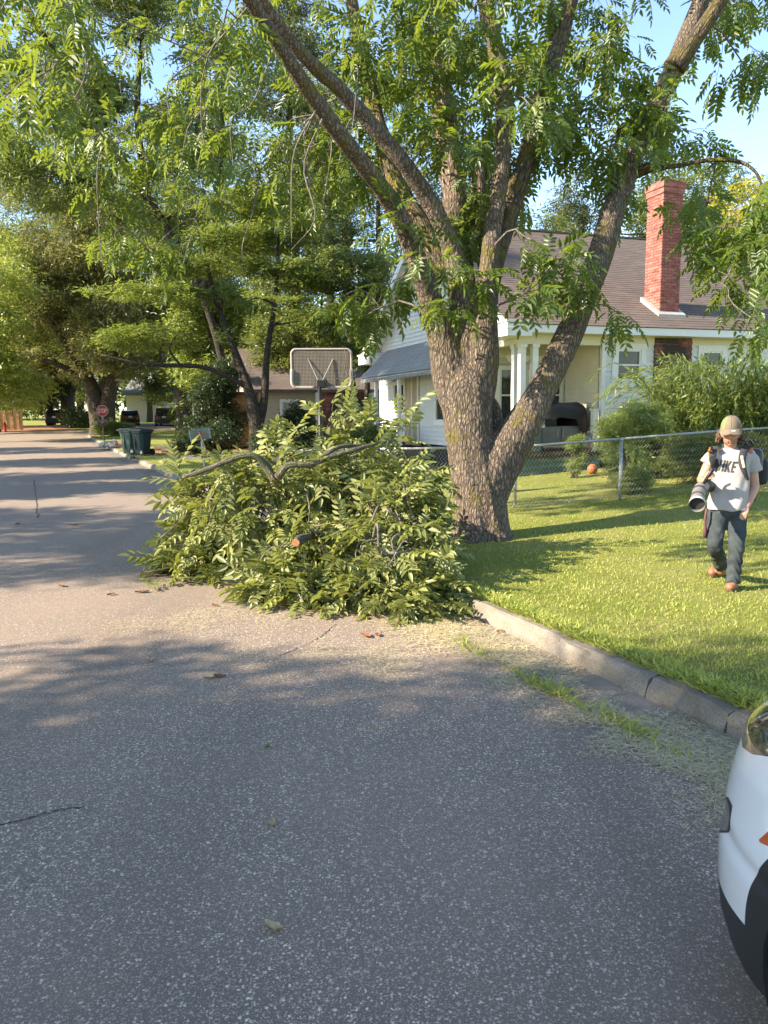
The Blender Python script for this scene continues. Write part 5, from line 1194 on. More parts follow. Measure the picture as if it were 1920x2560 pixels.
# ================================================================== things in the yards and along the street
M_STEEL = simple("galvanised_steel", (.38, .385, .375), .45, .6, var=.15, scale=20)
M_BLACKM = simple("black_metal", (.02, .02, .022), .45, .3)
M_RUBBER = simple("rubber", (.02, .02, .02), .85)
def yaw_axes(a): return np.stack([[math.cos(a), math.sin(a), 0], [-math.sin(a), math.cos(a), 0], [0, 0, 1.0]])
def rbox(c, ax, half, r=.03, seg=3):
    """box with rounded edges as V, F"""
    bm = bmesh.new(); bmesh.ops.create_cube(bm, size=2.0)
    for v in bm.verts: v.co = Vector([v.co[i] * half[i] for i in range(3)])
    bmesh.ops.bevel(bm, geom=bm.edges[:], offset=min(r, min(half) * .95), segments=seg, profile=.5, affect='EDGES')
    V = np.array([v.co[:] for v in bm.verts]); bm.verts.index_update(); F = [tuple(v.index for v in f.verts) for f in bm.faces]; bm.free()
    return np.asarray(c) + V @ np.asarray(ax, float), F
def add_r(mb, c, ax, half, r=.03, seg=3): V, F = rbox(c, ax, half, r, seg); return mb.add(V, F)

# ---- chain-link fence
FP = np.array([(-2.2, 13.15), (-.1, 13.3), (2.31, 13.45), (4.2, 13.58), (6.1, 13.8), (8.0, 14.0)])
fence = thing("chain_link_fence", (3.3, 13.5, .15), "grey chain-link fence with tubular top rail across the yard behind the pecan tree", "fence")
FH = 1.07
def fpos(t, h):
    i = min(int(t), len(FP) - 2); p = FP[i] * (1 - (t - i)) + FP[i + 1] * (t - i); za = [float(lawn_z(*FP[j])) for j in (i, i + 1)]
    return np.array([p[0], p[1], za[0] * (1 - (t - i)) + za[1] * (t - i) + h])
for i, p in enumerate(FP):
    z = float(lawn_z(*p)); MB().tube(np.array([[p[0], p[1] + .03, z - .1], [p[0], p[1] + .03, z + FH - .01]]), .03, 10).build("post", M_STEEL, fence, smooth=True)
    MB().tube(np.array([[p[0], p[1] + .03, z + FH - .012], [p[0], p[1] + .03, z + FH + .02]]), .036, 10).build("post_cap", M_STEEL, fence)
for i in range(len(FP) - 1):
    MB().tube(np.array([fpos(i, FH + .01) + [0, .03, 0], fpos(i + .9999, FH + .01) + [0, .03, 0]]), .021, 8).build("top_rail", M_STEEL, fence, smooth=True)
mb = MB(); tot = len(FP) - 1
for i in range(tot):
    L = np.linalg.norm(FP[i + 1] - FP[i]); n = int(L / .062)
    for k in range(n):
        rows = 20; Q = []
        for r in range(rows + 1):
            t = i + (k + .5 + (.5 if (r + k * 0) % 2 else -.5) * .98) / n; t = min(max(t, i), i + .9999)
            Q.append(fpos(t, .03 + (FH - .0) * r / rows) + [0, .004 if r % 2 else -.004, 0])
        V, F, U = tube(np.array(Q), .003, 3, False); mb.add(V, F, U)
mb.build("wire_mesh", M_STEEL, fence, kind="stuff")

# ---- basketball backboard seen from behind
M_BOARD = simple("tan_plastic", (.30, .255, .22), .6, var=.12); M_BOARDD = simple("dark_panel", (.035, .032, .03), .7); M_FRAME = simple("grey_frame", (.36, .31, .285), .55, var=.12)
bc = at(804, 921, 14.5); ba = rad(4); bx = yaw_axes(ba); BWd, BHt = .56, .355
hoop = thing("basketball_hoop", (bc[0] - .05, bc[1] - .1, .13), "freestanding basketball backboard on black pole, its lattice back towards the street", "basketball hoop")
bp = lambda a, z, b=0.0: bc + bx[0] * a + bx[1] * b + EZ * z
mb = MB(); 
for i in range(-20, 21): mb.box(bp(i * .0262, 0, .0), bx, (.0042, .012, BHt - .035))
for j in range(-12, 13): mb.box(bp(0, j * .0262, .0007), bx, (BWd - .035, .0115, .0042))
mb.build("lattice", M_BOARD, hoop, kind="stuff")
mb = MB(); add_r(mb, bp(0, 0, .03), bx, (BWd - .02, .008, BHt - .02), .005, 1); mb.build("panel", M_BOARDD, hoop)
def rring(a, z, r, n=8):
    Q = []
    for cx, cz, a0 in ((a - r, z - r, 0), (-(a - r), z - r, 90), (-(a - r), -(z - r), 180), (a - r, -(z - r), 270)):
        for k in range(n + 1): t = rad(a0 + 90 * k / n); Q.append((cx + r * math.cos(t), cz + r * math.sin(t)))
    return Q
Q = rring(BWd, BHt, .085); P = np.array([bp(a, z) for a, z in Q + Q[:2]])
MB().tube(P, .021, 8, False).build("frame", M_FRAME, hoop, smooth=True)
for s0 in (-1, 1):
    Q = [(s0 * BWd * 1.0, -.02), (s0 * BWd * 1.0, -BHt + .10), (s0 * (BWd - .03), -BHt + .03), (s0 * (BWd - .10), -BHt), (s0 * .12, -BHt - .005)]
    MB().tube(smooth_path(np.array([bp(a, z, -.02) for a, z in Q]), 20), .031, 8).build("edge_pad", M_FRAME, hoop, smooth=True)
px0 = -.045
MB().tube(np.array([bp(px0, -BHt + .02, -.10), np.array([*bp(px0, 0, -.10)[:2], .10])]), .036, 12).build("pole", M_BLACKM, hoop, smooth=True)
mb = MB(); add_r(mb, bp(px0 + .03, -BHt + .06, -.07), bx, (.085, .06, .075), .02); mb.build("bracket", M_BLACKM, hoop)
for a in (-.245, .215): MB().tube(np.array([bp(px0 + (.0 if a < 0 else .03), -BHt + .07, -.09), bp(a, .17, -.02)]), .009, 6).build("brace", M_STEEL, hoop)
c = bp(0, -.18, .30); MB().tube(np.array([c + bx[0] * .22 * math.cos(t) + bx[1] * .22 * math.sin(t) for t in np.linspace(0, 6.2832, 24)]), .009, 6, False).build("rim", simple("orange_rim", (.6, .13, .03), .5), hoop, smooth=True)
mb = MB(); add_r(mb, np.array([bc[0] - .02, bc[1] - .35, .22]), bx, (.38, .55, .10), .06); mb.build("base", M_BLACKM, hoop)
tw = thing("dangling_twig", bp(.47, .32, -.06), "pale bare twig snagged on the top corner of the basketball backboard", "twig")
MB().tube(smooth_path(np.array([bp(.44, .36, -.05), bp(.455, .2, -.06), bp(.44, .02, -.07), bp(.45, -.03, -.07)]), 12), np.linspace(.011, .008, 12), 5).build("stem", M_TWIG, tw)
MB().tube(smooth_path(np.array([bp(.45, -.03, -.07), bp(.40, -.12, -.08), bp(.33, -.19, -.1), bp(.28, -.2, -.1), bp(.26, -.17, -.1)]), 12), np.linspace(.008, .004, 12), 5).build("fork", M_TWIG, tw)
MB().tube(smooth_path(np.array([bp(.45, -.03, -.07), bp(.48, -.12, -.08), bp(.52, -.18, -.08), bp(.6, -.17, -.06), bp(.64, -.12, -.06)]), 12), np.linspace(.008, .003, 12), 5).build("fork", M_TWIG, tw)

# ---- mailboxes
def mailbox(name, label, base, yaw, tilt, s, m_body, m_end, m_post, m_flag, post_r=.03):
    t = thing(name, base, label, "mailbox"); ax = yaw_axes(yaw); base = np.asarray(base, float)
    R = np.array(Matrix.Rotation(tilt, 3, Vector(ax[1]))); ax2 = (R @ ax.T).T; top = base + EZ * 1.02 + ax[0] * tilt * .5
    MB().tube(np.array([base - EZ * .1, top]), post_r, 8).build("post", m_post, t)
    def shell(x0, x1, k=1.0):
        prof = [(-.5, 0)] + [(-.5 * math.cos(a), .55 + .5 * math.sin(a)) for a in np.linspace(0, math.pi, 9)] + [(.5, 0)]
        P = [top + (ax2[0] * x0 + ax2[1] * y * .26 * k + ax2[2] * (z * .30 * k + (1 - k) * .12)) * s for y, z in prof]
        return MB().prism(P, ax2[0] * (x1 - x0) * s)
    shell(-.25, .25).build("body", m_body, t); shell(-.275, -.251, 1.03).build("door", m_end, t); shell(.251, .262, .97).build("back_plate", m_end, t)
    MB().box(top + (ax2[0] * .05 - ax2[1] * .145 + ax2[2] * .16) * s, ax2, (.05 * s, .006, .022 * s)).box(top + (ax2[0] * -.035 - ax2[1] * .146 + ax2[2] * .13) * s, ax2, (.014 * s, .005, .07 * s)).build("flag", m_flag, t)
    return t
M_OLV = simple("faded_green_paint", (.13, .14, .095), .65, var=.3, scale=9); M_RED = simple("red_plastic", (.50, .03, .02), .5)
b = lgp(518, 21); mailbox("mailbox", "faded green roadside mailbox tilted on its post behind the brush pile", b, rad(4), rad(-9), 1.0, M_OLV, simple("pale_plate", (.34, .35, .30), .5), M_STEEL, M_RED)
b = lgp(270, 47); mailbox("mailbox", "small black mailbox on a thin post near the stop sign", b, rad(10), 0, 1.0, M_BLACKM, M_BLACKM, M_BLACKM, M_RED, .04)

# ---- wheeled trash carts
def cart(label, base, yaw, m_body, m_lid):
    t = thing("trash_cart", base, label, "trash cart", "wheeled trash carts at the roadside"); ax = yaw_axes(yaw); b = np.asarray(base, float); q = lambda x, y, z: b + ax[0] * x + ax[1] * y + EZ * z
    V = []; 
    lv = [(.04, .23, .24), (.10, .245, .255), (.55, .29, .30), (.92, .325, .345), (.96, .35, .37), (1.0, .35, .37)]
    for z, hx, hy in lv:
        for k in range(16):
            a = 2 * math.pi * (k + .5) / 16; cx, cy = math.cos(a), math.sin(a); f = 1 / max(abs(cx), abs(cy)); f = min(f, 1.22); V.append(q(cx * hx * f, cy * hy * f, z))
    F = [tuple(range(16))[::-1], tuple(80 + k for k in range(16))]
    for i in range(5):
        for k in range(16): F.append((i * 16 + k, i * 16 + (k + 1) % 16, (i + 1) * 16 + (k + 1) % 16, (i + 1) * 16 + k))
    mesh("body", V, F, m_body, t)
    mb = MB(); add_r(mb, q(.02, 0, 1.04), ax, (.37, .38, .04), .035); add_r(mb, q(.02, 0, 1.085), ax, (.30, .31, .03), .025); mb.build("lid", m_lid, t)
    for s in (-1, 1):
        w = MB().tube(np.array([q(-.27, s * .24, .14), q(-.27, s * .32, .14)]), .14, 18).build("wheel", M_RUBBER, t)
        MB().tube(np.array([q(-.27, s * .321, .14), q(-.27, s * .335, .14)]), .07, 12).build("hub", M_STEEL, w)
        MB().box(q(.08, s * .322, .60), ax, (.02, .02, .36)).build("rib", m_body, t)
    MB().tube(np.array([q(-.38, -.22, .97), q(-.42, -.22, .99), q(-.42, .22, .99), q(-.38, .22, .97)]), .018, 6).build("handle", m_lid, t)
    return t
M_CT1 = simple("teal_cart_plastic", (.016, .036, .037), .5, var=.2); M_CT2 = simple("green_cart_plastic", (.05, .088, .068), .5, var=.2); M_CLID = simple("cart_lid", (.02, .036, .034), .5)
b = lgp(364, 32.6); cart("dark teal wheeled trash cart nearer the driveway of the pair", b, rad(150), M_CT1, M_CLID)
b = lgp(334, 33.3); cart("paler green wheeled trash cart nearer the road of the pair", b, rad(165), M_CT2, M_CLID)
b = gp(3, 63.5); cart("green-grey trash cart beside the red hydrant at the wooden fence", b, rad(140), simple("grey_green_plastic", (.16, .24, .22), .5), M_CT2)

# ---- stop sign
M_SRED = simple("sign_red", (.48, .015, .02), .4, var=.08); M_SWHT = simple("sign_white", (.75, .74, .72), .4, var=.04)
sc = at(256, 1027, 54); sg = thing("stop_sign", (sc[0], sc[1], float(hz(sc[1])) + .1), "red octagonal STOP sign on a steel post by the oak", "sign")
sa = yaw_axes(rad(18)); sq = lambda x, z, o=0.0: sc + sa[0] * x + EZ * z - sa[1] * o
octg = lambda r: [(r * math.cos(rad(22.5 + 45 * k)), r * math.sin(rad(22.5 + 45 * k))) for k in range(8)]
MB().prism([sq(x, z) for x, z in octg(.41)], sa[1] * .01).build("border", M_SWHT, sg)
MB().prism([sq(x, z, .006) for x, z in octg(.385)], sa[1] * .004).build("face", M_SRED, sg)
MB().box(sc + sa[1] * .045 + EZ * ((float(hz(sc[1])) - sc[2]) / 2 + .2), sa, (.03, .03, (sc[2] - float(hz(sc[1]))) / 2 + .2)).build("post", M_STEEL, sg)
GLY = {'S': [[(1, .82), (.8, 1), (.2, 1), (0, .82), (0, .62), (.2, .5), (.8, .46), (1, .34), (1, .18), (.8, 0), (.2, 0), (0, .18)]], 'T': [[(0, 1), (1, 1)], [(.5, 1), (.5, 0)]], 'O': [[(.2, 0), (0, .2), (0, .8), (.2, 1), (.8, 1), (1, .8), (1, .2), (.8, 0), (.2, 0)]], 'P': [[(0, 0), (0, 1), (.8, 1), (1, .85), (1, .6), (.8, .45), (0, .45)]]}
x = -.285
for ch in "STOP":
    mb = MB()
    for st in GLY[ch]:
        for (a, b_), (c, d) in zip(st[:-1], st[1:]):
            p, q_ = sq(x + a * .105, -.13 + b_ * .26, .011), sq(x + c * .105, -.13 + d * .26, .011); dd = q_ - p; L = np.linalg.norm(dd); dd /= L
            mb.box((p + q_) / 2, np.stack([dd, sa[1], np.cross(dd, sa[1])]), (L / 2 + .016, .002, .017))
    mb.build("letter", M_SWHT, sg); x += .152

# ---- hydrant and wooden fence across the side street
hb = gp(28, 65, .1); hy = thing("fire_hydrant", hb, "small red fire hydrant standing in front of the wooden fence", "hydrant"); M_HYD = simple("hydrant_red", (.42, .035, .02), .5)
MB().tube(hb + np.array([[0, 0, 0], [0, 0, .06], [0, 0, .061], [0, 0, .55], [0, 0, .56], [0, 0, .62]]), np.array([.17, .17, .11, .11, .15, .15]), 12).build("barrel", M_HYD, hy)
MB().tube(hb + np.array([[0, 0, .62], [0, 0, .70], [0, 0, .76], [0, 0, .82]]), np.array([.13, .11, .05, .03]), 12).build("bonnet", M_HYD, hy)
for s in (-1, 1): MB().tube(hb + np.array([[s * .1, 0, .45], [s * .2, 0, .45]]), .055, 8).build("nozzle", M_HYD, hy)
f0, f1 = gp(-260, 66.5, .1), gp(73, 68.5, .1); wf = thing("wooden_fence", f1, "tall wooden plank fence beyond the side street with warm brown boards", "fence")
M_PLK = simple("fence_wood", (.38, .225, .105), .8, var=.25, scale=3); d = f1 - f0; L = np.linalg.norm(d); n = int(L / .27); ax = np.stack([d / L, np.cross(EZ, d / L), EZ]); ax[2] = np.cross(ax[0], ax[1])
pl = []
for i in range(n): pl.append((f0 + d * (i + .5) / n + EZ * (.9 + rng.uniform(-.02, .02)) + ax[1] * (.02 if i % 2 else -.02), ax, (.125, .012, .88)))
pieces("plank", pl[::-1], M_PLK, wf)
for z in (.35, 1.4): MB().box((f0 + f1) / 2 + EZ * z + ax[1] * .06, ax, (L / 2, .025, .045)).build("rail", M_PLK, wf)

# ---- cars parked beyond the side street (seen from behind)
M_TAIL = simple("tail_lamp", (.35, .01, .01), .25); M_PLATE = simple("number_plate", (.65, .65, .62), .4); M_CHR = simple("chrome", (.7, .7, .7), .12, 1.0)
def suv(label, base, yaw, paint, L=4.7, Wd=1.86, H=1.72):
    t = thing("parked_car", base, label, "car", "dark cars parked beyond the side street"); ax = yaw_axes(yaw); b = np.asarray(base, float); q = lambda x, y, z: b + ax[0] * x + ax[1] * y + EZ * z
    # x forward from the rear bumper; sections of half width by height
    def loft(name, secs, mat, par):
        V = []; m = len(secs[0][1])
        for x, pr in secs: V += [q(x, y, z) for y, z in pr]
        F = [tuple(range(m))[::-1], tuple((len(secs) - 1) * m + j for j in range(m))]
        for i in range(len(secs) - 1):
            for j in range(m): F.append((i * m + j, i * m + (j + 1) % m, (i + 1) * m + (j + 1) % m, (i + 1) * m + j))
        return mesh(name, V, F, mat, par)
    w = Wd / 2; lo = lambda k, zt: [(-w * k, .30), (-w * k * 1.0, .62), (-w * k * .97, zt), (-w * k * .8, zt + .03), (w * k * .8, zt + .03), (w * k * .97, zt), (w * k, .62), (w * k, .30), (w * k * .9, .22), (-w * k * .9, .22)]
    loft("body", [(0, lo(.90, .92)), (.06, lo(.97, .98)), (.5, lo(1, 1.02)), (2.8, lo(1, 1.0)), (3.2, lo(1, .98)), (4.3, lo(.96, .86)), (L - .05, lo(.86, .72)), (L, lo(.8, .66))], paint, t)
    up = lambda k, z: [(-w * k, .98), (-w * (k - .1) * (1 if z > 1.2 else 1), z), (w * (k - .1), z), (w * k, .98)]
    loft("cabin", [(.06, [(-w * .9, .97), (-w * .88, 1.0), (w * .88, 1.0), (w * .9, .97)]), (.38, up(.92, H - .05)), (.9, up(.92, H)), (2.3, up(.92, H - .02)), (3.15, [(-w * .9, .97), (-w * .88, .99), (w * .88, .99), (w * .9, .97)])], paint, t)
    g0 = [q(.14, -w * .72, 1.12), q(.14, w * .72, 1.12), q(.31, w * .66, H - .20), q(.31, -w * .66, H - .20)]; MB().prism([p - ax[0] * .03 for p in g0], -ax[0] * .012).build("rear_window", M_GLASS, t)
    for s in (-1, 1):
        P = [q(.55, s * w * .925, 1.05), q(2.75, s * w * .925, 1.05), q(2.2, s * w * .845, H - .12), q(.65, s * w * .845, H - .12)]; MB().prism(P if s > 0 else P[::-1], ax[1] * s * .012).build("side_window", M_GLASS, t)
        mb = MB(); mb.box(q(.02, s * w * .78, .92), ax, (.06, .10, .16)); mb.build("tail_light", M_TAIL, t)
        for x in (.85, 3.75):
            wh = MB().tube(np.array([q(x, s * (w - .2), .34), q(x, s * (w + .005), .34)]), .34, 20).build("wheel", M_RUBBER, t); MB().tube(np.array([q(x, s * (w + .006), .34), q(x, s * (w + .014), .34)]), .21, 14).build("rim", M_STEEL, wh)
        MB().box(q(3.0, s * (w + .06), 1.05), ax, (.06, .09, .07)).build("mirror", paint, t)
    mb = MB(); add_r(mb, q(-.03, 0, .48), ax, (.09, w * .93, .14), .05); mb.build("bumper", M_BLACKM, t)
    MB().box(q(-.01, 0, .86), ax, (.012, .16, .085)).build("number_plate", M_PLATE, t)
    return t
P_NAVY = simple("navy_paint", (.012, .014, .022), .25, var=.05, coat=.6); P_BLK = simple("black_paint", (.01, .01, .011), .25, var=.05, coat=.6); P_MAR = simple("dark_paint", (.014, .012, .012), .3, var=.05, coat=.5)
b = gp(421, 74, .08); suv("dark navy wagon parked furthest right beside the hedge", b, rad(98), P_NAVY)
b = gp(338, 75, .08); suv("black car parked between the oak trunk and the navy wagon", b, rad(112), P_BLK, 4.5, 1.8, 1.5)
b = gp(150, 79, .08); suv("dark car in deep shade under trees beside the wooden fence", b, rad(100), P_MAR, 4.6, 1.85, 1.6)

# ---- on the porch and beside it
def ball(name, c, r, mat, label, cat):
    bm = bmesh.new(); bmesh.ops.create_uvsphere(bm, u_segments=24, v_segments=14, radius=r); V = np.array([v.co[:] for v in bm.verts]); bm.verts.index_update(); F = [tuple(v.index for v in f.verts) for f in bm.faces]; bm.free()
    t = thing(name, (c[0], c[1], c[2] - r), label, cat); mesh("skin", V + c, F, mat, t, True)
    for ax in (np.eye(3), np.eye(3)[[1, 2, 0]], np.eye(3)[[2, 0, 1]]):
        MB().tube(np.array([c + (ax[0] * math.cos(k) + ax[1] * math.sin(k)) * r for k in np.linspace(0, 6.2832, 25)]), r * .022, 4, False).build("seam", M_RUBBER, t)
bb = at(1481, 1178, 18.5); z = float(lawn_z(bb[0], bb[1])); ball("basketball", np.array([bb[0], bb[1], z + .12]), .125, simple("orange_rubber", (.36, .115, .035), .75, var=.25, scale=30), "worn orange basketball lying on the grass at the porch skirt", "ball")
gr = thing("gas_grill", HF(1.45, .55, FLOOR), "gas grill cart on the porch under a slumped black cover", "grill"); M_GREY = simple("grill_grey", (.17, .17, .165), .5, .2)
mb = MB(); HF.box(mb, .75, 1.95, .3, .85, FLOOR + .12, FLOOR + .62); mb.build("cabinet", M_GREY, gr)
for k in range(2): mb = MB(); HF.box(mb, .80 + k * .57, 1.33 + k * .57, .28, .299, FLOOR + .16, FLOOR + .58); dd = mb.build("door", M_GREY, gr); mb = MB(); HF.box(mb, 1.22 + k * .16, 1.25 + k * .16, .255, .279, FLOOR + .35, FLOOR + .52); mb.build("handle", M_STEEL, dd)
mb = MB(); HF.box(mb, .72, 1.2, .26, .86, FLOOR + .63, FLOOR + .82); mb.build("control_panel", M_BLACKM, gr); MB().tube(np.array([HF(.8, .255, FLOOR + .73), HF(.8, .23, FLOOR + .73)]), .035, 12).build("dial", M_SWHT, gr)
V = []; F = []; n, m = 26, 14; gg = np.random.default_rng(4)
for i in range(m + 1):
    t = i / m
    for j in range(n):
        a = 2 * math.pi * j / n; ca, sa_ = math.cos(a), math.sin(a); fx = np.sign(ca) * abs(ca) ** .6; fy = np.sign(sa_) * abs(sa_) ** .6
        k = math.sin(min(t * 1.5, 1) * math.pi / 2); drop = .52 * max(0, (t - .45) / .55); sag = .10 * math.sin(a * 3 + 1) * t + .05 * math.sin(a * 7) * t
        V.append(HF(1.45 + fx * .68 * k + (.12 if ca > 0 else 0) * t, .57 + fy * .36 * k, FLOOR + 1.22 - .10 * t - drop * (1 + .5 * (ca > .2)) * .75 + sag + .04 * math.sin(a * 11) * t))
for i in range(m):
    for j in range(n): F.append((i * n + j, (i + 1) * n + j, (i + 1) * n + (j + 1) % n, i * n + (j + 1) % n))
F.append(tuple(range(n))); mesh("cover", V, F, simple("black_fabric", (.014, .014, .016), .6, var=.3, bmp=.4, bscale=14), gr, True)
for a in (.82, 1.88): MB().tube(np.array([HF(a, .35, FLOOR + .06), HF(a, .40, FLOOR + .06)]), .06, 12).build("wheel", M_RUBBER, gr)
def m_toys():
    m, n, l, b_ = nt("toy_colours"); p = geo_pos(n); c = vor(n, l, p, 14, 'F1', "Color"); hs = n.new("ShaderNodeSeparateColor"); l.new(c, hs.inputs[0])
    l.new(ramp(n, l, hs.outputs[0], [(0, (.05, .30, .36)), (.35, (.35, .40, .42)), (.55, (.08, .12, .30)), (.75, (.45, .12, .14)), (1, (.10, .38, .40))]), b_.inputs["Base Color"]); b_.inputs["Roughness"].default_value = .25; return m
tb = thing("plastic_bag", HF(1.98, -.02, FLOOR), "shiny bag of blue and pink toys at the porch edge beside the grill", "bag"); V = []; F = []
for i in range(11):
    t = i / 10
    for j in range(18):
        a = 2 * math.pi * j / 18; r = .17 * math.sin(math.pi * (t * .82 + .12)) ** .7 * (1 + .12 * math.sin(3 * a + i) + .08 * math.sin(5 * a)); V.append(HF(2.0 + r * math.cos(a), .03 + r * .7 * math.sin(a), FLOOR + .37 * t))
for i in range(10):
    for j in range(18): F.append((i * 18 + j, i * 18 + (j + 1) % 18, (i + 1) * 18 + (j + 1) % 18, (i + 1) * 18 + j))
F.append(tuple(180 + j for j in range(18))); F.append(tuple(range(18))[::-1]); mesh("bag_body", V, F, m_toys(), tb, True)
MB().tube(np.array([HF(2.0, .03, FLOOR + .36), HF(1.97, .02, FLOOR + .42), HF(2.02, .04, FLOOR + .46)]), np.array([.03, .02, .045]), 8).build("knot", m_toys(), tb)

# ---- rubble and split logs left on the verge
M_STONE = simple("rubble_stone", (.34, .30, .25), .9, var=.3, scale=5, bmp=.5, bscale=20)
gg = np.random.default_rng(12)
for k in range(9):
    u, y = gg.uniform(262, 296), gg.uniform(39.5, 42.5); p = lgp(u, y); r = gg.uniform(.12, .26); bm = bmesh.new(); bmesh.ops.create_icosphere(bm, subdivisions=2, radius=r)
    for v in bm.verts: v.co *= 1 + .35 * (mnoise.noise(v.co * 6 + Vector((k, 0, 0)))); v.co.z *= .7
    V = np.array([v.co[:] for v in bm.verts]); bm.verts.index_update(); F = [tuple(v.index for v in f.verts) for f in bm.faces]; bm.free()
    mesh("rubble_stone", V + p + [0, 0, r * .55], F, M_STONE, None, label="rough broken stone in the small heap on the verge near the black mailbox", cat="stone", group="stones heaped on the verge")
for k, (u, y, lab) in enumerate([(460, 34.5, "grey split log lying in the mulch behind the green mailbox"), (440, 36.5, "long weathered log edging the red soil bed")]):
    p = lgp(u, y); t = thing("log", p, lab, "log"); MB().tube(np.array([p + [-.9, .1, .1], p + [0, 0, .12], p + [.8, -.1, .1]]), np.array([.1, .11, .09]), 9, rough=.05).build("log_bark", M_TRK, t, smooth=True)
    MB().tube(np.array([p + [-.9, .1, .1], p + [-.906, .1, .1]]), .08, 9).build("sawn_end", M_CUT, t)
# ================================================================== the man with the backpack blower
PD = 7.45
def Zp(zx, zy, d=0.0): return at(1660 + zx / 4.254, 1000 + zy / 4.254, PD + d)          # measured on an enlargement of him
def Zq(zx, zy, d=0.0): return at(1720 + zx / 8.195, 1030 + zy / 8.195, PD + d)
PXM = PD / FPX / 4.254                                                                       # metres per enlarged pixel
def ell(mb, c, ax, r, nu=16, nv=10):
    V = [np.asarray(c) + ax[0] * r[0] * math.sin(math.pi * i / nv) * math.cos(2 * math.pi * j / nu) + ax[1] * r[1] * math.sin(math.pi * i / nv) * math.sin(2 * math.pi * j / nu) + ax[2] * r[2] * math.cos(math.pi * i / nv) for i in range(nv + 1) for j in range(nu)]
    F = [(i * nu + j, i * nu + (j + 1) % nu, (i + 1) * nu + (j + 1) % nu, (i + 1) * nu + j) for i in range(nv) for j in range(nu)]; return mb.add(V, F)
def limb(mb, pts, n=14, sides=14):
    A = smooth_path(np.array([[*p, r] for p, r in pts]), n); mb.tube(A[:, :3], A[:, 3], sides); 
    for i in (0, -1): ell(mb, A[i, :3], np.eye(3), (A[i, 3],) * 3, 10, 6)
vx, vz = ray(1828, 1200), np.array([0, 0, 1.0]); vy = np.array([vx[0], vx[1], 0]); vy /= np.linalg.norm(vy); vxr = np.cross(vy, vz); PAX = np.stack([vxr, vy, vz])
man = thing("person", onz(1808, 1478, .13), "man in white lettered t-shirt, jeans and tan cap walking across the lawn", "person")
M_SKIN = simple("skin", (.43, .23, .155), .5, var=.10, scale=14, spec=.4); M_HAIR = simple("brown_hair", (.10, .055, .032), .7, var=.3, scale=40); M_BEARD = simple("stubble", (.27, .14, .09), .7, var=.15, scale=60)
sh_r, sh_l = Zp(528, 585, .03), Zp(905, 580, .03)
el_r, wr_r = Zp(398, 850, .06), Zp(425, 862, -.13); el_l, wr_l = Zp(962, 925, .04), Zp(878, 1130, -.07)
mb = MB()
hc = Zp(710, 355, -.02)
ell(mb, hc + vz * .02, PAX, (.076, .098, .105), 20, 14); ell(mb, hc - vz * .055 - vy * .018, PAX, (.060, .074, .062)); ell(mb, hc - vz * .098 - vy * .052, PAX, (.030, .026, .022))
ell(mb, hc - vy * .098 - vz * .018, PAX, (.012, .020, .022), 10, 8); ell(mb, hc - vy * .098 - vz * .005, PAX, (.009, .012, .03), 10, 8)
for s in (-1, 1): ell(mb, hc + vxr * s * .078 - vz * .02, PAX, (.012, .022, .033), 10, 8); ell(mb, hc + vxr * s * .042 - vy * .074 - vz * .03, PAX, (.022, .02, .018), 10, 8)
ell(mb, hc - vy * .078 + vz * .028, PAX, (.05, .02, .014), 12, 8)
limb(mb, [(hc - vz * .07 + vy * .01, .058), (Zp(706, 515, .03), .056), (Zp(706, 575, .04), .075)])
limb(mb, [(sh_r, .058), ((sh_r + el_r) / 2, .052), (el_r, .043)]); limb(mb, [(el_r, .043), ((el_r * .6 + wr_r * .4), .041), (wr_r, .029)])
limb(mb, [(sh_l, .060), ((sh_l + el_l) / 2, .055), (el_l, .046)]); limb(mb, [(el_l, .046), (el_l * .6 + wr_l * .4, .045), (wr_l, .032)])
limb(mb, [(Zp(705, 600, .04), .10), (Zp(690, 850, .04), .12), (Zp(668, 1180, .04), .12)])
for h, k, a in ((Zp(575, 1240, .04), Zp(548, 1535, .0), Zp(612, 1775, .42)), (Zp(765, 1240, .03), Zp(772, 1545, -.10), Zp(728, 1925, -.10))):
    limb(mb, [(h, .065), (k, .040), (a, .026)])
def hand(mb, wr, d, n, side, L=.175, curl=.0, spread=.13, thumb=1):
    """palm plus five unequal bent fingers; d along the hand, n out of the back of the hand, side towards the thumb"""
    ax = np.stack([side, n, d]); c = wr + d * .055; ell(mb, c, ax, (.040, .017, .058), 14, 10); ell(mb, wr + d * .02, ax, (.030, .021, .035), 12, 8)
    for i, (o, ln, r) in enumerate(((.030, .070, .0088), (.010, .078, .0092), (-.010, .073, .0088), (-.029, .058, .0078))):
        p = wr + d * (.098 - .006 * abs(i - 1)) + side * o; dd = d + side * (o * spread * 6); dd /= np.linalg.norm(dd); P = [p - d * .02, p]; a = 0
        for f in (.45, .33, .24): a += curl; q = dd * math.cos(a) - n * math.sin(a); P.append(P[-1] + q * ln * f)
        A = smooth_path(np.array(P), 10); mb.tube(A, np.linspace(r, r * .78, 10), 8); ell(mb, A[-1], np.eye(3), (r * .8,) * 3, 8, 6)
    p = wr + d * .03 + side * .030; dd = d * .6 + side * .8 * thumb - n * .25; dd /= np.linalg.norm(dd); q = dd * .8 + d * .5 - n * curl * .6; q /= np.linalg.norm(q)
    A = smooth_path(np.array([p - dd * .012, p + dd * .032, p + dd * .032 + q * .03, p + dd * .032 + q * .052]), 10); mb.tube(A, np.linspace(.0115, .0085, 10), 8); ell(mb, A[-1], np.eye(3), (.0085,) * 3, 8, 6)
def unit(v): return v / np.linalg.norm(v)
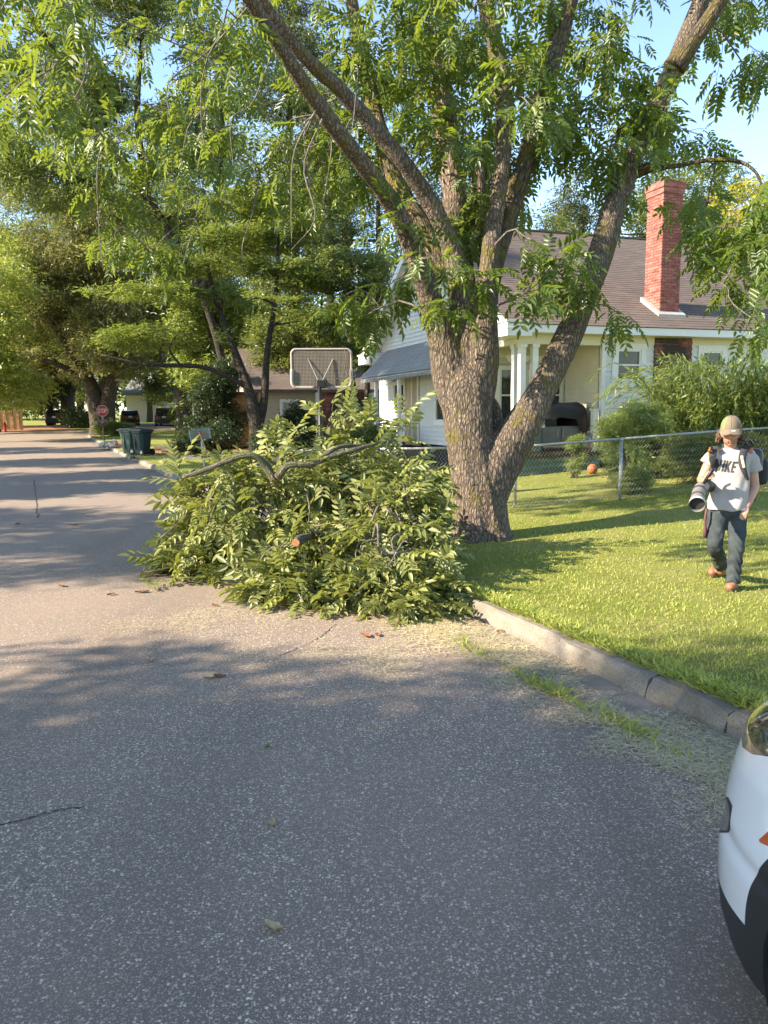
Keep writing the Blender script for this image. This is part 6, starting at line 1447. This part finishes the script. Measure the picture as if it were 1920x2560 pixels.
d_l = unit(Zp(835, 1240, -.10) - wr_l); n_l = unit(np.cross(d_l, vxr)); n_l = n_l if np.dot(n_l, vy) < 0 else -n_l; s_l = unit(np.cross(d_l, n_l)); s_l = s_l if np.dot(s_l, -vxr) > 0 else -s_l
hand(mb, wr_l, d_l, n_l, s_l, curl=.38)
grip = Zp(468, 800, -.23); d_r = unit(grip - wr_r); n_r = unit(-vxr - d_r * np.dot(-vxr, d_r)); s_r = unit(vz - d_r * np.dot(vz, d_r) - n_r * np.dot(vz, n_r))
hand(mb, wr_r, d_r, n_r, s_r, curl=.75)
V, F = remesh(mb, .007, 2); mesh("body", V, F, M_SKIN, man, True)
# face details
for s in (-1, 1):
    mb = MB(); ell(mb, hc + vxr * s * .032 - vy * .088 + vz * .006, PAX, (.013, .008, .006), 10, 6); mb.build("eye", simple("eye_white", (.6, .55, .5), .3), man, True)
mb = MB(); ell(mb, hc - vy * .093 - vz * .055, PAX, (.024, .010, .005), 12, 6); ell(mb, hc - vy * .093 - vz * .063, PAX, (.020, .010, .006), 12, 6); mb.build("lips", simple("lips", (.40, .16, .12), .5), man, True)
bv = [] ; V = np.asarray(V)
# short beard: shell of the lower face
mb = MB(); ell(mb, hc - vz * .062 - vy * .018, PAX, (.0635, .077, .060), 20, 12); Vb = np.vstack(mb.V); keep = [f for f in mb.F if all((Vb[i] - hc)[2] < -.045 + .5 * abs(np.dot(Vb[i] - hc, vxr)) and (Vb[i] - hc)[2] < -.03 for i in f) and all(np.dot(Vb[i] - hc, vy) < .03 for i in f)]
mouth = hc - vy * .09 - vz * .058; keep = [f for f in keep if np.linalg.norm(np.mean(Vb[list(f)], axis=0) - mouth) > .030]
mesh("beard", Vb, keep, M_BEARD, man, True)
# ---- t-shirt
wrk = lambda V: .0055 * np.sin(V[:, 2] * 21 - V[:, 0] * 38 + 3 * np.sin(V[:, 2] * 9 + V[:, 1] * 12)) * sstep(1.5, 1.1, V[:, 2]) + .0045 * np.sin(V[:, 2] * 34 + V[:, 0] * 22 + 2 * np.sin(V[:, 0] * 17)) * sstep(.0, .6, 1.25 - V[:, 2]) + .0025 * np.sin(V[:, 0] * 55 - V[:, 2] * 30)
M_SHIRT = simple("white_cotton", (.335, .305, .29), .85, var=.05, scale=8, bmp=.12, bscale=300, spec=.2)
mb = MB(); RG = [(512, 640, 775, .058, .03), (540, 592, 826, .080, .03), (575, 520, 902, .098, .03), (640, 505, 895, .112, .03), (760, 503, 890, .118, .025), (900, 506, 884, .118, .02), (1010, 492, 880, .116, .02), (1100, 475, 872, .120, .02), (1168, 466, 868, .124, .02)]
A = smooth_path(np.array([[*Zp((a + b) / 2, zy, d), (b - a) / 2 * PXM, dd] for zy, a, b, dd, d in RG]), 34); V = []; nr = 32
for row in A:
    for j in range(nr):
        t = 2 * math.pi * j / nr; c, s = math.cos(t), math.sin(t); k = (abs(c) ** 2.4 + abs(s) ** 2.4) ** (-1 / 2.4); V.append(row[:3] + vxr * row[3] * c * k + vy * row[4] * s * k)
F = [(i * nr + j, i * nr + (j + 1) % nr, (i + 1) * nr + (j + 1) % nr, (i + 1) * nr + j) for i in range(len(A) - 1) for j in range(nr)]; F += [tuple(range(nr))[::-1], tuple((len(A) - 1) * nr + j for j in range(nr))]
mb.add(V, F)
for P in ([(Zp(560, 585, .03), .070), (Zp(505, 615, .03), .070), (Zp(452, 685, .045), .073)], [(Zp(875, 590, .03), .075), (Zp(925, 650, .03), .078), (Zp(955, 765, .04), .082)]):
    A = smooth_path(np.array([[*p, r] for p, r in P]), 12); mb.tube(A[:, :3], A[:, 3], 20)
Vs, Fs = remesh(mb, .009, 4, wrk); mesh("t_shirt", Vs, Fs, M_SHIRT, man, True)
# ---- lettering on the chest, laid on the cloth
bvh = BVHTree.FromPolygons([Vector(v) for v in Vs], Fs)
STR = [[(528, 1180), (560, 1185), (612, 965), (575, 960)], [(578, 962), (616, 966), (652, 1203), (608, 1200)], [(610, 1200), (652, 1205), (714, 982), (674, 976)], [(674, 1214), (716, 1218), (778, 988), (737, 983)],
       [(732, 1224), (772, 1228), (832, 996), (793, 991)], [(790, 1110), (822, 1128), (908, 1006), (864, 1001)], [(796, 1108), (830, 1096), (856, 1240), (806, 1237)],
       [(864, 1240), (902, 1243), (962, 1016), (926, 1011)], [(913, 1050), (925, 1011), (1028, 1019), (1017, 1058)], [(895, 1144), (906, 1106), (986, 1111), (975, 1149)], [(866, 1241), (877, 1202), (946, 1206), (935, 1247)]]
GROUPS = [STR[0:3], STR[3:4], STR[4:7], STR[7:11]]
M_INK = simple("black_print", (.022, .022, .022), .7); shirt_letters = []
def project(quads, bv, name, mat, off, n=6):
    V = []; F = []
    for qd in quads:
        qd = np.array(qd, float); b0 = len(V)
        for i in range(n + 1):
            for j in range(n + 1):
                a, b = i / n, j / n; p = (qd[0] * (1 - a) + qd[1] * a) * (1 - b) + (qd[3] * (1 - a) + qd[2] * a) * b; r_ = unit(ray(1720 + p[0] / 8.195, 1030 + p[1] / 8.195))
                h = bv.ray_cast(Vector(_C), Vector(r_)); V.append(np.array(h[0]) - r_ * off if h[0] is not None else Zq(*p, -.12))
        F += [(b0 + i * (n + 1) + j, b0 + (i + 1) * (n + 1) + j, b0 + (i + 1) * (n + 1) + j + 1, b0 + i * (n + 1) + j + 1) for i in range(n) for j in range(n)]
    return mesh(name, V, F, mat, man, True)
for k, qs in enumerate(GROUPS): project(qs, bvh, "printed_letter", M_INK, .003 + k * .0002)
# ---- jeans
wj = lambda V: .007 * np.sin(V[:, 2] * 62 + 4 * np.sin(V[:, 0] * 30) + V[:, 1] * 25) * sstep(.9, .2, V[:, 2]) + .0025 * np.sin(V[:, 2] * 30 + V[:, 0] * 60)
def m_denim():
    m, n, l, b = nt("worn_denim"); p = geo_pos(n); f = noise_tex(n, l, p, 7, 4, .6); c = ramp(n, l, f, [(.35, (.016, .022, .026)), (.58, (.04, .05, .052)), (.8, (.13, .125, .105))]); w = noise_tex(n, l, mapping(n, l, p, (400, 400, 200)), 1, 2); c = mix(n, l, math_n(n, l, 'MULTIPLY', w, .35), c, (.12, .13, .135))
    l.new(c, b.inputs["Base Color"]); b.inputs["Roughness"].default_value = .9; b.inputs["Specular IOR Level"].default_value = .15; return m
M_DENIM = m_denim(); mb = MB()
ell(mb, Zp(665, 1190, .04), PAX, (.178, .125, .11), 20, 12)
for pts in ([(Zp(575, 1215, .04), .100), (Zp(552, 1360, .02), .088), (Zp(543, 1540, -.01), .073), (Zp(575, 1660, .20), .066), (Zp(610, 1772, .42), .062)], [(Zp(765, 1215, .03), .100), (Zp(775, 1370, -.03), .088), (Zp(772, 1545, -.10), .073), (Zp(752, 1740, -.09), .066), (Zp(728, 1945, -.09), .066)]):
    A = smooth_path(np.array([[*p, r] for p, r in pts]), 26); mb.tube(A[:, :3], A[:, 3], 18)
V, F = remesh(mb, .009, 4, wj); mesh("jeans", V, F, M_DENIM, man, True)
MB().tube(smooth_path(np.array([Zp(455, 1155, -.03), Zp(440, 1250, -.04), Zp(436, 1400, -.02), Zp(432, 1450, .0)]), 14), np.array([.012] * 8 + [.02] * 6), 6).build("hip_strap", simple("maroon_strap", (.10, .035, .04), .7), man, True)
# ---- boots
M_BOOT = simple("tan_leather", (.27, .115, .055), .6, var=.25, scale=14); M_SOLE = simple("boot_sole", (.10, .06, .035), .9)
def boot(ankle, heel, toe, lab):
    mb = MB(); d = unit(toe - heel); A = smooth_path(np.array([[*(ankle + vz * .03), .052], [*(ankle - vz * .03), .050], [*(heel * .7 + toe * .3 + vz * .052), .046], [*(heel * .25 + toe * .75 + vz * .042), .046], [*(toe + vz * .034 - d * .02), .036]]), 20)
    mb.tube(A[:, :3], A[:, 3], 14); ell(mb, heel + vz * .045 + d * .03, np.eye(3), (.042, .042, .045)); ell(mb, toe + vz * .036 - d * .035, np.eye(3), (.044, .044, .036)); V, F = remesh(mb, .008, 3); b = mesh("boot", V, F, M_BOOT, man, True)
    mb = MB(); u = unit(np.cross(d, vz)); P = []
    for t, w in ((0, .028), (.06, .036), (.3, .034), (.55, .042), (.8, .044), (.94, .032), (1, .014)): P.append((heel + (toe - heel) * t, w))
    ring = [p + u * w for p, w in P] + [p - u * w for p, w in P[::-1]]; mb.prism(ring, unit(np.cross(u, d)) * .024 * (1 if np.cross(u, d)[2] > 0 else -1)); mb.build("sole", M_SOLE, b)
ft = onz(1660 + 696 / 4.254, 1000 + 2035 / 4.254, .13); boot(Zp(728, 1940, -.09), ft + vy * .26 + vxr * .03, ft, "front")
tt = onz(1660 + 486 / 4.254, 1000 + 1880 / 4.254, .13); boot(Zp(612, 1785, .42), tt + vxr * .13 + vy * .16 + vz * .05, tt, "rear")
# ---- cap
M_CAP = simple("tan_cap_cloth", (.155, .12, .078), .85, var=.08, scale=20, bmp=.2, bscale=200); M_CAPG = simple("green_cap_mesh", (.15, .20, .075), .85, var=.1); cc = hc + vz * .052; CAX = PAX.copy(); tl = rad(-9)
cy = vy * math.cos(tl) - vz * math.sin(tl) * -1; cy = unit(vy + vz * .12); cz = unit(np.cross(vxr, cy)); cz = cz if cz[2] > 0 else -cz
V = []; F = []; nu, nv = 28, 12
for i in range(nv + 1):
    t = (math.pi / 2) * i / nv
    for j in range(nu):
        a = 2 * math.pi * j / nu; V.append(cc + vxr * .094 * math.sin(t) ** .8 * math.cos(a) + cy * .112 * math.sin(t) ** .8 * math.sin(a) + cz * .118 * math.cos(t))
for k in (0, 1):
    Fk = [(i * nu + j, (i + 1) * nu + j, (i + 1) * nu + (j + 1) % nu, i * nu + (j + 1) % nu) for i in range(nv) for j in range(nu) if ((8 < j < 18) if k else not (8 < j < 18))]
    mesh("cap_crown" if not k else "cap_mesh", V, Fk, M_CAP if not k else M_CAPG, man, True)
V = []; F = []
for i in range(9):
    t = i / 8
    for j in range(15):
        a = math.pi * (j / 14) ; R_ = .094 * (1 - t) + .100 * t; V.append(cc + vxr * R_ * math.cos(a) - cy * (.106 * (1 - t) + .185 * t) * math.sin(a) ** (.9 - .3 * t) - cz * (.0 + .034 * t * math.sin(a) + .012 * abs(math.cos(a)) * t * 3) + cz * .006)
F = [(i * 15 + j, (i + 1) * 15 + j, (i + 1) * 15 + j + 1, i * 15 + j + 1) for i in range(8) for j in range(14)]
n0 = len(V); V += [v - cz * .006 for v in V]; F += [tuple(n0 + i for i in f[::-1]) for f in F]; brim = mesh("cap_brim", V, F, M_CAP, man, True)
bb_ = BVHTree.FromPolygons([Vector(v) for v in V], F)
project([[(888, 392), (975, 392), (960, 372), (905, 372)]], bb_, "cap_mark", M_SWHT, .004, 3); project([[(905, 368), (960, 368), (950, 358), (915, 358)]], bb_, "cap_mark", M_INK, .004, 3)
mb = MB(); ell(mb, cc + cz * .118, PAX, (.008, .008, .005), 10, 6); mb.build("cap_button", M_CAP, man, True)
for a in (math.pi / 2, math.pi / 6, 5 * math.pi / 6, -math.pi / 2, -math.pi / 6, -5 * math.pi / 6):
    MB().tube(np.array([cc + vxr * .0945 * math.sin(t) ** .8 * math.cos(a) + cy * .1125 * math.sin(t) ** .8 * math.sin(a) + cz * .1185 * math.cos(t) for t in np.linspace(.05, math.pi / 2, 12)]), .0022, 5, False).build("cap_seam", M_CAPG if a > 0 and a < 2 and False else M_CAP, man, True)
# ---- hair: loose curls below the cap
gg = np.random.default_rng(8)
mb = MB()
for k in range(150):
    s = -1 if k % 5 < 3 else 1; b0 = hc + vxr * s * gg.uniform(.070, .088) + vy * gg.uniform(-.02, .09) + vz * gg.uniform(-.01, .05); L = gg.uniform(.06, .12); ph = gg.uniform(0, 6.28); out = vxr * s * gg.uniform(.2, .75)
    P = [b0 + (out * t * (1.2 - .6 * t) - vz * t * .85 + vy * .1 * t) * L + (vxr * math.cos(ph + t * 11) + vy * math.sin(ph + t * 11)) * .010 for t in np.linspace(0, 1, 9)]
    V_, F_, U_ = tube(np.array(P), np.linspace(.0065, .004, 9), 5); mb.add(V_, F_, U_)
for k in range(60):
    a = gg.uniform(.15, math.pi - .15); b0 = hc + vxr * .08 * math.cos(a) + vy * .09 * math.sin(a) + vz * .02; P = [b0 - vz * t * .12 + vy * .02 * t + (vxr * math.cos(k + t * 10) + vy * math.sin(k + t * 10)) * .009 for t in np.linspace(0, 1, 8)]; V_, F_, U_ = tube(np.array(P), .007, 5); mb.add(V_, F_, U_)
mb.build("hair", M_HAIR, man, True, kind="stuff")

# ------------------------------------------------------------------ backpack leaf blower
blow = thing("backpack_leaf_blower", Zp(940, 1000, .25), "black backpack leaf blower worn by the man, grey nozzle pointing at the lawn", "leaf blower")
M_PAD = simple("black_padding", (.022, .022, .025), .8, var=.2, bmp=.3, bscale=120); M_PIPE = simple("grey_pipe", (.17, .155, .145), .5, var=.2); M_PIPED = simple("dark_pipe", (.03, .03, .032), .5); M_ORG = simple("orange_plastic", (.55, .13, .03), .45)
def strap(pts, w, name, mat, th=.012, parent=blow, off=.010):
    """flat band laid over the shirt: points are enlarged-pixel columns projected on the cloth"""
    A = smooth_path(np.array(pts, float), 26); V = []
    P = []
    for zx, zy in A:
        r_ = unit(ray(1660 + zx / 4.254, 1000 + zy / 4.254)); h = bvh.ray_cast(Vector(_C), Vector(r_)); P.append(np.array(h[0]) - r_ * off if h[0] is not None else Zp(zx, zy, -.06))
    P = np.array(P)
    for _ in range(2): P[1:-1] = (P[:-2] + 2 * P[1:-1] + P[2:]) / 4
    top = P[0] + vy * .10 + vz * .015; P = np.vstack([[top + vy * .06 - vz * .02], [top], P]); T = np.gradient(P, axis=0); T /= np.linalg.norm(T, axis=1)[:, None]; mbs = MB()
    ww = np.interp(np.linspace(0, 1, len(P)), np.linspace(0, 1, len(w)), w); n = len(P)
    for p, t_, wi in zip(P, T, ww):
        s_ = unit(np.cross(t_, -vy * .8 + vz * .2)); o_ = unit(np.cross(s_, t_)); o_ = o_ if np.dot(o_, vy) < 0 else -o_
        for a, b in ((-1, 0), (-.9, 1), (.9, 1), (1, 0)): V.append(p + s_ * a * wi + o_ * b * th)
    F = []
    for i in range(n - 1):
        for j in range(3): F.append((i * 4 + j, i * 4 + j + 1, i * 4 + 4 + j + 1, i * 4 + 4 + j))
    o = mesh(name, V, F, mat, parent, True); return P, o
P1, s1 = strap([(538, 505), (520, 560), (515, 620), (530, 690), (548, 760)], [.030, .033, .033, .028, .014], "shoulder_strap", M_PAD)
P2, s2 = strap([(880, 500), (850, 550), (830, 620), (835, 700), (862, 780), (895, 850)], [.034, .036, .034, .030, .022, .012], "shoulder_strap", M_PAD)
strap([(487, 520), (476, 560), (478, 640)], [.006, .006, .006], "piping", M_ORG, .014, s1, .012); strap([(940, 520), (900, 545), (882, 590)], [.006, .006, .006], "piping", M_ORG, .014, s2, .014)
strap([(828, 610), (838, 660), (852, 720)], [.012, .014, .012], "printed_tag", simple("tag_cream", (.55, .47, .30), .7, var=.25, scale=60), .016, s2, .014)
MB().box(Zp(522, 615, -.105), PAX, (.022, .008, .016)).build("buckle", M_BLACKM, s1)
mb = MB(); add_r(mb, Zp(760, 800, .25), PAX, (.20, .055, .27), .05); mb.build("back_plate", M_PAD, blow, True)
mb = MB(); add_r(mb, Zp(900, 640, .30), PAX, (.13, .14, .12), .06, 4); mb.build("engine_cover", M_PIPED, blow, True)
mb = MB(); add_r(mb, Zp(960, 760, .36), PAX, (.13, .12, .13), .06, 4); mb.build("fan_housing", M_PAD, blow, True)
mb = MB(); add_r(mb, Zp(1040, 830, .34), PAX, (.035, .06, .05), .02); mb.build("fuel_cap_cover", M_ORG, blow, True)
MB().tube(smooth_path(np.array([Zp(860, 470, .16), Zp(900, 420, .20), Zp(940, 470, .24)]), 10), .014, 8).build("carry_handle", M_BLACKM, blow, True)
A = smooth_path(np.array([[*Zp(640, 930, .34), .05], [*Zp(540, 920, .16), .055], [*Zp(470, 915, .0), .055], [*Zp(410, 925, -.10), .056]]), 34); A[:, 3] *= 1 + .07 * np.sin(np.arange(34) * 2.1)
MB().tube(A[:, :3], A[:, 3], 20).build("flex_hose", M_PIPED, blow, True)
A = smooth_path(np.array([[*Zp(415, 922, -.09), .058], [*Zp(385, 950, -.17), .060], [*Zp(365, 1010, -.28), .061], [*Zp(357, 1060, -.37), .063], [*Zp(352, 1112, -.46), .068]]), 24)
bl_t = MB().tube(A[:, :3], A[:, 3], 24, False).build("blower_tube", M_PIPE, blow, True)
for i in (8, 15): MB().tube(A[i:i + 2, :3], A[i, 3] + .005, 24, False).build("clamp_band", M_PIPED, bl_t, True)
T_, N_, B_ = frames(A[:, :3]); e = A[-1]; MB().tube(np.array([e[:3] - T_[-1] * .035, e[:3] + T_[-1] * .004]), .071, 24, False).build("nozzle_ring", simple("pale_nozzle", (.42, .40, .39), .5), bl_t, True)
MB().tube(np.array([e[:3] - T_[-1] * .06, e[:3] - T_[-1] * .03]), np.array([.062, .063]), 24).build("bore", M_RUBBER, bl_t)
MB().tube(smooth_path(np.array([Zp(405, 905, -.16), Zp(440, 860, -.20), Zp(478, 800, -.235), Zp(505, 755, -.245), Zp(512, 735, -.24)]), 16), np.array([.014] * 4 + [.017] * 8 + [.024] * 4), 12).build("throttle_grip", M_BLACKM, blow, True)
# ================================================================== white car parked at the kerb (its front corner enters the picture)
CSF, CWC = -4.08, .86
def cpt(x, y, z): X, Y = sw(CSF + x, CWC + y); return np.array([X, Y, z])
M_WHITE = simple("white_car_paint", (.64, .655, .68), .3, var=.02, scale=2, coat=.9, spec=.5); M_CLAD = simple("black_cladding", (.018, .019, .021), .55, var=.15, bmp=.15, bscale=400)
def m_lamp():
    m, n, l, b = nt("headlight_glass"); p = geo_pos(n); f = noise_tex(n, l, mapping(n, l, p, (6, 6, 22)), 1, 3, .5, 1.2)
    l.new(ramp(n, l, f, [(.38, (.02, .022, .022)), (.52, (.16, .165, .15)), (.60, (.03, .03, .03)), (.75, (.35, .36, .34))]), b.inputs["Base Color"]); b.inputs["Metallic"].default_value = .5; b.inputs["Roughness"].default_value = .12; b.inputs["Coat Weight"].default_value = 1; b.inputs["Coat Roughness"].default_value = .02; return m
M_LAMP = m_lamp(); M_AMBER = simple("amber_lens", (.42, .085, .015), .2, var=.25, scale=90, coat=1)
suvw = thing("parked_car", cpt(-2.2, 0, 0), "white compact SUV with black wheel-arch cladding parked at the near kerb", "car")
ca, cb, cn = .70, .92, 2.6
ZZ = np.concatenate([np.arange(.19, .96, .0075), [.965, .975, .985]])
cXF = lambda z: np.interp(z, [.19, .22, .3, .38, .5, .62, .75, .9, .985], [.07, .04, .010, 0, .008, .03, .055, .10, .22])
cBI = lambda z: np.interp(z, [.19, .3, .45, .6, .8, .93, .985], [.06, .03, .012, 0, .02, .05, .12])
th = np.linspace(0, math.pi / 2, 120); xs = np.concatenate([-ca + ca * np.cos(th) ** (2 / cn), np.arange(-ca - .008, -1.62, -.008)]); ys = np.concatenate([np.sin(th) ** (2 / cn), np.ones(len(xs) - 120)]); wgt = np.concatenate([np.cos(th), np.zeros(len(xs) - 120)])
X = xs[None, :] - cXF(ZZ)[:, None] * wgt[None, :]; Y = (cb - cBI(ZZ))[:, None] * ys[None, :]; Zg = np.repeat(ZZ[:, None], len(xs), 1)
# sculpted groove above the fog lamp and a crease along the bumper
grv = .022 * np.exp(-((Zg - (.60 + .10 * (X + .2))) / .035) ** 2) * sstep(-.75, -.35, X); X = X - grv * wgt; Y = Y - grv * .6 * (1 - wgt) * ys
PT = np.stack([*sw(CSF + X, CWC + Y), Zg], -1); nz_, nx_ = Zg.shape
GV = PT.reshape(-1, 3).copy(); gX, gZ = X.ravel(), Zg.ravel(); gU, gVv, _ = to_px_many(GV)
def polydist(u, v, poly):
    """signed distance in pixels to a polygon, positive inside"""
    r = np.zeros(u.shape, bool); n = len(poly); d = np.full(u.shape, 1e9)
    for i in range(n):
        (x0, y0), (x1, y1) = poly[i], poly[(i + 1) % n]; c = ((y0 > v) != (y1 > v)); r ^= c & (u < (x1 - x0) * (v - y0) / (y1 - y0 + 1e-9) + x0)
        t = np.clip(((u - x0) * (x1 - x0) + (v - y0) * (y1 - y0)) / ((x1 - x0) ** 2 + (y1 - y0) ** 2), 0, 1); d = np.minimum(d, np.hypot(u - x0 - t * (x1 - x0), v - y0 - t * (y1 - y0)))
    return np.where(r, d, -d)
rw = np.hypot(gX + .93, gZ - .36)
FLD = {'hole': .42 - rw, 'arch': np.maximum(.51 - rw, np.minimum(.45 - gZ, -.93 - gX)), 'low': .405 + .02 * np.sin(gX * 3) - gZ,
       'lamp': polydist(gU, gVv, [(1888, 1757), (1866, 1800), (1853, 1838), (1856, 1868), (1880, 1886), (1925, 1892), (2010, 1880), (2075, 1850), (2040, 1790), (1960, 1772)]),
       'fog': np.minimum(polydist(gU, gVv, [(1780, 1990), (1820, 1992), (1842, 2034), (1822, 2082), (1780, 2082)]), (gX + .32) * 400),
       'chrome': polydist(gU, gVv, [(1760, 1995), (1816, 1997), (1822, 2016), (1824, 2046), (1818, 2076), (1760, 2076)]),
       'mark': np.minimum(polydist(gU, gVv, [(1893, 2103), (1920, 2078), (1990, 2066), (1990, 2102), (1925, 2118)]), (-.25 - gX) * 400)}
pool_v = [tuple(v) for v in GV]; pool_f = {k: list(v) for k, v in FLD.items()}
def clip(polys, key):
    """split polygons along the zero line of a field: (inside, outside)"""
    f = pool_f[key]; ins, outs, cut = [], [], {}
    for pl in polys:
        q = [f[i] > 0 for i in pl]
        if all(q): ins.append(pl); continue
        if not any(q): outs.append(pl); continue
        A, B = [], []
        for i, a in enumerate(pl):
            b = pl[(i + 1) % len(pl)]; (A if f[a] > 0 else B).append(a)
            if (f[a] > 0) != (f[b] > 0):
                k = (min(a, b), max(a, b))
                if k not in cut:
                    t = f[k[0]] / (f[k[0]] - f[k[1]]); pool_v.append(tuple(np.array(pool_v[k[0]]) * (1 - t) + np.array(pool_v[k[1]]) * t))
                    for kk in pool_f: pool_f[kk].append(pool_f[kk][k[0]] * (1 - t) + pool_f[kk][k[1]] * t)
                    cut[k] = len(pool_v) - 1
                A.append(cut[k]); B.append(cut[k])
        if len(A) > 2: ins.append(tuple(A))
        if len(B) > 2: outs.append(tuple(B))
    return ins, outs
idx = np.arange(nz_ * nx_).reshape(nz_, nx_); polys = [tuple(q) for q in np.stack([idx[:-1, :-1], idx[:-1, 1:], idx[1:, 1:], idx[1:, :-1]], -1).reshape(-1, 4).tolist()]
CP = {}
_, rest = clip(polys, 'hole'); CP['arch'], rest = clip(rest, 'arch'); CP['low'], rest = clip(rest, 'low'); CP['lamp'], rest = clip(rest, 'lamp'); CP['fog'], rest = clip(rest, 'fog'); CP['chrome'], CP['fog'] = clip(CP['fog'], 'chrome'); CP['mark'], CP['paint'] = clip(rest, 'mark')
PV = np.array(pool_v)
def sub(key, name, mat, parent=suvw, flip=False):
    if not CP[key]: return parent
    used = np.unique(np.concatenate([np.array(p) for p in CP[key]])); mp = {int(a): i for i, a in enumerate(used)}; V = PV[used].copy()
    if flip:
        S_, W_ = to_sw(V[:, 0], V[:, 1]); V[:, 0], V[:, 1] = sw(S_, 2 * CWC - W_)
    Fq = [tuple(mp[i] for i in (p[::-1] if flip else p)) for p in CP[key]]
    return mesh(name, V, Fq, mat, parent, True)
for fl in (False, True):
    sub('paint', "front_panel", M_WHITE, flip=fl); sub('low', "lower_bumper", M_CLAD, flip=fl); sub('arch', "wheel_arch_trim", M_CLAD, flip=fl); sub('lamp', "headlight", M_LAMP, flip=fl)
    f_ = sub('fog', "fog_lamp", M_CLAD, flip=fl); sub('chrome', "chrome_trim", M_CHR, f_, flip=fl); sub('mark', "side_marker", M_AMBER, flip=fl)
    s = -1 if fl else 1
    for xw in (-.93, -3.55):
        mbw = MB(); A = [(.0, .30), (.015, .33), (.05, .345), (.16, .345), (.195, .33), (.21, .30)]; mbw.tube(np.array([cpt(xw, s * (.90 - a), .345) for a, r in A]), np.array([r for a, r in A]), 36); wh = mbw.build("wheel", M_RUBBER, suvw, smooth=True)
        MB().tube(np.array([cpt(xw, s * .902, .345), cpt(xw, s * .885, .345)]), .235, 30).build("rim", M_STEEL, wh)
        for k in range(5):
            a = 2 * math.pi * k / 5; MB().box(cpt(xw + .12 * math.cos(a), s * .908, .345 + .12 * math.sin(a)), np.stack([np.array([*(DS * math.cos(a)), math.sin(a)]), np.array([*DL, 0]), np.cross(np.array([*(DS * math.cos(a)), math.sin(a)]), np.array([*DL, 0]))]), (.10, .008, .022)).build("spoke", M_CHR, wh)
    mbl = MB(); n = 20                                              # dark liner inside the arch
    V = [cpt(-.93 + .425 * math.cos(a), s * y, .36 + .425 * math.sin(a)) for a in np.linspace(-.35, math.pi + .35, n) for y in (.60, .895)]; F = [(2 * i, 2 * i + 1, 2 * i + 3, 2 * i + 2) for i in range(n - 1)]; mesh("arch_liner", V, F, M_RUBBER, suvw, True)
# bonnet: from the upper rim to the crowned centre line
rim = np.stack([X[-1], Y[-1]], 1); V = []; nk = 12; sel = np.arange(0, len(xs), 4); m_ = len(sel)
for k in range(nk + 1):
    t = k / nk
    for i in sel:
        x0, y0 = rim[i]; xc = x0 * (1 - t) + min(x0, -.40 + .18 * 0) * t; V.append((xc, y0 * (1 - t), .985 + .085 * (1 - (1 - t) ** 2) * sstep(-.2, -.9, xc) + .03 * math.sin(math.pi * min(1, t * 2.2)) * sstep(-.3, -.7, xc)))
V = np.array(V); F = np.array([(k * m_ + i, k * m_ + i + 1, (k + 1) * m_ + i + 1, (k + 1) * m_ + i) for k in range(nk) for i in range(m_ - 1)])
for s in (1, -1): mesh("bonnet", np.array([cpt(a, s * b, z) for a, b, z in V]), F if s > 0 else F[:, ::-1].copy(), M_WHITE, suvw, True)
# body sides, tail and cabin behind the front wheel
def cloft(name, secs, mat):
    V = []; m = len(secs[0][1])
    for x, pr in secs: V += [cpt(x, y, z) for y, z in pr]
    F = [tuple(range(m)), tuple((len(secs) - 1) * m + j for j in range(m))[::-1]] + [(i * m + j, (i + 1) * m + j, (i + 1) * m + (j + 1) % m, i * m + (j + 1) % m) for i in range(len(secs) - 1) for j in range(m)]
    return mesh(name, V, F, mat, suvw)
lo = lambda w, zt: [(-w, .30), (-w, .62), (-w * .97, zt), (-w * .85, zt + .04), (w * .85, zt + .04), (w * .97, zt), (w, .62), (w, .30), (w * .9, .24), (-w * .9, .24)]
cloft("body_side", [(-1.60, lo(.915, .97)), (-2.6, lo(.92, 1.0)), (-3.9, lo(.92, 1.03)), (-4.3, lo(.89, 1.0)), (-4.42, lo(.82, .9))], M_WHITE)
cloft("sill_cladding", [(-1.45, [(-.925, .2), (-.925, .32), (.925, .32), (.925, .2)]), (-3.1, [(-.925, .2), (-.925, .32), (.925, .32), (.925, .2)])], M_CLAD)
up = lambda k, z: [(-.84, 1.0), (-.84 + k, z), (.84 - k, z), (.84, 1.0)]
cloft("cabin", [(-1.28, up(.01, 1.03)), (-2.05, up(.19, 1.56)), (-2.6, up(.19, 1.63)), (-3.6, up(.19, 1.60)), (-4.05, up(.19, 1.50)), (-4.36, up(.02, 1.03))], M_WHITE)
MB().prism([cpt(-1.36, -.72, 1.09), cpt(-1.36, .72, 1.09), cpt(-2.0, .60, 1.525), cpt(-2.0, -.60, 1.525)], np.array([*DS, 0]) * .014 + EZ * .014).build("windscreen", M_GLASS, suvw)
for s in (-1, 1):
    for x0, x1, x2, x3 in ((-1.75, -2.55, -2.55, -2.12), (-2.62, -3.45, -3.5, -2.62)):
        P = [cpt(x0, s * .825, 1.07), cpt(x1, s * .825, 1.07), cpt(x2, s * .672, 1.52), cpt(x3, s * .672, 1.50)]; MB().prism(P, np.array([*DL, 0]) * s * .012).build("side_window", M_GLASS, suvw)
    mbm = MB(); add_r(mbm, cpt(-1.72, s * 1.0, 1.08), np.stack([np.array([*DS, 0]), np.array([*DL, 0]), EZ]), (.06, .10, .075), .04); mbm.build("mirror", M_WHITE, suvw, smooth=True)
